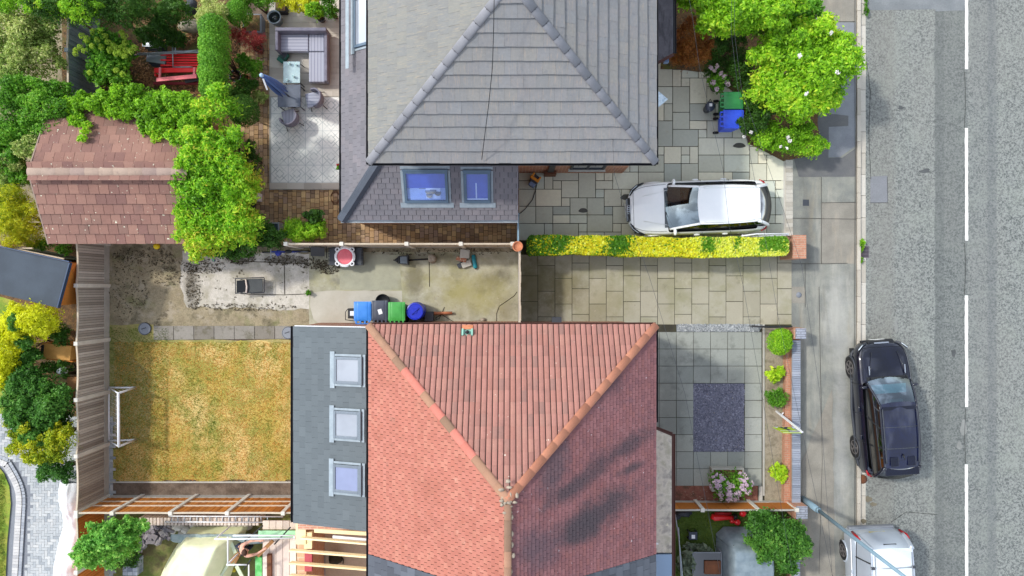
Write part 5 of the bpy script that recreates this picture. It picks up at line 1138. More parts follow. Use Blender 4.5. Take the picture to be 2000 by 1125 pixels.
P_('shrub', 'lime and green shrub growing against the thin fence below the lean-to corner', 'shrub', [B(575, 448, 24, 24, 1.2, .5), B(605, 452, 26, 20, 1.1, .45), B(625, 448, 14, 16, 1.0, .4)], 8500, .075, A_['lf_bright'], 25, aspect=.3, lump=.3)
P_('shrub', 'broad dark bluish leaves behind the lime shrub', 'shrub', [B(614, 424, 16, 14, 1.1, .3)], 500, .17, A_['lf_dark'], 26, aspect=.6, upb=.9)
P_('shrub', 'thin trailing plant on the shaded path below the dark clipped ball', 'shrub', [B(495, 320, 16, 30, .8, .3), B(490, 290, 10, 16, .8, .3)], 2200, .07, A_['lf_dark'], 27, lump=.5)
P_('geranium', 'small red-flowered plant at the edge of the patio by the lean-to gutter', 'flowers', [B(662, 326, 4, 5, .4, .15)], 200, .05, A_['lf_mid'], 28)
leafobj('flower_heads', [leaves([B(659, 322, 2.5, 2.5, .55, .05)], 60, .04, 3)], leafm('red_petal', ['#b0202a', '#d83848']), scene.objects['geranium'])
# lower left
P_('conifer', 'bright golden conifer beside the felt shed roof', 'conifer', [B(60, 618, 48, 30, 2.1, .6), B(30, 635, 42, 34, 2.0, .6), B(92, 630, 28, 30, 1.9, .6), B(10, 680, 34, 55, 1.8, .6), B(45, 655, 35, 25, 1.8, .5), B(8, 730, 24, 30, 1.6, .5)], 24000, .09, A_['lf_gold'], 30, aspect=.4, lump=.3)
P_('shrub', 'cool green shrub in front of the golden conifer', 'shrub', [B(30, 625, 10, 16, 2.55, .3), B(55, 690, 20, 14, 1.6, .35), B(42, 705, 24, 20, 1.5, .35), B(48, 668, 15, 12, 2.1, .25)], 7000, .09, A_['lf_cool'], 31)
P_('shrub', 'yellow-green shrub at the left edge below the golden conifer', 'shrub', [B(12, 715, 26, 30, 1.3, .5)], 5000, .08, A_['lf_gold'], 32, tlo=-.1, thi=.9)
P_('tree', 'dense cool green tree behind the middle of the long fence', 'tree', [B(72, 755, 38, 34, 1.7, .7), B(55, 785, 42, 42, 1.7, .7), B(98, 795, 38, 36, 1.8, .7), B(80, 825, 42, 34, 1.6, .7), B(45, 745, 28, 25, 1.4, .5)], 30000, .095, A_['lf_cool'], 33, tree=True, lump=.3, thi=.85)
P_('shrub', 'yellow-green shrub below the cool green tree at the long fence', 'shrub', [B(60, 855, 36, 32, 1.9, .5), B(95, 878, 44, 26, 1.7, .5), B(125, 855, 24, 32, 1.8, .5), B(45, 835, 26, 26, 1.8, .4)], 15000, .075, A_['lf_yelgr'], 34)
P_('shrub', 'dark twiggy shrub squeezed between the tan hutch and the long fence', 'shrub', [B(120, 650, 16, 22, 1.2, .4), B(128, 715, 12, 20, 1.0, .4), B(105, 715, 22, 12, 1.0, .35), B(128, 800, 14, 40, 1.1, .5), B(125, 840, 14, 20, 1.1, .4)], 7000, .08, A_['lf_dark'], 39)
P_('shrub', 'grey-green low shrub at the top of the white tarpaulin', 'shrub', [B(110, 910, 32, 22, 1.1, .4), B(130, 925, 18, 14, 1.0, .3), B(95, 925, 16, 12, .8, .3)], 6000, .07, A_['lf_cool'], 35, tlo=-.1, thi=.8)
P_('shrub', 'little green plant at the garage corner behind the long fence', 'shrub', [B(128, 487, 12, 14, .8, .3), B(85, 478, 18, 10, 1.0, .3)], 2000, .06, A_['lf_mid'], 36)
P_('tree', 'light green tree below the corner of the orange fence', 'tree', [B(200, 1045, 42, 26, 2.3, .5), B(185, 1075, 34, 26, 2.2, .5), B(235, 1040, 34, 24, 2.1, .5), B(225, 1075, 28, 24, 1.9, .5), B(265, 1025, 25, 14, 1.9, .3), B(250, 1060, 24, 22, 1.7, .4)], 15000, .1, A_['lf_fresh'], 37, tree=True, tlo=.0, thi=1.0, aspect=.6)
P_('shrub', 'dark ground plant at the foot of the light green tree', 'shrub', [B(250, 1090, 25, 18, .6, .3)], 2500, .07, A_['lf_dark'], 38)
# right
P_('tree', 'huge round glossy green tree beside the pavement', 'tree', [B(1560, 135, 88, 80, 1.9, 1.0), B(1520, 95, 50, 45, 1.9, .8), B(1600, 88, 48, 42, 1.9, .7), B(1622, 140, 38, 50, 1.8, .6), B(1508, 170, 45, 48, 1.8, .7), B(1560, 195, 58, 42, 1.7, .8), B(1600, 185, 38, 35, 1.6, .6), B(1570, 62, 48, 28, 1.8, .5)], 34000, .15, A_['lf_bright'], 40, base=(8.6, 6.9), tree=True, aspect=.42, r0=.12, lump=.2)
for a, b in ((1624, 64), (1562, 110), (1574, 184), (1634, 141)): leafobj('flower', [leaves([B(a, b, 3, 3, 3.05, .06)], 30, .07, a, aspect=.8)], A_['lf_white'], [o for o in scene.objects if o.get('label', '').startswith('huge round')][0])
P_('tree', 'leafy green tree at the top edge left of the big round tree', 'tree', [B(1380, 5, 40, 25, 2.6, .6), B(1430, 20, 50, 35, 2.6, .7), B(1490, 30, 45, 30, 2.6, .6), B(1400, 45, 40, 22, 2.3, .5), B(1445, 50, 40, 22, 2.3, .5), B(1530, 10, 40, 22, 2.6, .6), B(1340, -5, 30, 18, 2.4, .5)], 20000, .14, A_['lf_bright'], 41, tree=True, base=(7.4, 9.6), aspect=.45, lump=.3, tlo=-.1, thi=.9)
P_('shrub', 'olive shrub between the two bright trees', 'shrub', [B(1540, 30, 40, 25, 1.8, .5), B(1500, 55, 30, 22, 1.5, .5), B(1580, 22, 25, 18, 1.8, .4)], 8000, .09, A_['lf_mid'], 42)
P_('acer', 'brown bronze-leaved bush beside the dark bay roof', 'bush', [B(1342, 75, 26, 35, 1.4, .6), B(1350, 110, 28, 26, 1.3, .5), B(1325, 105, 22, 26, 1.2, .5), B(1372, 90, 18, 30, 1.2, .4)], 13000, .07, A_['lf_brown'], 43, aspect=.3)
P_('shrub', 'feathery mid-green bush right of the bronze bush', 'shrub', [B(1398, 95, 24, 22, 1.1, .4), B(1440, 105, 24, 22, 1.0, .4), B(1425, 80, 30, 16, 1.0, .4), B(1400, 130, 26, 20, .8, .3)], 9000, .07, A_['lf_dark'], 44, aspect=.28)
P_('shrub', 'dark leafy shrub behind the green and blue bins', 'shrub', [B(1440, 140, 24, 30, .9, .4), B(1460, 190, 14, 40, .9, .4), B(1470, 240, 26, 25, 1.1, .4), B(1490, 215, 25, 25, 1.3, .5)], 9000, .08, A_['lf_dark'], 45)
ro = P_('rose_bush', 'pink and white roses in a pot above the small black bin', 'roses', [B(1403, 160, 18, 16, .8, .3), B(1395, 140, 12, 10, .7, .25)], 2400, .07, A_['lf_mid'], 46)
for a, b, q in ((1393, 162, 5), (1399, 175, 4), (1414, 150, 4.5), (1421, 163, 5), (1388, 132, 4), (1400, 130, 4), (1394, 138, 3), (1408, 143, 3)): leafobj('flower', [leaves([B(a, b, q, q, 1.05, .06)], 90, .05, a, aspect=.8)], A_['lf_pink'], ro)
mb = MB(); mb.lathe([(.14, 0), (.2, .32), (.22, .32), (.22, .36), (.18, .36), (.17, .3), (0, .3)], G(1395, 172, .06), 18); mb.build('pot', A_['dkgrey'], ro)
wr = P_('rose_bush', 'green bush with white roses at the corner of the flagstone drive', 'roses', [B(1500, 265, 32, 26, .9, .4), B(1540, 278, 36, 24, .9, .4), B(1580, 285, 30, 22, .9, .4), B(1560, 262, 30, 20, 1.0, .4), B(1475, 250, 20, 18, .8, .3)], 15000, .075, A_['lf_bright'], 47, tlo=-.1, thi=.9, lump=.3)
for a, b, q in ((1542, 276, 4), (1540, 268, 3), (1467, 258, 3.5), (1452, 267, 3), (1524, 287, 2), (1537, 290, 2)): leafobj('flower', [leaves([B(a, b, q, q, 1.35, .05)], 60, .05, a, aspect=.8)], A_['lf_white'], wr)
P_('topiary', 'round bright clipped bush beside the driveway end of the front wall', 'bush', [B(1522, 668, 23, 26, .7, .4), B(1526, 655, 20, 14, .7, .35)], 8000, .05, A_['lf_bright'], 50, lump=.06)
P_('hosta', 'lime leafy plant just below the round clipped bush', 'hosta', [B(1515, 732, 17, 15, .3, .16)], 420, .13, A_['lf_lime'], 51, aspect=.5, upb=.9, lump=.2)
P_('shrub', 'small dark green plant in the middle of the front border', 'shrub', [B(1514, 779, 19, 18, .35, .22)], 2600, .055, A_['lf_mid'], 52, lump=.3)
P_('hosta', 'lime rosette plant near the lower end of the front border', 'hosta', [B(1519, 921, 17, 17, .3, .16)], 480, .13, A_['lf_lime'], 53, aspect=.45, upb=.9, lump=.15)
P_('tree', 'glossy green shrub-tree leaning over the low neighbouring wall', 'tree', [B(1500, 1030, 34, 30, 1.6, .6), B(1530, 1045, 38, 34, 1.7, .6), B(1555, 1070, 28, 30, 1.6, .5), B(1510, 1070, 28, 25, 1.6, .5), B(1480, 1055, 22, 28, 1.4, .5), B(1535, 1095, 22, 20, 1.5, .4), B(1490, 1010, 26, 16, 1.3, .4), B(1550, 1030, 22, 14, 1.4, .3)], 14000, .12, A_['lf_cool'], 54, tree=True, aspect=.4, tbias=-.1)
P_('grass_tuft', 'green weed growing in the kerb channel above the drain grate', 'weed', [B(1684, 475, 5, 12, .08, .07), B(1682, 508, 2.5, 5, .05, .05)], 600, .06, A_['lf_bright'], 55, r0=.005)
P_('grass_tuft', 'weed growing in the kerb channel at the top of the road', 'weed', [B(1692, 22, 4, 10, .08, .06), B(1691, 3, 2.5, 8, .05, .05)], 500, .06, A_['lf_mid'], 56, r0=.005)
P_('grass_tuft', 'weed growing where the concrete pads meet', 'weed', [B(603, 572, 4, 4, .1, .07)], 160, .08, A_['lf_mid'], 57, r0=.005)
# planter with pale flowers in the front garden
pl_ = thing('flower_planter', 'square planter overflowing with pale pink and cream flowers on the front slabs', 'planter', tuple(G(1423, 935, 0)))
a, b = G(1390, 914, .3), G(1453, 960, .3); c = (a + b) / 2; w_, d_ = b.x - a.x, a.y - b.y
mb = MB()
for s in (-1, 1): mb.box((c.x + s * (w_ / 2 - .03), c.y, .18), (.06, d_, .28)); mb.box((c.x, c.y + s * (d_ / 2 - .03), .18), (w_ - .12, .06, .28))
mb.build('trough', A_['conc_post'], pl_); MB().box((c.x, c.y, .2), (w_ - .12, d_ - .12, .2)).build('compost', A_['mulch'], pl_)
bl = [B(1400, 938, 18, 14, .5, .25), B(1425, 945, 26, 20, .6, .3), B(1448, 945, 18, 22, .55, .25), B(1420, 965, 20, 12, .4, .2)]
leafobj('foliage', [leaves(bl, 2600, .08, 60)], A_['lf_mid'], pl_)
r = random.Random(6); fl = []
for i in range(90):
    q = r.choice(bl); an = r.uniform(0, 6.28); rr = math.sqrt(r.random()) * 1.05; p = (q[0] + q[3] * rr * math.cos(an), q[1] + q[4] * rr * math.sin(an), q[2] + q[5] * math.sqrt(max(0, 1 - min(1, rr) ** 2)) + .05)
    fl.append(leaves([(p[0], p[1], p[2] + .03, .055, .055, .02)], 30, .055, i, aspect=.6, upb=1.2, inner=0, tlo=r.random() * .6))
leafobj('flower_heads', fl, A_['lf_pink'], pl_)
# ------------------------------------------------------------------ vehicles (local frame: +x forward, +y left, z up)
def paintm(name, c, flake=.0, met=.0, rough=.25, noisec=None):
    t = NT(name); t.bsdf.inputs['Base Color'].default_value = hexc(c)
    if noisec: t.L(t.ramp(t.sstep(t.noise(1.6, 4), .35, .7), [hexc(c), hexc(noisec)]), t.bsdf.inputs['Base Color'])
    t.bsdf.inputs['Roughness'].default_value = rough; t.bsdf.inputs['Metallic'].default_value = met
    t.bsdf.inputs['Coat Weight'].default_value = .8; t.bsdf.inputs['Coat Roughness'].default_value = .04; return t.m
A_['car_white'] = paintm('white_car_paint', '#eef1f0', rough=.3, noisec='#f4f6f4')
A_['car_navy'] = paintm('navy_car_paint', '#070b1a', met=.0, rough=.12, noisec='#0b1024')
A_['car_silver'] = paintm('silver_van_paint', '#b3bdc8', met=.35, rough=.35, noisec='#bcc6d0')
A_['glass'] = glassm('tinted_car_glass', '#5f7376', .22); A_['glass_dk'] = glassm('dark_car_glass', '#1c2428', .24); A_['glass_l'] = glassm('clear_windscreen', '#7f979e', .22, (.8, .95, 1, 1))
A_['interior'] = pm('grey_seat_cloth', ['#5f666b', '#6d7478'], .8); A_['interior_d'] = pm('dark_cabin_trim', '#25282b', .8); A_['interior_t'] = pm('teal_shade_cloth', ['#6f9fa2', '#9cc3c2'], .7)
A_['chrome'] = pm('satin_chrome', '#c6cbd0', .2, metal=.9, f=(20, .02)); A_['lamp_red'] = pm('red_lens', '#a01820', .2); A_['lamp_w'] = pm('clear_lens', '#c9d4da', .12, spec=.9)
A_['alloy'] = pm('grey_alloy', '#6e6a68', .45, metal=.4)

def lerp(a, b, u): return a + (b - a) * u
def interp(xs, ys, x):
    if x <= xs[0]: return ys[0]
    for i in range(len(xs) - 1):
        if x <= xs[i + 1]:
            u = (x - xs[i]) / (xs[i + 1] - xs[i]); u = u * u * (3 - 2 * u) * .35 + u * .65; return lerp(ys[i], ys[i + 1], u)
    return ys[-1]
def coons(mb, c0, c1, d0, d1, nu=10, nv=8, bul=(0, 0, 0), m=0, flip=False):
    """c0(u) bottom edge, c1(u) top edge, d0(v) left edge, d1(v) right edge"""
    bul = Vector(bul)
    def fn(u, v):
        p = c0(u) * (1 - v) + c1(u) * v + d0(v) * (1 - u) + d1(v) * u - (c0(0) * (1 - u) * (1 - v) + c0(1) * u * (1 - v) + c1(0) * (1 - u) * v + c1(1) * u * v)
        return p + bul * (16 * u * (1 - u) * v * (1 - v))
    if flip: return mb.sheet(lambda u, v: fn(1 - u, v), nu, nv, .5, m)
    return mb.sheet(fn, nu, nv, .5, m)
def arc(a, b, bv): a, b, bv = Vector(a), Vector(b), Vector(bv); return lambda u: a + (b - a) * u + bv * (4 * u * (1 - u))
def mir(p): return Vector((p[0], -p[1], p[2]))

def car(label, cat, loc, rz, S_, paint, group=None):
    t = thing(S_.get('name', 'parked_car'), label, cat, loc, rz, group); X = S_['x']; Wd = S_['w']; Zd = S_['zd']; Zs = S_['zs']; cab = S_['cab']
    # body shell
    mb = MB(); N = 44; xs = [lerp(X[0], X[-1], i / N) for i in range(N + 1)]
    prof = []
    for x in xs:
        w_ = interp(X, Wd, x); zd = interp(X, Zd, x); zs = interp(X, Zs, x); zb = interp(X, S_['zb'], x)
        prof.append([(w_ * .90, zb), (w_ * .975, zb + .10), (w_ * 1.0, lerp(zb, zs, .55)), (w_ * .995, lerp(zb, zs, .8)), (w_ * .955, zs - .015), (w_ * .90, zs + (zd - zs) * .35), (w_ * .62, zd - .008), (w_ * .3, zd), (0, zd + .006)])
    k = len(prof[0]); base = len(mb.v)
    vs = []
    for x, p in zip(xs, prof):
        nose = 1.0
        row = [(x, y, z) for y, z in p] + [(x, -y, z) for y, z in p[-2::-1]]
        vs += row
    kk = 2 * k - 1; fs = []
    for i in range(N):
        xm = (xs[i] + xs[i + 1]) / 2
        for j in range(kk - 1):
            if cab[0] < xm < cab[1] and 4 < j < kk - 6: continue
            fs.append((i * kk + j, i * kk + j + 1, (i + 1) * kk + j + 1, (i + 1) * kk + j))
    fs.append(tuple(range(kk))); fs.append(tuple(range(N * kk, (N + 1) * kk))[::-1])
    mb.add(vs, fs, .5, 0, True); o = mb.build('body', paint, t, local=True, recalc=True)
    md = o.modifiers.new('sub', 'SUBSURF'); md.levels = 1; md.render_levels = 1
    # underside
    MB().box((0, 0, .3), (X[-1] - X[0] - .5, max(Wd) * 1.7, .2), t=.5).build('underbody', A_['black'], t, local=True)
    # greenhouse
    A, Bt, C, D = Vector(S_['A']), Vector(S_['B']), Vector(S_['C']), Vector(S_['D'])   # A pillar foot, A pillar top, D pillar top, D pillar foot  (left side, y>0)
    sideroof = arc(Bt, C, (0, .03, S_.get('rb', .05))); belt = arc(A, D, (0, S_.get('bb', .06), 0))
    ws = MB(); coons(ws, arc(A, mir(A), (.13, 0, .03)), arc(Bt, mir(Bt), (.07, 0, .045)), arc(A, Bt, (0, 0, 0.03)), arc(mir(A), mir(Bt), (0, 0, .03)), bul=(.02, 0, .02)); ws.build('windscreen', S_.get('gws', A_['glass_l']), t, local=True, recalc=True)
    rf = MB(); rfn = lambda u: sideroof(u); coons(rf, arc(Bt, mir(Bt), (.07, 0, .045)), arc(C, mir(C), (-.05, 0, .04)), lambda v: sideroof(v), lambda v: mir(sideroof(v)), 12, 16, (0, 0, .02)); roof = rf.build('roof', S_.get('roofm', paint), t, local=True, recalc=True)
    rg = MB(); coons(rg, arc(C, mir(C), (-.05, 0, .04)), arc(D, mir(D), (-.14, 0, .02)), arc(C, D, (-.01, 0, .03)), arc(mir(C), mir(D), (-.01, 0, .03)), bul=(-.02, 0, .02)); rg.build('rear_window', S_.get('grw', A_['glass_dk']), t, local=True, recalc=True)
    for s in (1, -1):
        f = (lambda p: p) if s == 1 else mir
        sd = MB(); coons(sd, lambda u: f(belt(u)), lambda u: f(sideroof(u)), lambda v: f(arc(A, Bt, (0, 0, .03))(v)), lambda v: f(arc(D, C, (-.01, 0, .03))(v)), 16, 6, (0, .02 * s, 0)); sd.build('side_window', S_.get('gsd', A_['glass']), t, local=True, recalc=True)
        pl = MB(); q = arc(A, Bt, (0, 0, .035)); pl.tube([f(q(i / 8)) for i in range(9)], .04, 8); q2 = arc(C, D, (-.01, 0, .035)); pl.tube([f(q2(i / 8)) for i in range(9)], S_.get('dp', .05), 8)
        pl.tube([f(sideroof(i / 14)) for i in range(15)], .032, 8); pl.build('pillar', S_.get('pillm', paint), t, local=True)
        bp = MB()
        for u in S_['bp']: a, b = belt(u), sideroof(u + .02); bp.beam(f(a + Vector((0, .006, 0))), f(b + Vector((0, .01, -.01))), .07, .03)
        bp.tube([f(belt(i / 14) + Vector((0, .004, 0))) for i in range(15)], .016, 6); bp.build('window_trim', A_['black'], t, local=True)
        if S_.get('rails'):
            rr = MB(); pts = [sideroof(i / 14) + Vector((0, -.045, .06 - .05 * (abs(i / 7 - 1) ** 6))) for i in range(1, 14)]; rr.tube([f(p) for p in pts], .02, 6); rr.build('roof_rail', S_['rails'], t, local=True)
        # mirrors
        mp = A + Vector((-.16, .11, .07)); mr = MB(); mr.blob(f(mp), (.06, .12, .075), 12, jit=.1); mr.beam(f(A + Vector((-.12, 0, .02))), f(mp), .05, .04); mr.build('wing_mirror', S_.get('mirm', paint), t, local=True)
        # handles
        for hx in S_['hx']:
            hb = MB(); wy = interp(X, Wd, hx); zz = interp(X, Zs, hx) - .09; hb.blob((hx, s * (wy * 1.0 + .01), zz), (.11, .03, .025), 10); hb.build('door_handle', S_.get('hm', paint), t, local=True)
        # wheels
        for wx in S_['wx']:
            wy = interp(X, Wd, wx); rw = S_['rw']; c = (wx, s * (wy * .97 - .09), rw)
            wh = MB(); wh.lathe([(rw * .62, -.11), (rw * .93, -.115), (rw, -.08), (rw, .08), (rw * .93, .115), (rw * .62, .11)], c, 32, axis='Y'); wo = wh.build('wheel', A_['tyre'], t, local=True)
            rm = MB(); so = s * .105
            rm.torus((c[0], c[1] + so, c[2]), rw * .62, .018, 32, 6, ax='Y'); rm.lathe([(rw * .6, c[1] * 0 + 0), (rw * .55, -.03 * s), (0, -.035 * s)], (c[0], c[1] + so - .03 * s, c[2]), 24, axis='Y', t=.2)
            for q in range(5):
                a = 2 * math.pi * q / 5 + .3
                for da in (-.13, .13): rm.beam((c[0], c[1] + so, c[2]), (c[0] + rw * .62 * math.cos(a + da), c[1] + so, c[2] + rw * .62 * math.sin(a + da)), .03, .03, up=(0, 1, 0))
            rm.lathe([(.05, 0), (.045, .02 * s), (0, .025 * s)], (c[0], c[1] + so, c[2]), 12, axis='Y'); rm.build('rim', A_['alloy'], wo, local=True)
            ar = MB(); n = 14; wyy = s * (wy * .985)
            ar.tube([(wx + (rw + .035) * math.cos(math.pi * i / n), wyy - .0, rw + (rw + .035) * math.sin(math.pi * i / n) * .92) for i in range(n + 1)], .032, 6); ar.build('wheel_arch', S_.get('archm', paint), t, local=True)
            ab = MB(); ab.lathe([(rw + .03, 0), (0, .001 * s)], (wx, s * (wy * .975), rw), 28, axis='Y', smooth=False); ab.build('arch_liner', A_['black'], t, local=True)
    # cabin
    z0 = A.z - .35; mb = MB(); mb.box(((A.x + D.x) / 2, 0, z0 - .06), (A.x - D.x, abs(A.y) * 2 - .1, .06)); mb.build('cabin_floor', A_['interior_d'], t, local=True)
    ds = MB(); ds.box((A.x - .12, 0, A.z - .1), (.55, abs(A.y) * 2 - .12, .16)); ds.torus((A.x - .48, -S_.get('drv', 1) * -.36, A.z - .02), .17, .015, 20, 6, ax='X'); ds.build('dashboard', S_.get('dashm', A_['interior']), t, local=True, bevel=.04)
    for sx in S_['seats']:
        for sy in (-.36, .36):
            st = MB(); st.box((sx + .05, sy, z0 + .05), (.5, .48, .16)); st.box((sx - .22, sy, z0 + .32), (.14, .46, .52), ry=R(-14)); st.box((sx - .3, sy, z0 + .66), (.1, .24, .16), ry=R(-14)); st.build('seat', S_.get('seatm', A_['interior']), t, local=True, bevel=.05)
    return t

def plate(t, p, m, front=True, w_=.5):
    MB().box(p, (.012, w_, .11), t=.5).build('number_plate', m, t, local=True)
A_['plate_y'] = pm('yellow_plate', '#c9b62e', .5); A_['plate_w'] = pm('white_plate', '#d8dbd8', .5)

# --- white estate, nose to the left
wh = dict(name='parked_car', x=[-2.36, -2.28, -2.1, -1.6, -.9, 0, .8, 1.4, 1.85, 2.15, 2.32, 2.38], w=[.60, .76, .86, .905, .92, .925, .925, .915, .87, .76, .55, .40],
          zd=[.72, .86, .97, 1.0, 1.0, .99, .97, .90, .82, .74, .66, .60], zs=[.66, .80, .90, .93, .92, .91, .88, .82, .76, .70, .62, .56], zb=[.34, .28, .24, .22, .22, .22, .22, .22, .22, .24, .28, .32],
          cab=(-1.95, 1.05), A=(1.04, .73, .95), B=(.14, .61, 1.40), C=(-1.80, .56, 1.36), D=(-2.27, .68, .93), bp=(.38, .66), wx=(1.43, -1.40), rw=.33, hx=(.1, -.85), seats=(.0, -.95), rails=A_['car_white'], dp=.06, rb=.05, gws=A_['glass_l'], gsd=A_['glass'], drv=-1)
pw = G(1364, 405, .8); wc = car('white estate car parked nose to the house beside the golden hedge', 'car', (pw.x, pw.y, .06), math.pi + R(1.8), wh, A_['car_white'])
gr = MB(); gr.box((2.34, 0, .53), (.1, .82, .3), t=.5); gr.build('grille', A_['black'], wc, local=True, bevel=.05)
gl = MB()
for i in range(-5, 6): gl.box((2.397, i * .07, .53), (.012, .012, .27))
for i in range(4): gl.box((2.396, 0, .42 + i * .07), (.012, .76, .01))
gl.build('grille_bars', A_['steel'], wc, local=True)
for i, y in enumerate((-.105, -.035, .035, .105)):
    MB().torus((2.41, y, .66), .045, .009, 20, 6, ax='X').torus((2.36, y, .715), .042, .009, 20, 6, ax='Z').build('ring_emblem', A_['chrome'], wc, local=True)
for s in (1, -1):
    hl = MB()
    hl.sheet(lambda u, v: Vector((lerp(2.26, 1.88, u) , s * (lerp(.52, .85, u) + .01 * v), lerp(.66, .62, v) + .045 * u + .03 * (1 - v))), 8, 2, .5)
    hl.tube([(2.31, s * .48, .655), (2.22, s * .66, .70), (2.05, s * .80, .735), (1.84, s * .885, .765)], [.03, .055, .05, .02], 8, flat=.6); hl.build('headlight', A_['black'], wc, local=True)
    MB().tube([(2.32, s * .5, .665), (2.23, s * .67, .715), (2.06, s * .81, .75)], .018, 6).build('daytime_lamp', A_['lamp_w'], wc, local=True)
    tl = MB(); tl.tube([(-2.31, s * .64, .74), (-2.22, s * .79, .78), (-2.08, s * .87, .8)], [.03, .04, .015], 8, flat=.7); tl.build('tail_light', A_['lamp_red'], wc, local=True)
    cr = MB(); cr.tube([(1.9, s * .42, .83), (1.4, s * .52, .905), (1.05, s * .6, .955)], .008, 5); cr.build('bonnet_crease', A_['car_white'], wc, local=True)
MB().box((-1.80, 0, 1.395), (.14, 1.0, .03)).build('spoiler', A_['car_white'], wc, local=True, bevel=.012)
MB().tube([(-1.2, 0, 1.45), (-1.32, 0, 1.53), (-1.4, 0, 1.5)], [.03, .015, .008], 6).build('aerial', A_['car_white'], wc, local=True)
MB().beam((1.15, -.55, .975), (.95, .1, 1.03), .03, .02).beam((1.17, .15, .985), (.97, .62, 1.0), .03, .02).build('wiper', A_['black'], wc, local=True)
MB().beam((-2.15, 0, 1.06), (-1.98, .42, 1.2), .025, .02).build('rear_wiper', A_['black'], wc, local=True)
mb = MB(); mb.box((-1.4, 0, .72), (.9, 1.0, .3)); mb.build('parcel_shelf', A_['interior_d'], wc, local=True)
plate(wc, (2.42, 0, .36), A_['plate_w']); plate(wc, (-2.385, 0, .7), A_['plate_y'])

# --- navy SUV, nose up the picture
nv = dict(name='parked_car', x=[-2.28, -2.2, -2.05, -1.5, -.8, 0, .8, 1.3, 1.75, 2.05, 2.24, 2.32], w=[.66, .80, .88, .93, .94, .94, .93, .92, .89, .80, .60, .42],
          zd=[.80, .98, 1.08, 1.12, 1.12, 1.10, 1.09, 1.05, .98, .90, .80, .70], zs=[.74, .90, 1.0, 1.04, 1.03, 1.01, .99, .96, .90, .83, .74, .64], zb=[.42, .36, .32, .30, .30, .30, .30, .30, .30, .32, .36, .40],
          cab=(-2.0, .95), A=(.98, .74, 1.10), B=(.30, .60, 1.60), C=(-1.78, .57, 1.60), D=(-2.18, .70, 1.12), bp=(.36, .66), wx=(1.40, -1.36), rw=.37, hx=(.05, -.9), seats=(.0, -.95),
          rails=A_['dkgrey'], dp=.06, gws=glassm('blue_windscreen', '#86b0bd', .2, (.8, .92, 1, 1)), gsd=A_['glass_dk'], roofm=pm('glass_roof_panel', ['#080d26', '#0e1636'], .06, spec=.9, coat=1.0, n=(1.2, .2), f=(6, .05)), archm=A_['dkgrey'], dashm=A_['interior_d'], seatm=A_['interior'], pillm=A_['car_navy'], mirm=A_['car_navy'], drv=1)
cf, cr_ = G(1723, 664, .75), G(1752, 934, 1.0); cn = (G(1733, 800, .9)); ang = math.atan2(cf.y - cr_.y, cf.x - cr_.x)
ctr = Vector(((12.78 + 13.06) / 2, (1.72 * -1 - 6.42) / 2 + .02, -.005)); ang = math.atan2(4.6, -.30)
nc = car('dark navy blue car with a glass roof parked half on the kerb', 'car', (12.68, -4.09, .01), ang, nv, A_['car_navy'])
for s in (1, -1):
    MB().tube([(2.26, s * .5, .80), (2.16, s * .70, .84), (2.0, s * .84, .88)], [.03, .045, .02], 8, flat=.6).build('headlight', A_['dkgrey'], nc, local=True)
    MB().tube([(2.2, s * .66, .86), (2.04, s * .83, .905)], .014, 6).build('daytime_lamp', A_['lamp_w'], nc, local=True)
    MB().tube([(-2.24, s * .68, .93), (-2.15, s * .81, .97), (-2.0, s * .87, .98)], [.03, .045, .02], 8, flat=.7).build('tail_light', A_['lamp_red'], nc, local=True)
    MB().box((1.35, s * .60, 1.075), (.30, .035, .02)).build('bonnet_vent', A_['chrome'], nc, local=True, bevel=.006)
    MB().tube([(1.95, s * .44, .96), (1.4, s * .55, 1.065), (1.0, s * .62, 1.11)], .01, 5).build('bonnet_crease', A_['car_navy'], nc, local=True)
    MB().tube([(2.2, s * .55, .45), (1.9, s * .84, .42), (0, s * .945, .40), (-1.9, s * .88, .44), (-2.2, s * .72, .5)], .045, 8).build('side_cladding', A_['dkgrey'], nc, local=True)
    MB().box((-1.58, s * .28, 1.685), (.3, .26, .03)).build('roof_panel_fitting', A_['car_navy'], nc, local=True, bevel=.01)
gb = MB(); gb.box((2.26, 0, .72), (.1, .9, .16)); gb.box((2.27, 0, .5), (.1, 1.1, .14)); gb.build('grille', A_['black'], nc, local=True, bevel=.03)
MB().box((2.24, 0, .82), (.05, .5, .02)).build('bonnet_badge_strip', A_['chrome'], nc, local=True)
for x, h in ((-.45, 1.70), (-1.15, 1.70)): MB().tube([(x, -.6, h - .055), (x, -.3, h - .012), (x, 0, h), (x, .3, h - .012), (x, .6, h - .055)], .014, 6).build('roof_bar', A_['dkgrey'], nc, local=True)
MB().box((.16, 0, 1.655), (.12, 1.1, .02)).build('roof_header', A_['car_navy'], nc, local=True, bevel=.01)
MB().box((-1.92, 0, 1.60), (.26, 1.12, .035)).build('spoiler', A_['car_navy'], nc, local=True, bevel=.015)
MB().tube([(-1.35, 0, 1.71), (-1.45, 0, 1.78), (-1.52, 0, 1.75)], [.03, .015, .008], 6).build('aerial', A_['black'], nc, local=True)
MB().beam((1.08, -.55, 1.13), (.9, .1, 1.2), .03, .02).beam((1.1, .15, 1.14), (.92, .62, 1.16), .03, .02).build('wiper', A_['black'], nc, local=True)
MB().box((.72, .0, 1.10), (.3, 1.15, .02)).build('sun_shade', A_['interior_t'], nc, local=True)
plate(nc, (2.33, 0, .52), A_['plate_w']); plate(nc, (-2.31, 0, .85), A_['plate_y'])

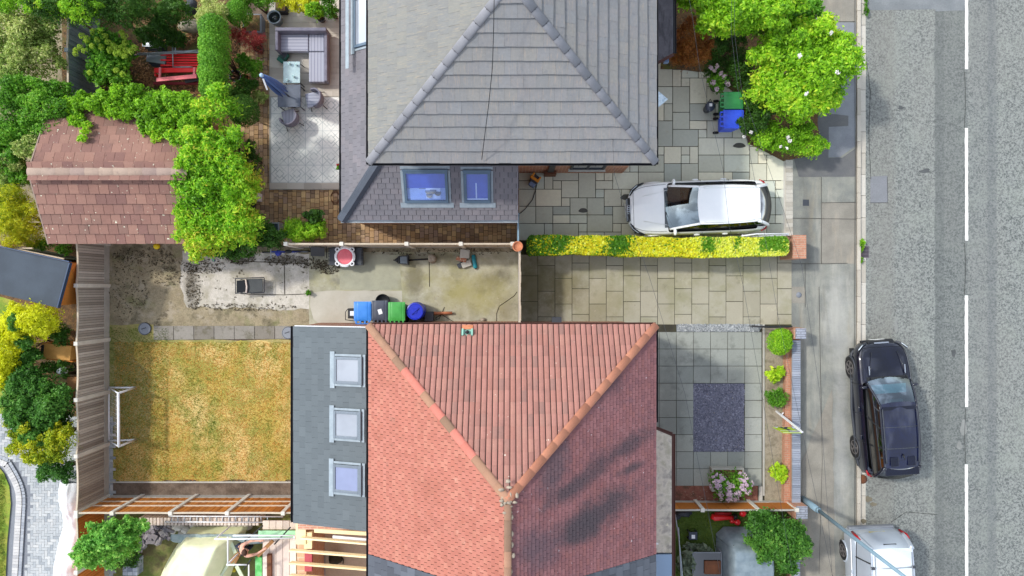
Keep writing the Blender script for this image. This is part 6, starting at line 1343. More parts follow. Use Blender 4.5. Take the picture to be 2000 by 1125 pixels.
# --- silver van, tail to the navy car
vn = dict(name='parked_van', x=[-2.2, -2.14, -1.95, -1.4, -.6, .3, 1.0, 1.5, 1.9, 2.15, 2.25], w=[.80, .87, .90, .90, .90, .90, .90, .88, .80, .62, .45],
          zd=[1.0, 1.12, 1.16, 1.16, 1.15, 1.13, 1.10, 1.04, .95, .84, .74], zs=[.92, 1.04, 1.08, 1.08, 1.07, 1.05, 1.02, .95, .87, .77, .68], zb=[.36, .3, .28, .28, .28, .28, .28, .28, .3, .34, .38],
          cab=(-1.9, 1.25), A=(1.3, .76, 1.1), B=(.55, .64, 1.78), C=(-1.92, .66, 1.80), D=(-2.13, .78, 1.12), bp=(.36, .6, .8), wx=(1.32, -1.36), rw=.32, hx=(.1, -.9), seats=(.2,), dp=.08, gsd=A_['car_silver'], grw=A_['car_silver'], roofm=pm('white_van_roof', '#d9e2e6', .4, coat=.3), drv=1)
vc = car('silver panel van with a white roof below the street lamp arm', 'van', (12.42, -10.42, -.005), math.atan2(-1, .04), vn, A_['car_silver'])
for s in (1, -1): MB().tube([(-2.19, s * .80, .86), (-2.16, s * .83, 1.2), (-2.10, s * .80, 1.4)], [.05, .06, .04], 8, flat=.7).build('tail_light', A_['lamp_red'], vc, local=True)
mb = MB(); mb.box((-2.2, 0, .5), (.1, 1.55, .2)); mb.build('rear_bumper', A_['grey'], vc, local=True, bevel=.04)
MB().box((-2.05, 0, 1.71), (.03, .42, .035)).build('brake_light', A_['black'], vc, local=True)
MB().blob((-2.19, .1, 1.28), (.02, .08, .05), 12).build('badge', A_['grey'], vc, local=True)
MB().box((-2.17, .0, .95), (.03, .55, .12)).build('number_plate', A_['plate_y'], vc, local=True)
for x in (-1.35, -.45, .3): MB().tube([(x, -.72, 1.86), (x, 0, 1.93), (x, .72, 1.86)], .02, 8).build('roof_bar', A_['steel'], vc, local=True)
for s in (1, -1):
    for x in (-1.35, -.45, .3): MB().box((x, s * .66, 1.86), (.08, .1, .1)).build('rack_foot', A_['dkgrey'], vc, local=True, bevel=.01)
    MB().tube([(-1.85, s * .60, 1.895), (-.6, s * .60, 1.91), (.4, s * .58, 1.90)], .012, 6).build('roof_groove', A_['grey'], vc, local=True)
    MB().tube([(-2.0, s * .915, .98), (0, s * .925, .98), (1.2, s * .92, .94)], .018, 6).build('side_moulding', A_['white'], vc, local=True)

def gaps(t, S_, m, bon, doors):
    """shut lines: bonnet outline and door gaps as thin dark grooves"""
    X, Wd, Zd, Zs = S_['x'], S_['w'], S_['zd'], S_['zs']; mb = MB()
    def top(x, f): w_ = interp(X, Wd, x); zd = interp(X, Zd, x); zs = interp(X, Zs, x); return w_ * f, zs + (zd - zs) * min(1, (1 - f) * 3.4) + .004
    for s in (1, -1):
        mb.tube([(x, s * top(x, .86)[0], top(x, .86)[1]) for x in [lerp(bon[0], bon[1], i / 8) for i in range(9)]], .006, 4, t=0)
        for dx in doors:
            w_ = interp(X, Wd, dx); zs = interp(X, Zs, dx); mb.tube([(dx, s * (w_ * 1.004), .42), (dx, s * (w_ * 1.006), .62), (dx, s * (w_ * .985), zs - .03), (dx, s * (w_ * .93), zs + .01)], .006, 4, t=0)
    mb.tube([(bon[1] - .0, y * top(bon[1], .86)[0], top(bon[1], .5)[1] - .015 * y * y) for y in (-1, -.6, -.2, .2, .6, 1)], .006, 4, t=0)
    return mb.build('shut_lines', m, t, local=True)
gaps(wc, wh, A_['dkgrey'], (1.12, 2.2), (.95, -.05, -1.0)); gaps(nc, nv, A_['black'], (1.05, 2.1), (.9, -.1, -1.05)); gaps(vc, vn, A_['dkgrey'], (1.4, 2.0), (1.1, .1))
# ------------------------------------------------------------------ street furniture and loose things
def single(name, mb, m, label, cat, group=None, bevel=0): 
    v = np.array(mb.v); c = ((v[:, 0].min() + v[:, 0].max()) / 2, (v[:, 1].min() + v[:, 1].max()) / 2, v[:, 2].min())
    return mb.build(name, m, label=label, cat=cat, group=group, bevel=bevel, loc=c)
lp = G(1566, 973, 0); lp.z = .06; lt = thing('street_lamp', 'tall pale blue street lamp column rising over the silver van from beside the front wall', 'street lamp', tuple(lp))
dx = Vector((.15, -.24, 0))
MB().tube([lp, lp + Vector((0, 0, 1.25))], .105, 16).tube([lp + Vector((0, 0, 1.25)), lp + Vector((0, 0, 1.32))], [.105, .06], 16).build('base', A_['bluegrey'], lt)
MB().tube([lp + Vector((0, 0, 1.3)), lp + dx * .5 + Vector((0, 0, 4)), lp + dx + Vector((0, 0, 7.6))], [.062, .055, .042], 14).build('column', A_['bluegrey'], lt)
MB().tube([lp + dx + Vector((0, 0, 7.6)), lp + dx + Vector((.3, -.05, 7.9)), lp + dx + Vector((1.0, -.1, 8.0))], .035, 10).build('arm', A_['bluegrey'], lt)
MB().box(lp + dx + Vector((1.3, -.1, 8.0)), (.65, .26, .1)).build('lamp_head', A_['grey'], lt, bevel=.03)
# estate agent board
sg = thing('sale_board', 'lime green estate agent board on a leaning white post behind the front wall', 'sign', tuple(G(1518, 803, 0)))
a, b = G(1516, 803, .05), G(1567, 844, 2.25)
MB().beam(a, b, .055, .055).build('post', A_['white'], sg)
MB().beam(G(1524, 812, .35), G(1530, 806, .35), .03, .03).build('peg', A_['white'], sg)
tl, tr, bl_, br_ = G(1530, 845, 2.2), G(1567, 846, 2.2), G(1515, 830, 1.35), G(1549, 829, 1.35)
yb_ = (tl.y + tr.y) / 2; x0, x1 = tl.x - .0, tr.x - .02; z0, z1 = 1.32, 2.2
bd = MB().box(((x0 + x1) / 2, yb_, (z0 + z1) / 2), (x1 - x0, .02, z1 - z0), t=.5).build('board', pm('lime_board', '#a9c322', .5), sg)
yf = yb_ + .0125
sgw = MB()
def qd(mb, pts, off=0.0): mb.add([(x0 + (x1 - x0) * u, yf + off, z0 + (z1 - z0) * v) for u, v in pts][::-1], [tuple(range(len(pts)))])
qd(sgw, [(0, .66), (1, .66), (1, .72), (0, .72)]); qd(sgw, [(0, .94), (1, .94), (1, 1), (0, 1)]); qd(sgw, [(.02, 0), (.3, 0), (.14, .18)])
sgw.build('white_band', A_['white'], bd)
sgd = MB(); qd(sgd, [(.28, .02), (.48, .02), (.72, .62), (.52, .62)], .002); qd(sgd, [(.66, .02), (.84, .02), (.5, .45), (.38, .3)], .003); qd(sgd, [(.42, .72), (1, .72), (1, .92), (.42, .92)], .002)
sgd.build('dark_emblem', pm('board_navy', '#1f3340', .5), bd)
sgt = MB()
for i in range(6): qd(sgt, [(.47 + i * .085, .76), (.52 + i * .085, .76), (.52 + i * .085, .88), (.47 + i * .085, .88)], .004)
sgt.build('lettering', A_['white'], bd)
# drain grate, access covers
dg = thing('drain_grate', 'slotted iron drain grate in the kerb channel', 'drain', tuple(G(1689, 492, 0)))
MB().box(G(1689, 492, 0) + Vector((0, 0, -.0)), (.27, .42, .03), t=.5).build('frame', pm('worn_iron', ['#6a6068', '#7a7078'], .6, f=(20, .2)), dg)
mb = MB()
for i in range(8): mb.box(G(1689, 492, 0) + Vector((.0, -.17 + i * .048, .016)), (.25, .026, .006))
mb.build('slots', A_['black'], dg)
single('access_cover', MB().box(G(1574, 396, .066), (.22, .22, .012)), A_['dkgrey'], 'small square dark access cover in the pavement opposite the white car', 'cover')
single('access_cover', MB().box(G(1560, 576, .066) , (.33, .33, .01)).lathe([(.1, .005), (.1, .012), (0, .012)], G(1560, 576, .066), 16), A_['grey'], 'pale square pavement cover with a round lid in the middle', 'cover')
single('drain_cover', MB().lathe([(.11, -.01), (.16, 0), (.16, .012), (0, .012)], G(1678, 936, .0) + Vector((.12, 0, .0)), 18), A_['rust'], 'round brown cap in the kerb channel behind the navy car', 'cover')
for (a, b, lb) in ((283, 642, 'round grey manhole cover at the lawn end of the mossy slab path'), (563, 650, 'round grey manhole cover partly under the slate extension')):
    t = thing('manhole_cover', lb, 'cover', tuple(G(a, b, .02)))
    MB().lathe([(.22, 0), (.22, .03), (.19, .035), (0, .035)], G(a, b, .02), 28, smooth=False).build('lid', A_['grey'], t)
    MB().torus(G(a, b, .045), .205, .014, 28, 6).beam(G(a - 7, b + 1, .06), G(a + 2, b - 2, .06), .03, .012).build('rim_ring', A_['dkgrey'], t)
# football goal
gg = thing('football_goal', 'white tubular football goal standing against the long fence on the lawn', 'goal', tuple(G(225, 818, 0)))
g1, g2 = G(212, 758, .03), G(212, 862, .03); u1, u2 = G(233, 769, 1.3), G(233, 876, 1.3)
u1 = Vector((g1.x + .9, g1.y, 1.22)); 
cr1, cr2 = G(231, 768, 1.2), G(232, 872, 1.2); f1, f2 = G(265, 757, .03), G(265, 859, .03); b1, b2 = G(212, 757, .04), G(212, 861, .04)
MB().tube([cr1, cr2], .045, 12).build('crossbar', A_['white'], gg)
for f, c in ((f1, cr1), (f2, cr2)): MB().tube([f, c], .035, 10).build('post', A_['white'], gg)
for f, b in ((f1, b1), (f2, b2)): MB().tube([f, b], .032, 10).build('ground_bar', A_['white'], gg)
for c, b in ((cr1, b1), (cr2, b2)): MB().tube([c, b], .022, 8).build('brace', A_['white'], gg)
MB().tube([b1, b2], .045, 10).build('rear_bar', A_['white'], gg)
mb = MB(); N = 12
for i in range(N + 1):
    u = i / N
    mb.tube([b1.lerp(b2, u), cr1.lerp(cr2, u)], .004, 3)
for j in range(1, 7): mb.tube([b1.lerp(cr1, j / 7), b2.lerp(cr2, j / 7)], .004, 3)
for i in range(1, 5):
    for (f, b, c) in ((f1, b1, cr1), (f2, b2, cr2)): mb.tube([f.lerp(b, i / 5), f.lerp(c, i / 5)], .004, 3)
mb.build('net', A_['white'], gg)
# sun lounger/folding chair
ch = thing('folding_lounger', 'black mesh folding lounger on the broken concrete', 'lounger', tuple(G(487, 557, 0)))
def quadm(pts, th, m, name, parent): MB().add(pts, [(0, 1, 2, 3)]).build(name, m, parent, solid=th, recalc=True)
mesh = pm('dark_mesh_fabric', ['#3c3f40', '#4a4d4d'], .8)
quadm([G(480, 572, .30), G(513, 570, .32), G(513, 544, .32), G(480, 545, .30)][::-1], .015, mesh, 'seat', ch)
quadm([G(462, 572, .42), G(480, 570, .33), G(480, 547, .33), G(462, 548, .42)][::-1], .015, A_['black'], 'backrest', ch)
MB().tube([G(481, 572, .36), G(482, 560, .38), G(480, 546, .36)], .028, 8).build('headrest', A_['board'], ch)
mb = MB()
for y in (544, 573): mb.tube([G(459, y, .44), G(485, y - 1, .33), G(516, y - 2, .33)], .016, 6)
mb.tube([G(516, 543, .33), G(516, 571, .33)], .016, 6); mb.tube([G(460, 545, .43), G(460, 573, .43)], .016, 6); mb.build('frame', A_['dkgrey'], ch)
for x, y in ((470, 546), (470, 571), (508, 545), (508, 570)): MB().tube([G(x, y, .35), G(x + 3, y, 0)], .014, 6).build('leg', A_['dkgrey'], ch)
# toy table on storage box
def crate(label, px0, py0, px1, py1, z0, h, m, teeth=False):
    a, b = G(px0, py0, z0 + h), G(px1, py1, z0 + h); c = (a + b) / 2; return (c, abs(b.x - a.x), abs(b.y - a.y))
c, w_, d_ = crate('', 641, 484, 708, 518, 0, .45, None)
bx = thing('storage_box', 'dark grey ribbed storage box against the thin fence under the red tray', 'box', (c.x, c.y, 0))
MB().box((c.x, c.y, .2), (w_ * .9, d_ * .95, .4)).build('body', A_['dkgrey'], bx, bevel=.02)
mb = MB(); mb.box((c.x, c.y, .425), (w_ * .92, d_, .05))
for i in range(11):
    y = c.y - d_ / 2 + (i + .5) * d_ / 11
    for s in (-1, 1): mb.box((c.x + s * (w_ * .46 + .02), y, .42), (.06, d_ / 22, .05))
mb.build('lid', A_['dkgrey'], bx)
c = G(673, 501, .6); tt = thing('toy_tray', 'pink-red round tray with white rim and four corner cups on top of the storage box', 'tray', (c.x, c.y, .46))
MB().lathe([(.27, 0), (.27, .05), (.235, .06), (0, .055)], (c.x, c.y, .5), 36, smooth=False).build('tray', pm('faded_red_plastic', ['#d9606c', '#e0707a'], .5), tt)
mb = MB(); mb.torus((c.x, c.y, .56), .30, .035, 36, 8)
cups = []
for sx in (-1, 1):
    for sy in (-1, 1):
        q = (c.x + sx * .25, c.y + sy * .24, .57); mb.torus(q, .065, .024, 18, 8); cups.append(q)
for k in range(4):
    a0 = k * math.pi / 2; mb.tube([(c.x + .34 * math.cos(a0 + t_), c.y + .34 * math.sin(a0 + t_), .555) for t_ in (-.45, -.2, 0, .2, .45)], .022, 8)
mb.build('rim', A_['white'], tt)
for q in cups: MB().lathe([(.05, -.08), (.06, 0), (.045, 0), (.045, -.03), (0, -.03)], q, 14).build('cup', A_['dkgrey'], tt)
# leaning dark panel
fp = thing('folded_chair', 'dark grey folding chair leaning between the bicycle and the ribbed box', 'chair', tuple(G(622, 492, 0)))
quadm([G(607, 499, .35), G(634, 500, .35), G(634, 483, .75), G(607, 481, .75)], .02, A_['dkgrey'], 'seat', fp)
mb = MB(); mb.tube([G(604, 480, .8), G(612, 505, .05)], .016, 6); mb.tube([G(637, 480, .8), G(638, 504, .05)], .016, 6); mb.tube([G(604, 480, .8), G(637, 480, .8)], .016, 6); mb.build('frame', A_['black'], fp)
# bicycle
bk = thing('bicycle', 'blue bicycle standing against the yard fence under the dusky shrub', 'bicycle', tuple(G(562, 492, 0)))
w1, w2 = G(531, 493, .33), G(588, 491, .33)
for q in (w1, w2):
    wo = MB().torus((q.x, q.y, .33), .31, .022, 32, 8, ax='Y').build('wheel', A_['tyre'], bk); mb = MB(); mb.torus((q.x, q.y, .33), .285, .012, 32, 6, ax='Y')
    for i in range(14): an = i * math.pi * 2 / 14; mb.tube([(q.x, q.y, .33), (q.x + .28 * math.cos(an), q.y, .33 + .28 * math.sin(an))], .003, 3)
    mb.build('rim', A_['steel'], wo)
mb = MB(); s_ = Vector((w2.x - .25, w1.y, .85)); hd_ = Vector((w1.x + .2, w1.y, .9)); bb = Vector(((w1.x + w2.x) / 2 + .05, w1.y, .3))
for a, b in ((hd_, s_), (hd_ - Vector((0, 0, .12)), bb), (bb, s_), (bb, Vector((w2.x, w2.y, .33))), (s_ - Vector((0, 0, .1)), Vector((w2.x, w2.y, .33))), (hd_, Vector((w1.x, w1.y, .33)))): mb.tube([a, b], .02, 6)
mb.build('frame', pm('blue_frame', '#263c9a', .35), bk)
MB().blob(s_ + Vector((0, 0, .06)), (.13, .07, .035), 12).build('saddle', A_['black'], bk)
MB().tube([hd_ + Vector((.02, .22, .12)), hd_ + Vector((0, .1, .1)), hd_ + Vector((0, -.1, .1)), hd_ + Vector((.02, -.24, .12))], .016, 6).build('handlebar', A_['steel'], bk)
MB().blob(G(544, 494, .7), (.12, .1, .1), 10, jit=.4).build('frame_bag', pm('blue_bag', '#2b3c9c', .6), bk)
# fallen garden lantern
ln = thing('garden_lantern', 'fallen black garden lamp post with a lump of concrete on its foot', 'lamp', tuple(G(813, 507, .06)))
cL = G(789, 508, .14)
mb = MB(); mb.box(cL, (.24, .24, .24), t=.5); mb.build('lantern_glass', pm('smoked_glass', '#4f5a60', .2, spec=.8), ln)
mb = MB()
for sy in (-1, 1):
    for sz in (-1, 1): mb.beam(cL + Vector((-.16, sy * .12, sz * .12)), cL + Vector((.14, sy * .15, sz * .13)), .028, .028)
mb.box(cL + Vector((.15, 0, 0)), (.04, .34, .3)); mb.box(cL + Vector((-.17, 0, 0)), (.04, .26, .26)); mb.lathe([(.13, 0), (.05, -.1), (.02, -.14), (.03, -.17), (0, -.19)], cL + Vector((-.19, 0, 0)), 10, axis='X'); mb.build('lantern_frame', A_['black'], ln)
MB().tube([cL + Vector((.15, 0, -.02)), G(836, 506, .1)], .028, 8).build('post', A_['black'], ln)
MB().blob(G(844, 505, .1), (.15, .15, .12), 12, jit=.5, seed=3).build('concrete_foot', A_['mortar'], ln)
# blocks and bottle
def blk(px, py, d, rz, m, label, z=.1, nm='block'): c = G(px, py, z); return single(nm, MB().box((c.x, c.y, z), d, rz), m, label, 'block', bevel=.008)
blk(908, 496, (.33, .3, .16), -.1, A_['conc_post'], 'pale ridged concrete block nearest the thin fence', .14)
blk(901, 507, (.36, .14, .1), -.25, A_['brick'], 'red brick slab between the two pale blocks', .12, 'brick')
blk(911, 516, (.34, .2, .1), .35, A_['conc_post'], 'pale concrete block lying askew below the red slab', .08)
blk(899, 518, (.2, .16, .12), .5, A_['dkgrey'], 'dark chunk of stone beside the askew pale block', .06, 'stone')
a, b = G(924, 498, .07), G(929, 524, .07)
bt = thing('gas_bottle', 'slim teal cylinder lying beside the concrete blocks', 'bottle', tuple((a + b) / 2))
MB().tube([a, a.lerp(b, .06), a.lerp(b, .94), b], [.05, .075, .075, .06], 14).build('body', pm('teal_paint', '#1d7f8c', .35), bt); MB().tube([b, b + (b - a) * .08], .03, 8).build('cap', A_['dkgrey'], bt)
# wheelie bins
def bin_(label, px0, py0, px1, py1, m, face, sticker=None, seed=0, zg=.02):
    """lid rectangle in the photograph; face = direction of the handle side"""
    h = 1.06; a, b = G(px0, py0, h), G(px1, py1, h); c = (a + b) / 2; w_, d_ = abs(b.x - a.x), abs(b.y - a.y)
    rz = {'S': 0, 'W': -math.pi / 2}[face]
    if face == 'W': w_, d_ = d_, w_
    t = thing('wheelie_bin', label, 'bin', (c.x, c.y, zg), rz)
    MB().box((0, .02, .52), (w_ * .9, d_ * .82, .92), taper=.8).build('body', m, t, local=True, bevel=.03)
    MB().box((0, .02, .99), (w_ * .97, d_ * .9, .06)).build('rim', m, t, local=True, bevel=.015)
    ld = MB()
    ld.sheet(lambda u, v: Vector(((u - .5) * w_, (v - .5) * d_ * .94 + .02, 1.03 + .035 * (1 - abs(2 * u - 1) ** 4) * (1 - abs(2 * v - 1) ** 4) - .012 * (.62 < abs(2 * u - 1) < .72))), 24, 24, .5)
    ld.box((0, .02, 1.015), (w_, d_ * .94, .03)); lo = ld.build('lid', m, t, local=True)
    hb = MB(); hb.tube([(-w_ * .38, -d_ / 2 + .0, .98), (-w_ * .38, -d_ / 2 - .06, 1.0), (w_ * .38, -d_ / 2 - .06, 1.0), (w_ * .38, -d_ / 2, .98)], .018, 8)
    for s in (-.38, -.13, .13, .38): hb.box((w_ * s, -d_ / 2 + .0, 1.0), (.05, .12, .05))
    hb.build('handle', m, t, local=True)
    for s in (-1, 1): MB().lathe([(.09, -.03), (.1, -.02), (.1, .02), (.09, .03)], (s * w_ * .4, -d_ * .42, .1), 18, axis='X').build('wheel', A_['tyre'], t, local=True)
    if sticker: MB().box((.02, -.02, 1.072), (.13, .17, .004), .3, t=.5).build('sticker', A_['white'], t, local=True)
    return t
A_['bin_blue'] = pm('blue_bin_plastic', ['#2f7ad0', '#3d86d8'], .45, n=(2, .06), f=(20, .04)); A_['bin_black'] = pm('charcoal_bin_plastic', ['#3a4150', '#434a58'], .5, f=(20, .04)); A_['bin_green'] = pm('green_bin_plastic', ['#3a9440', '#47a24b'], .45, n=(2, .06), f=(20, .04))
A_['bin_green2'] = pm('mid_green_bin_plastic', ['#2f8046', '#3a8c50'], .45, n=(2, .06), f=(20, .04)); A_['bin_blue2'] = pm('royal_blue_bin_plastic', ['#2f4fd0', '#3a5ce0'], .45, n=(2, .06), f=(20, .04))
bin_('bright blue wheelie bin, first of the row against the red house wall', 691, 589, 725, 629, A_['bin_blue'], 'S')
bin_('charcoal wheelie bin with a white sticker between the bright blue and green bins', 726, 587, 757, 628, A_['bin_black'], 'S', True)
bin_('green wheelie bin between the charcoal bin and the blue barrel', 758, 590, 791, 629, A_['bin_green'], 'S')
bin_('mid green wheelie bin under the shrub on the flagstone drive', 1411, 180, 1451, 213, A_['bin_green2'], 'W', zg=.06)
bin_('royal blue wheelie bin beside the mid green one on the flagstone drive', 1410, 215, 1452, 251, A_['bin_blue2'], 'W', zg=.06)
c = G(811, 608, .85); br = thing('water_barrel', 'round royal blue plastic barrel at the end of the bin row', 'barrel', (c.x, c.y, .02))
A_['barrel'] = pm('barrel_blue', ['#1d2fae', '#2438c0'], .35, f=(20, .04))
MB().lathe([(.25, 0), (.28, .05), (.3, .25), (.29, .3), (.31, .34), (.31, .6), (.29, .64), (.3, .68), (.28, .86), (.27, .9)], (c.x, c.y, .02), 32).build('body', A_['barrel'], br)
MB().lathe([(.275, .88), (.285, .9), (.285, .94), (.25, .95), (.24, .93), (.09, .93), (.08, .945), (0, .945)], (c.x, c.y, .02), 32, smooth=False).build('lid', A_['barrel'], br)
MB().beam((c.x - .12, c.y - .1, .975), (c.x + .12, c.y + .12, .975), .05, .03).build('lid_grip', A_['barrel'], br)
c = G(748, 588, .3); single('tub', MB().lathe([(.2, 0), (.24, .35), (.25, .36), (.23, .37), (.22, .3), (0, .29)], (c.x, c.y, .02), 24), A_['black'], 'round black tub mostly hidden behind the charcoal bin', 'tub')
c = G(687, 612, .3); kb = thing('recycling_caddy', 'small black caddy with a white label and wire handle left of the bright blue bin', 'caddy', (c.x, c.y, .02))
MB().box((c.x, c.y, .18), (.26, .36, .32), taper=.9).build('body', A_['black'], kb, bevel=.02); MB().box((c.x + .02, c.y, .345), (.14, .16, .004)).build('label', A_['white'], kb)
MB().tube([(c.x - .12, c.y + .16, .34), (c.x - .2, c.y + .05, .38), (c.x - .2, c.y - .22, .38), (c.x + .1, c.y - .26, .36)], .014, 6).build('handle', A_['black'], kb)
c = G(838, 618, .5); single('planter_box', MB().box((c.x, c.y, .26), (.26, .3, .5)).box((c.x, c.y, .52), (.3, .34, .03)), A_['dkgrey'], 'dark square box between the blue barrel and the clay pipe', 'box', bevel=.01)
a, b = G(847, 612, .12), G(883, 611, .12); single('clay_pipe', MB().tube([a, b], .05, 14).tube([a, a.lerp(b, .1)], .062, 14), A_['terra'], 'orange clay pipe lying by the wall after the bins', 'pipe')
mb = MB(); mb.tube([G(850, 622, .04), G(862, 614, .06), G(872, 620, .03), G(885, 628, .03)], .012, 5); mb.tube([G(832, 632, .03), G(858, 622, .05), G(868, 600, .03)], .01, 5); single('cable', mb, A_['black'], 'loose black cable on the concrete by the clay pipe', 'cable')
for (a, b, lb) in (((935, 634), (942, 622), 'grey rubble at the foot of the red house wall'),): single('rubble', MB().blob(G(a[0], a[1] - 4, .08), (.2, .1, .1), 8, jit=.6, seed=4).blob(G(a[0] + 8, a[1] - 8, .06), (.1, .12, .08), 8, jit=.6, seed=5), A_['mortar'], lb, 'rubble')
c = G(306, 481, .12); single('ball', MB().blob((c.x, c.y, .12), (.11, .11, .11), 16), pm('yellow_ball', '#e0c31c', .5), 'yellow ball at the edge of the maroon garage', 'ball')
c = G(417, 508, .1); single('bottle', MB().tube([G(414, 503, .06), G(418, 510, .06)], .04, 8), pm('pale_blue_plastic', '#6d93ab', .4), 'small pale blue bottle below the climber', 'bottle')
# small black bin upper drive, pressure washer, glass canopy
c = G(1390, 205, .7); kb = thing('food_caddy', 'small round charcoal bin with a white label beside the mid green bin', 'bin', (c.x, c.y, .06))
MB().lathe([(.12, 0), (.15, .4), (.17, .42), (.17, .47), (.12, .52), (0, .54)], (c.x, c.y, .06), 20).build('body', A_['bin_black'], kb); MB().box((c.x, c.y + .03, .605), (.1, .1, .004)).build('label', A_['white'], kb); MB().tube([(c.x - .05, c.y + .17, .5), (c.x, c.y + .24, .55), (c.x + .05, c.y + .17, .5)], .014, 6).build('handle', A_['black'], kb)
c = G(1045, 349, .45); pwsh = thing('pressure_washer', 'orange and grey pressure washer standing by the corner of the lean-to', 'washer', (c.x, c.y, .06), R(-35))
MB().box((0, 0, .2), (.3, .28, .36)).build('body', A_['dkgrey'], pwsh, local=True, bevel=.04); MB().box((0, -.02, .4), (.34, .1, .1)).box((-.13, .08, .4), (.06, .16, .06)).box((.13, .08, .4), (.06, .16, .06)).build('handle', pm('orange_plastic', '#d58a2a', .45), pwsh, local=True, bevel=.015)
MB().box((.02, -.2, .2), (.22, .16, .3)).build('motor_cover', pm('steel_blue_plastic', '#6c7c9a', .5), pwsh, local=True, bevel=.03)
mb = MB(); mb.tube([G(1050, 350, .1), G(1046, 372, .08), G(1040, 390, .08), G(1026, 408, .08), G(1014, 418, .09)], .014, 6); single('hose', mb, A_['black'], 'black hose running from the pressure washer to the side gate', 'hose')
cn_ = thing('porch_canopy', 'pointed pale glass canopy under the right eave of the grey roof', 'canopy', tuple(G(1287, 192, 2.3)))
p = [G(1278, 172, 2.5), G(1304, 194, 2.35), G(1282, 212, 2.4), G(1270, 210, 2.5)]
MB().add(p[::-1], [(0, 1, 2, 3)]).build('glass_panel', pm('frosted_pale_glass', ['#9fb6c6', '#cfe0ea', '#b4c8d6'], .2, spec=.8, n=(4, .15)), cn_, solid=.02, recalc=True); MB().tube([p[0], p[1], p[2]], .015, 6).build('frame', A_['steel'], cn_)
c = G(1290, 130, 1.5); single('satellite_box', MB().box((c.x - .02, c.y, 2.4), (.14, .35, .2)), pm('blue_grey_box', '#6f86a8', .5), 'small blue-grey box under the corner of the dark bay roof', 'box')
# patio furniture
zp = .12
wv = pm('grey_woven_rattan', ['#6c6b78', '#7d7b88'], .8, n=(3, .1), f=(60, .25)); wl = pm('striped_cushion_cloth', ['#9695a4', '#a9a8b4'], .85, n=(3, .05), f=(40, .08), stretch=(8, 1, 1))
def stripes(name, ax):
    t = NT(name); sx = t.n.new('ShaderNodeSeparateXYZ'); t.L(t.pos(), sx.inputs[0]); v = t.math('FRACT', t.math('MULTIPLY', sx.outputs[ax], 9.0)); w2 = t.math('FRACT', t.math('MULTIPLY', sx.outputs[ax], 23.0))
    f = t.math('ADD', t.math('MULTIPLY', t.math('GREATER_THAN', v, .72), .6), t.math('MULTIPLY', t.math('GREATER_THAN', w2, .5), .25))
    t.L(t.mix(f, hexc('#a9abb6'), hexc('#74778a')), t.bsdf.inputs['Base Color']); t.bsdf.inputs['Roughness'].default_value = .85; return t.m
A_['st_x'] = stripes('striped_cushion_lengthwise', 0); A_['st_y'] = stripes('striped_cushion_crosswise', 1)
sf = thing('corner_sofa', 'L-shaped grey woven corner sofa on the patio', 'sofa', tuple(G(600, 95, zp)))
def bb2(px0, py0, px1, py1, z0, z1): 
    a, b = G(px0, py0, z1), G(px1, py1, z1); return ((a.x + b.x) / 2, (a.y + b.y) / 2, (z0 + z1) / 2), (abs(b.x - a.x), abs(b.y - a.y), z1 - z0)
MB().box(*bb2(537, 53, 637, 60, .25, .85)).build('backrest', wv, sf, bevel=.03); MB().box(*bb2(537, 60.5, 543, 98, .25, .82)).build('armrest', wv, sf, bevel=.03); MB().box(*bb2(633, 60.5, 639, 158, .25, .62)).build('armrest', wv, sf, bevel=.02)
MB().box(*bb2(546, 67, 602, 100, .3, .52)).build('cushion', A_['st_y'], sf, bevel=.03); MB().box(*bb2(603.5, 67, 633, 100, .3, .52)).build('cushion', A_['st_x'], sf, bevel=.03); MB().box(*bb2(603, 101.5, 634, 160, .3, .52)).build('cushion', A_['st_x'], sf, bevel=.03)
def bb3(a, d, dz): return (a[0], a[1], dz), (d[0] * .96, d[1] * .9, .08)
for q in (bb2(542, 62, 636, 100, .2, .3), bb2(604, 101, 638, 158, .2, .3)): MB().box(*q).build('seat_frame', A_['dkgrey'], sf)
for a, b in ((545, 62), (545, 98), (604, 99), (636, 62), (636, 156), (606, 156), (636, 104)): MB().tube([G(a, b, .3), G(a + (6 if a > 600 else 0), b + 3, zp)], .018, 6).build('leg', A_['dkgrey'], sf)
tb = thing('coffee_table', 'small glass-topped patio table with four drinks glasses', 'table', tuple(G(570, 142, zp)))
q = bb2(553, 120, 586, 162, .62, .65); MB().box(*q).build('tabletop', pm('frosted_teal_glass', ['#9db7bb', '#a9c2c4'], .25, spec=.8, n=(3, .05)), tb, bevel=.012)
for sx in (-1, 1):
    for sy in (-1, 1): MB().tube([(q[0][0] + sx * q[1][0] * .42, q[0][1] + sy * q[1][1] * .43, .62), (q[0][0] + sx * q[1][0] * .47, q[0][1] + sy * q[1][1] * .47, zp)], .016, 6).build('leg', A_['dkgrey'], tb)
first = None; gm = pm('pale_drinks_glass', '#d5ecec', .1, spec=.9)
for i, (a, b) in enumerate(((565, 124), (578, 126), (573, 149), (561, 156))):
    c = G(a, b, .72)
    if first is None:
        first = single('drinks_glass', MB().lathe([(.03, 0), (.045, .12), (.04, .12), (.028, .02), (0, .02)], (c.x, c.y, .652), 14), gm, 'pale drinks glass standing on the frosted table', 'glass', 'glasses on the frosted table')
    else:
        o = first.copy(); scene.collection.objects.link(o); o.location = (c.x, c.y, .652)
sq = thing('parasol_table', 'square dark patio table with the parasol standing through it', 'table', tuple(G(565, 188, zp)))
q = bb2(542, 165, 587, 209, .66, .70); MB().box(*q).build('tabletop', pm('dark_slatted_top', ['#4c5563', '#586170'], .5, n=(3, .08), f=(50, .2)), sq, bevel=.012)
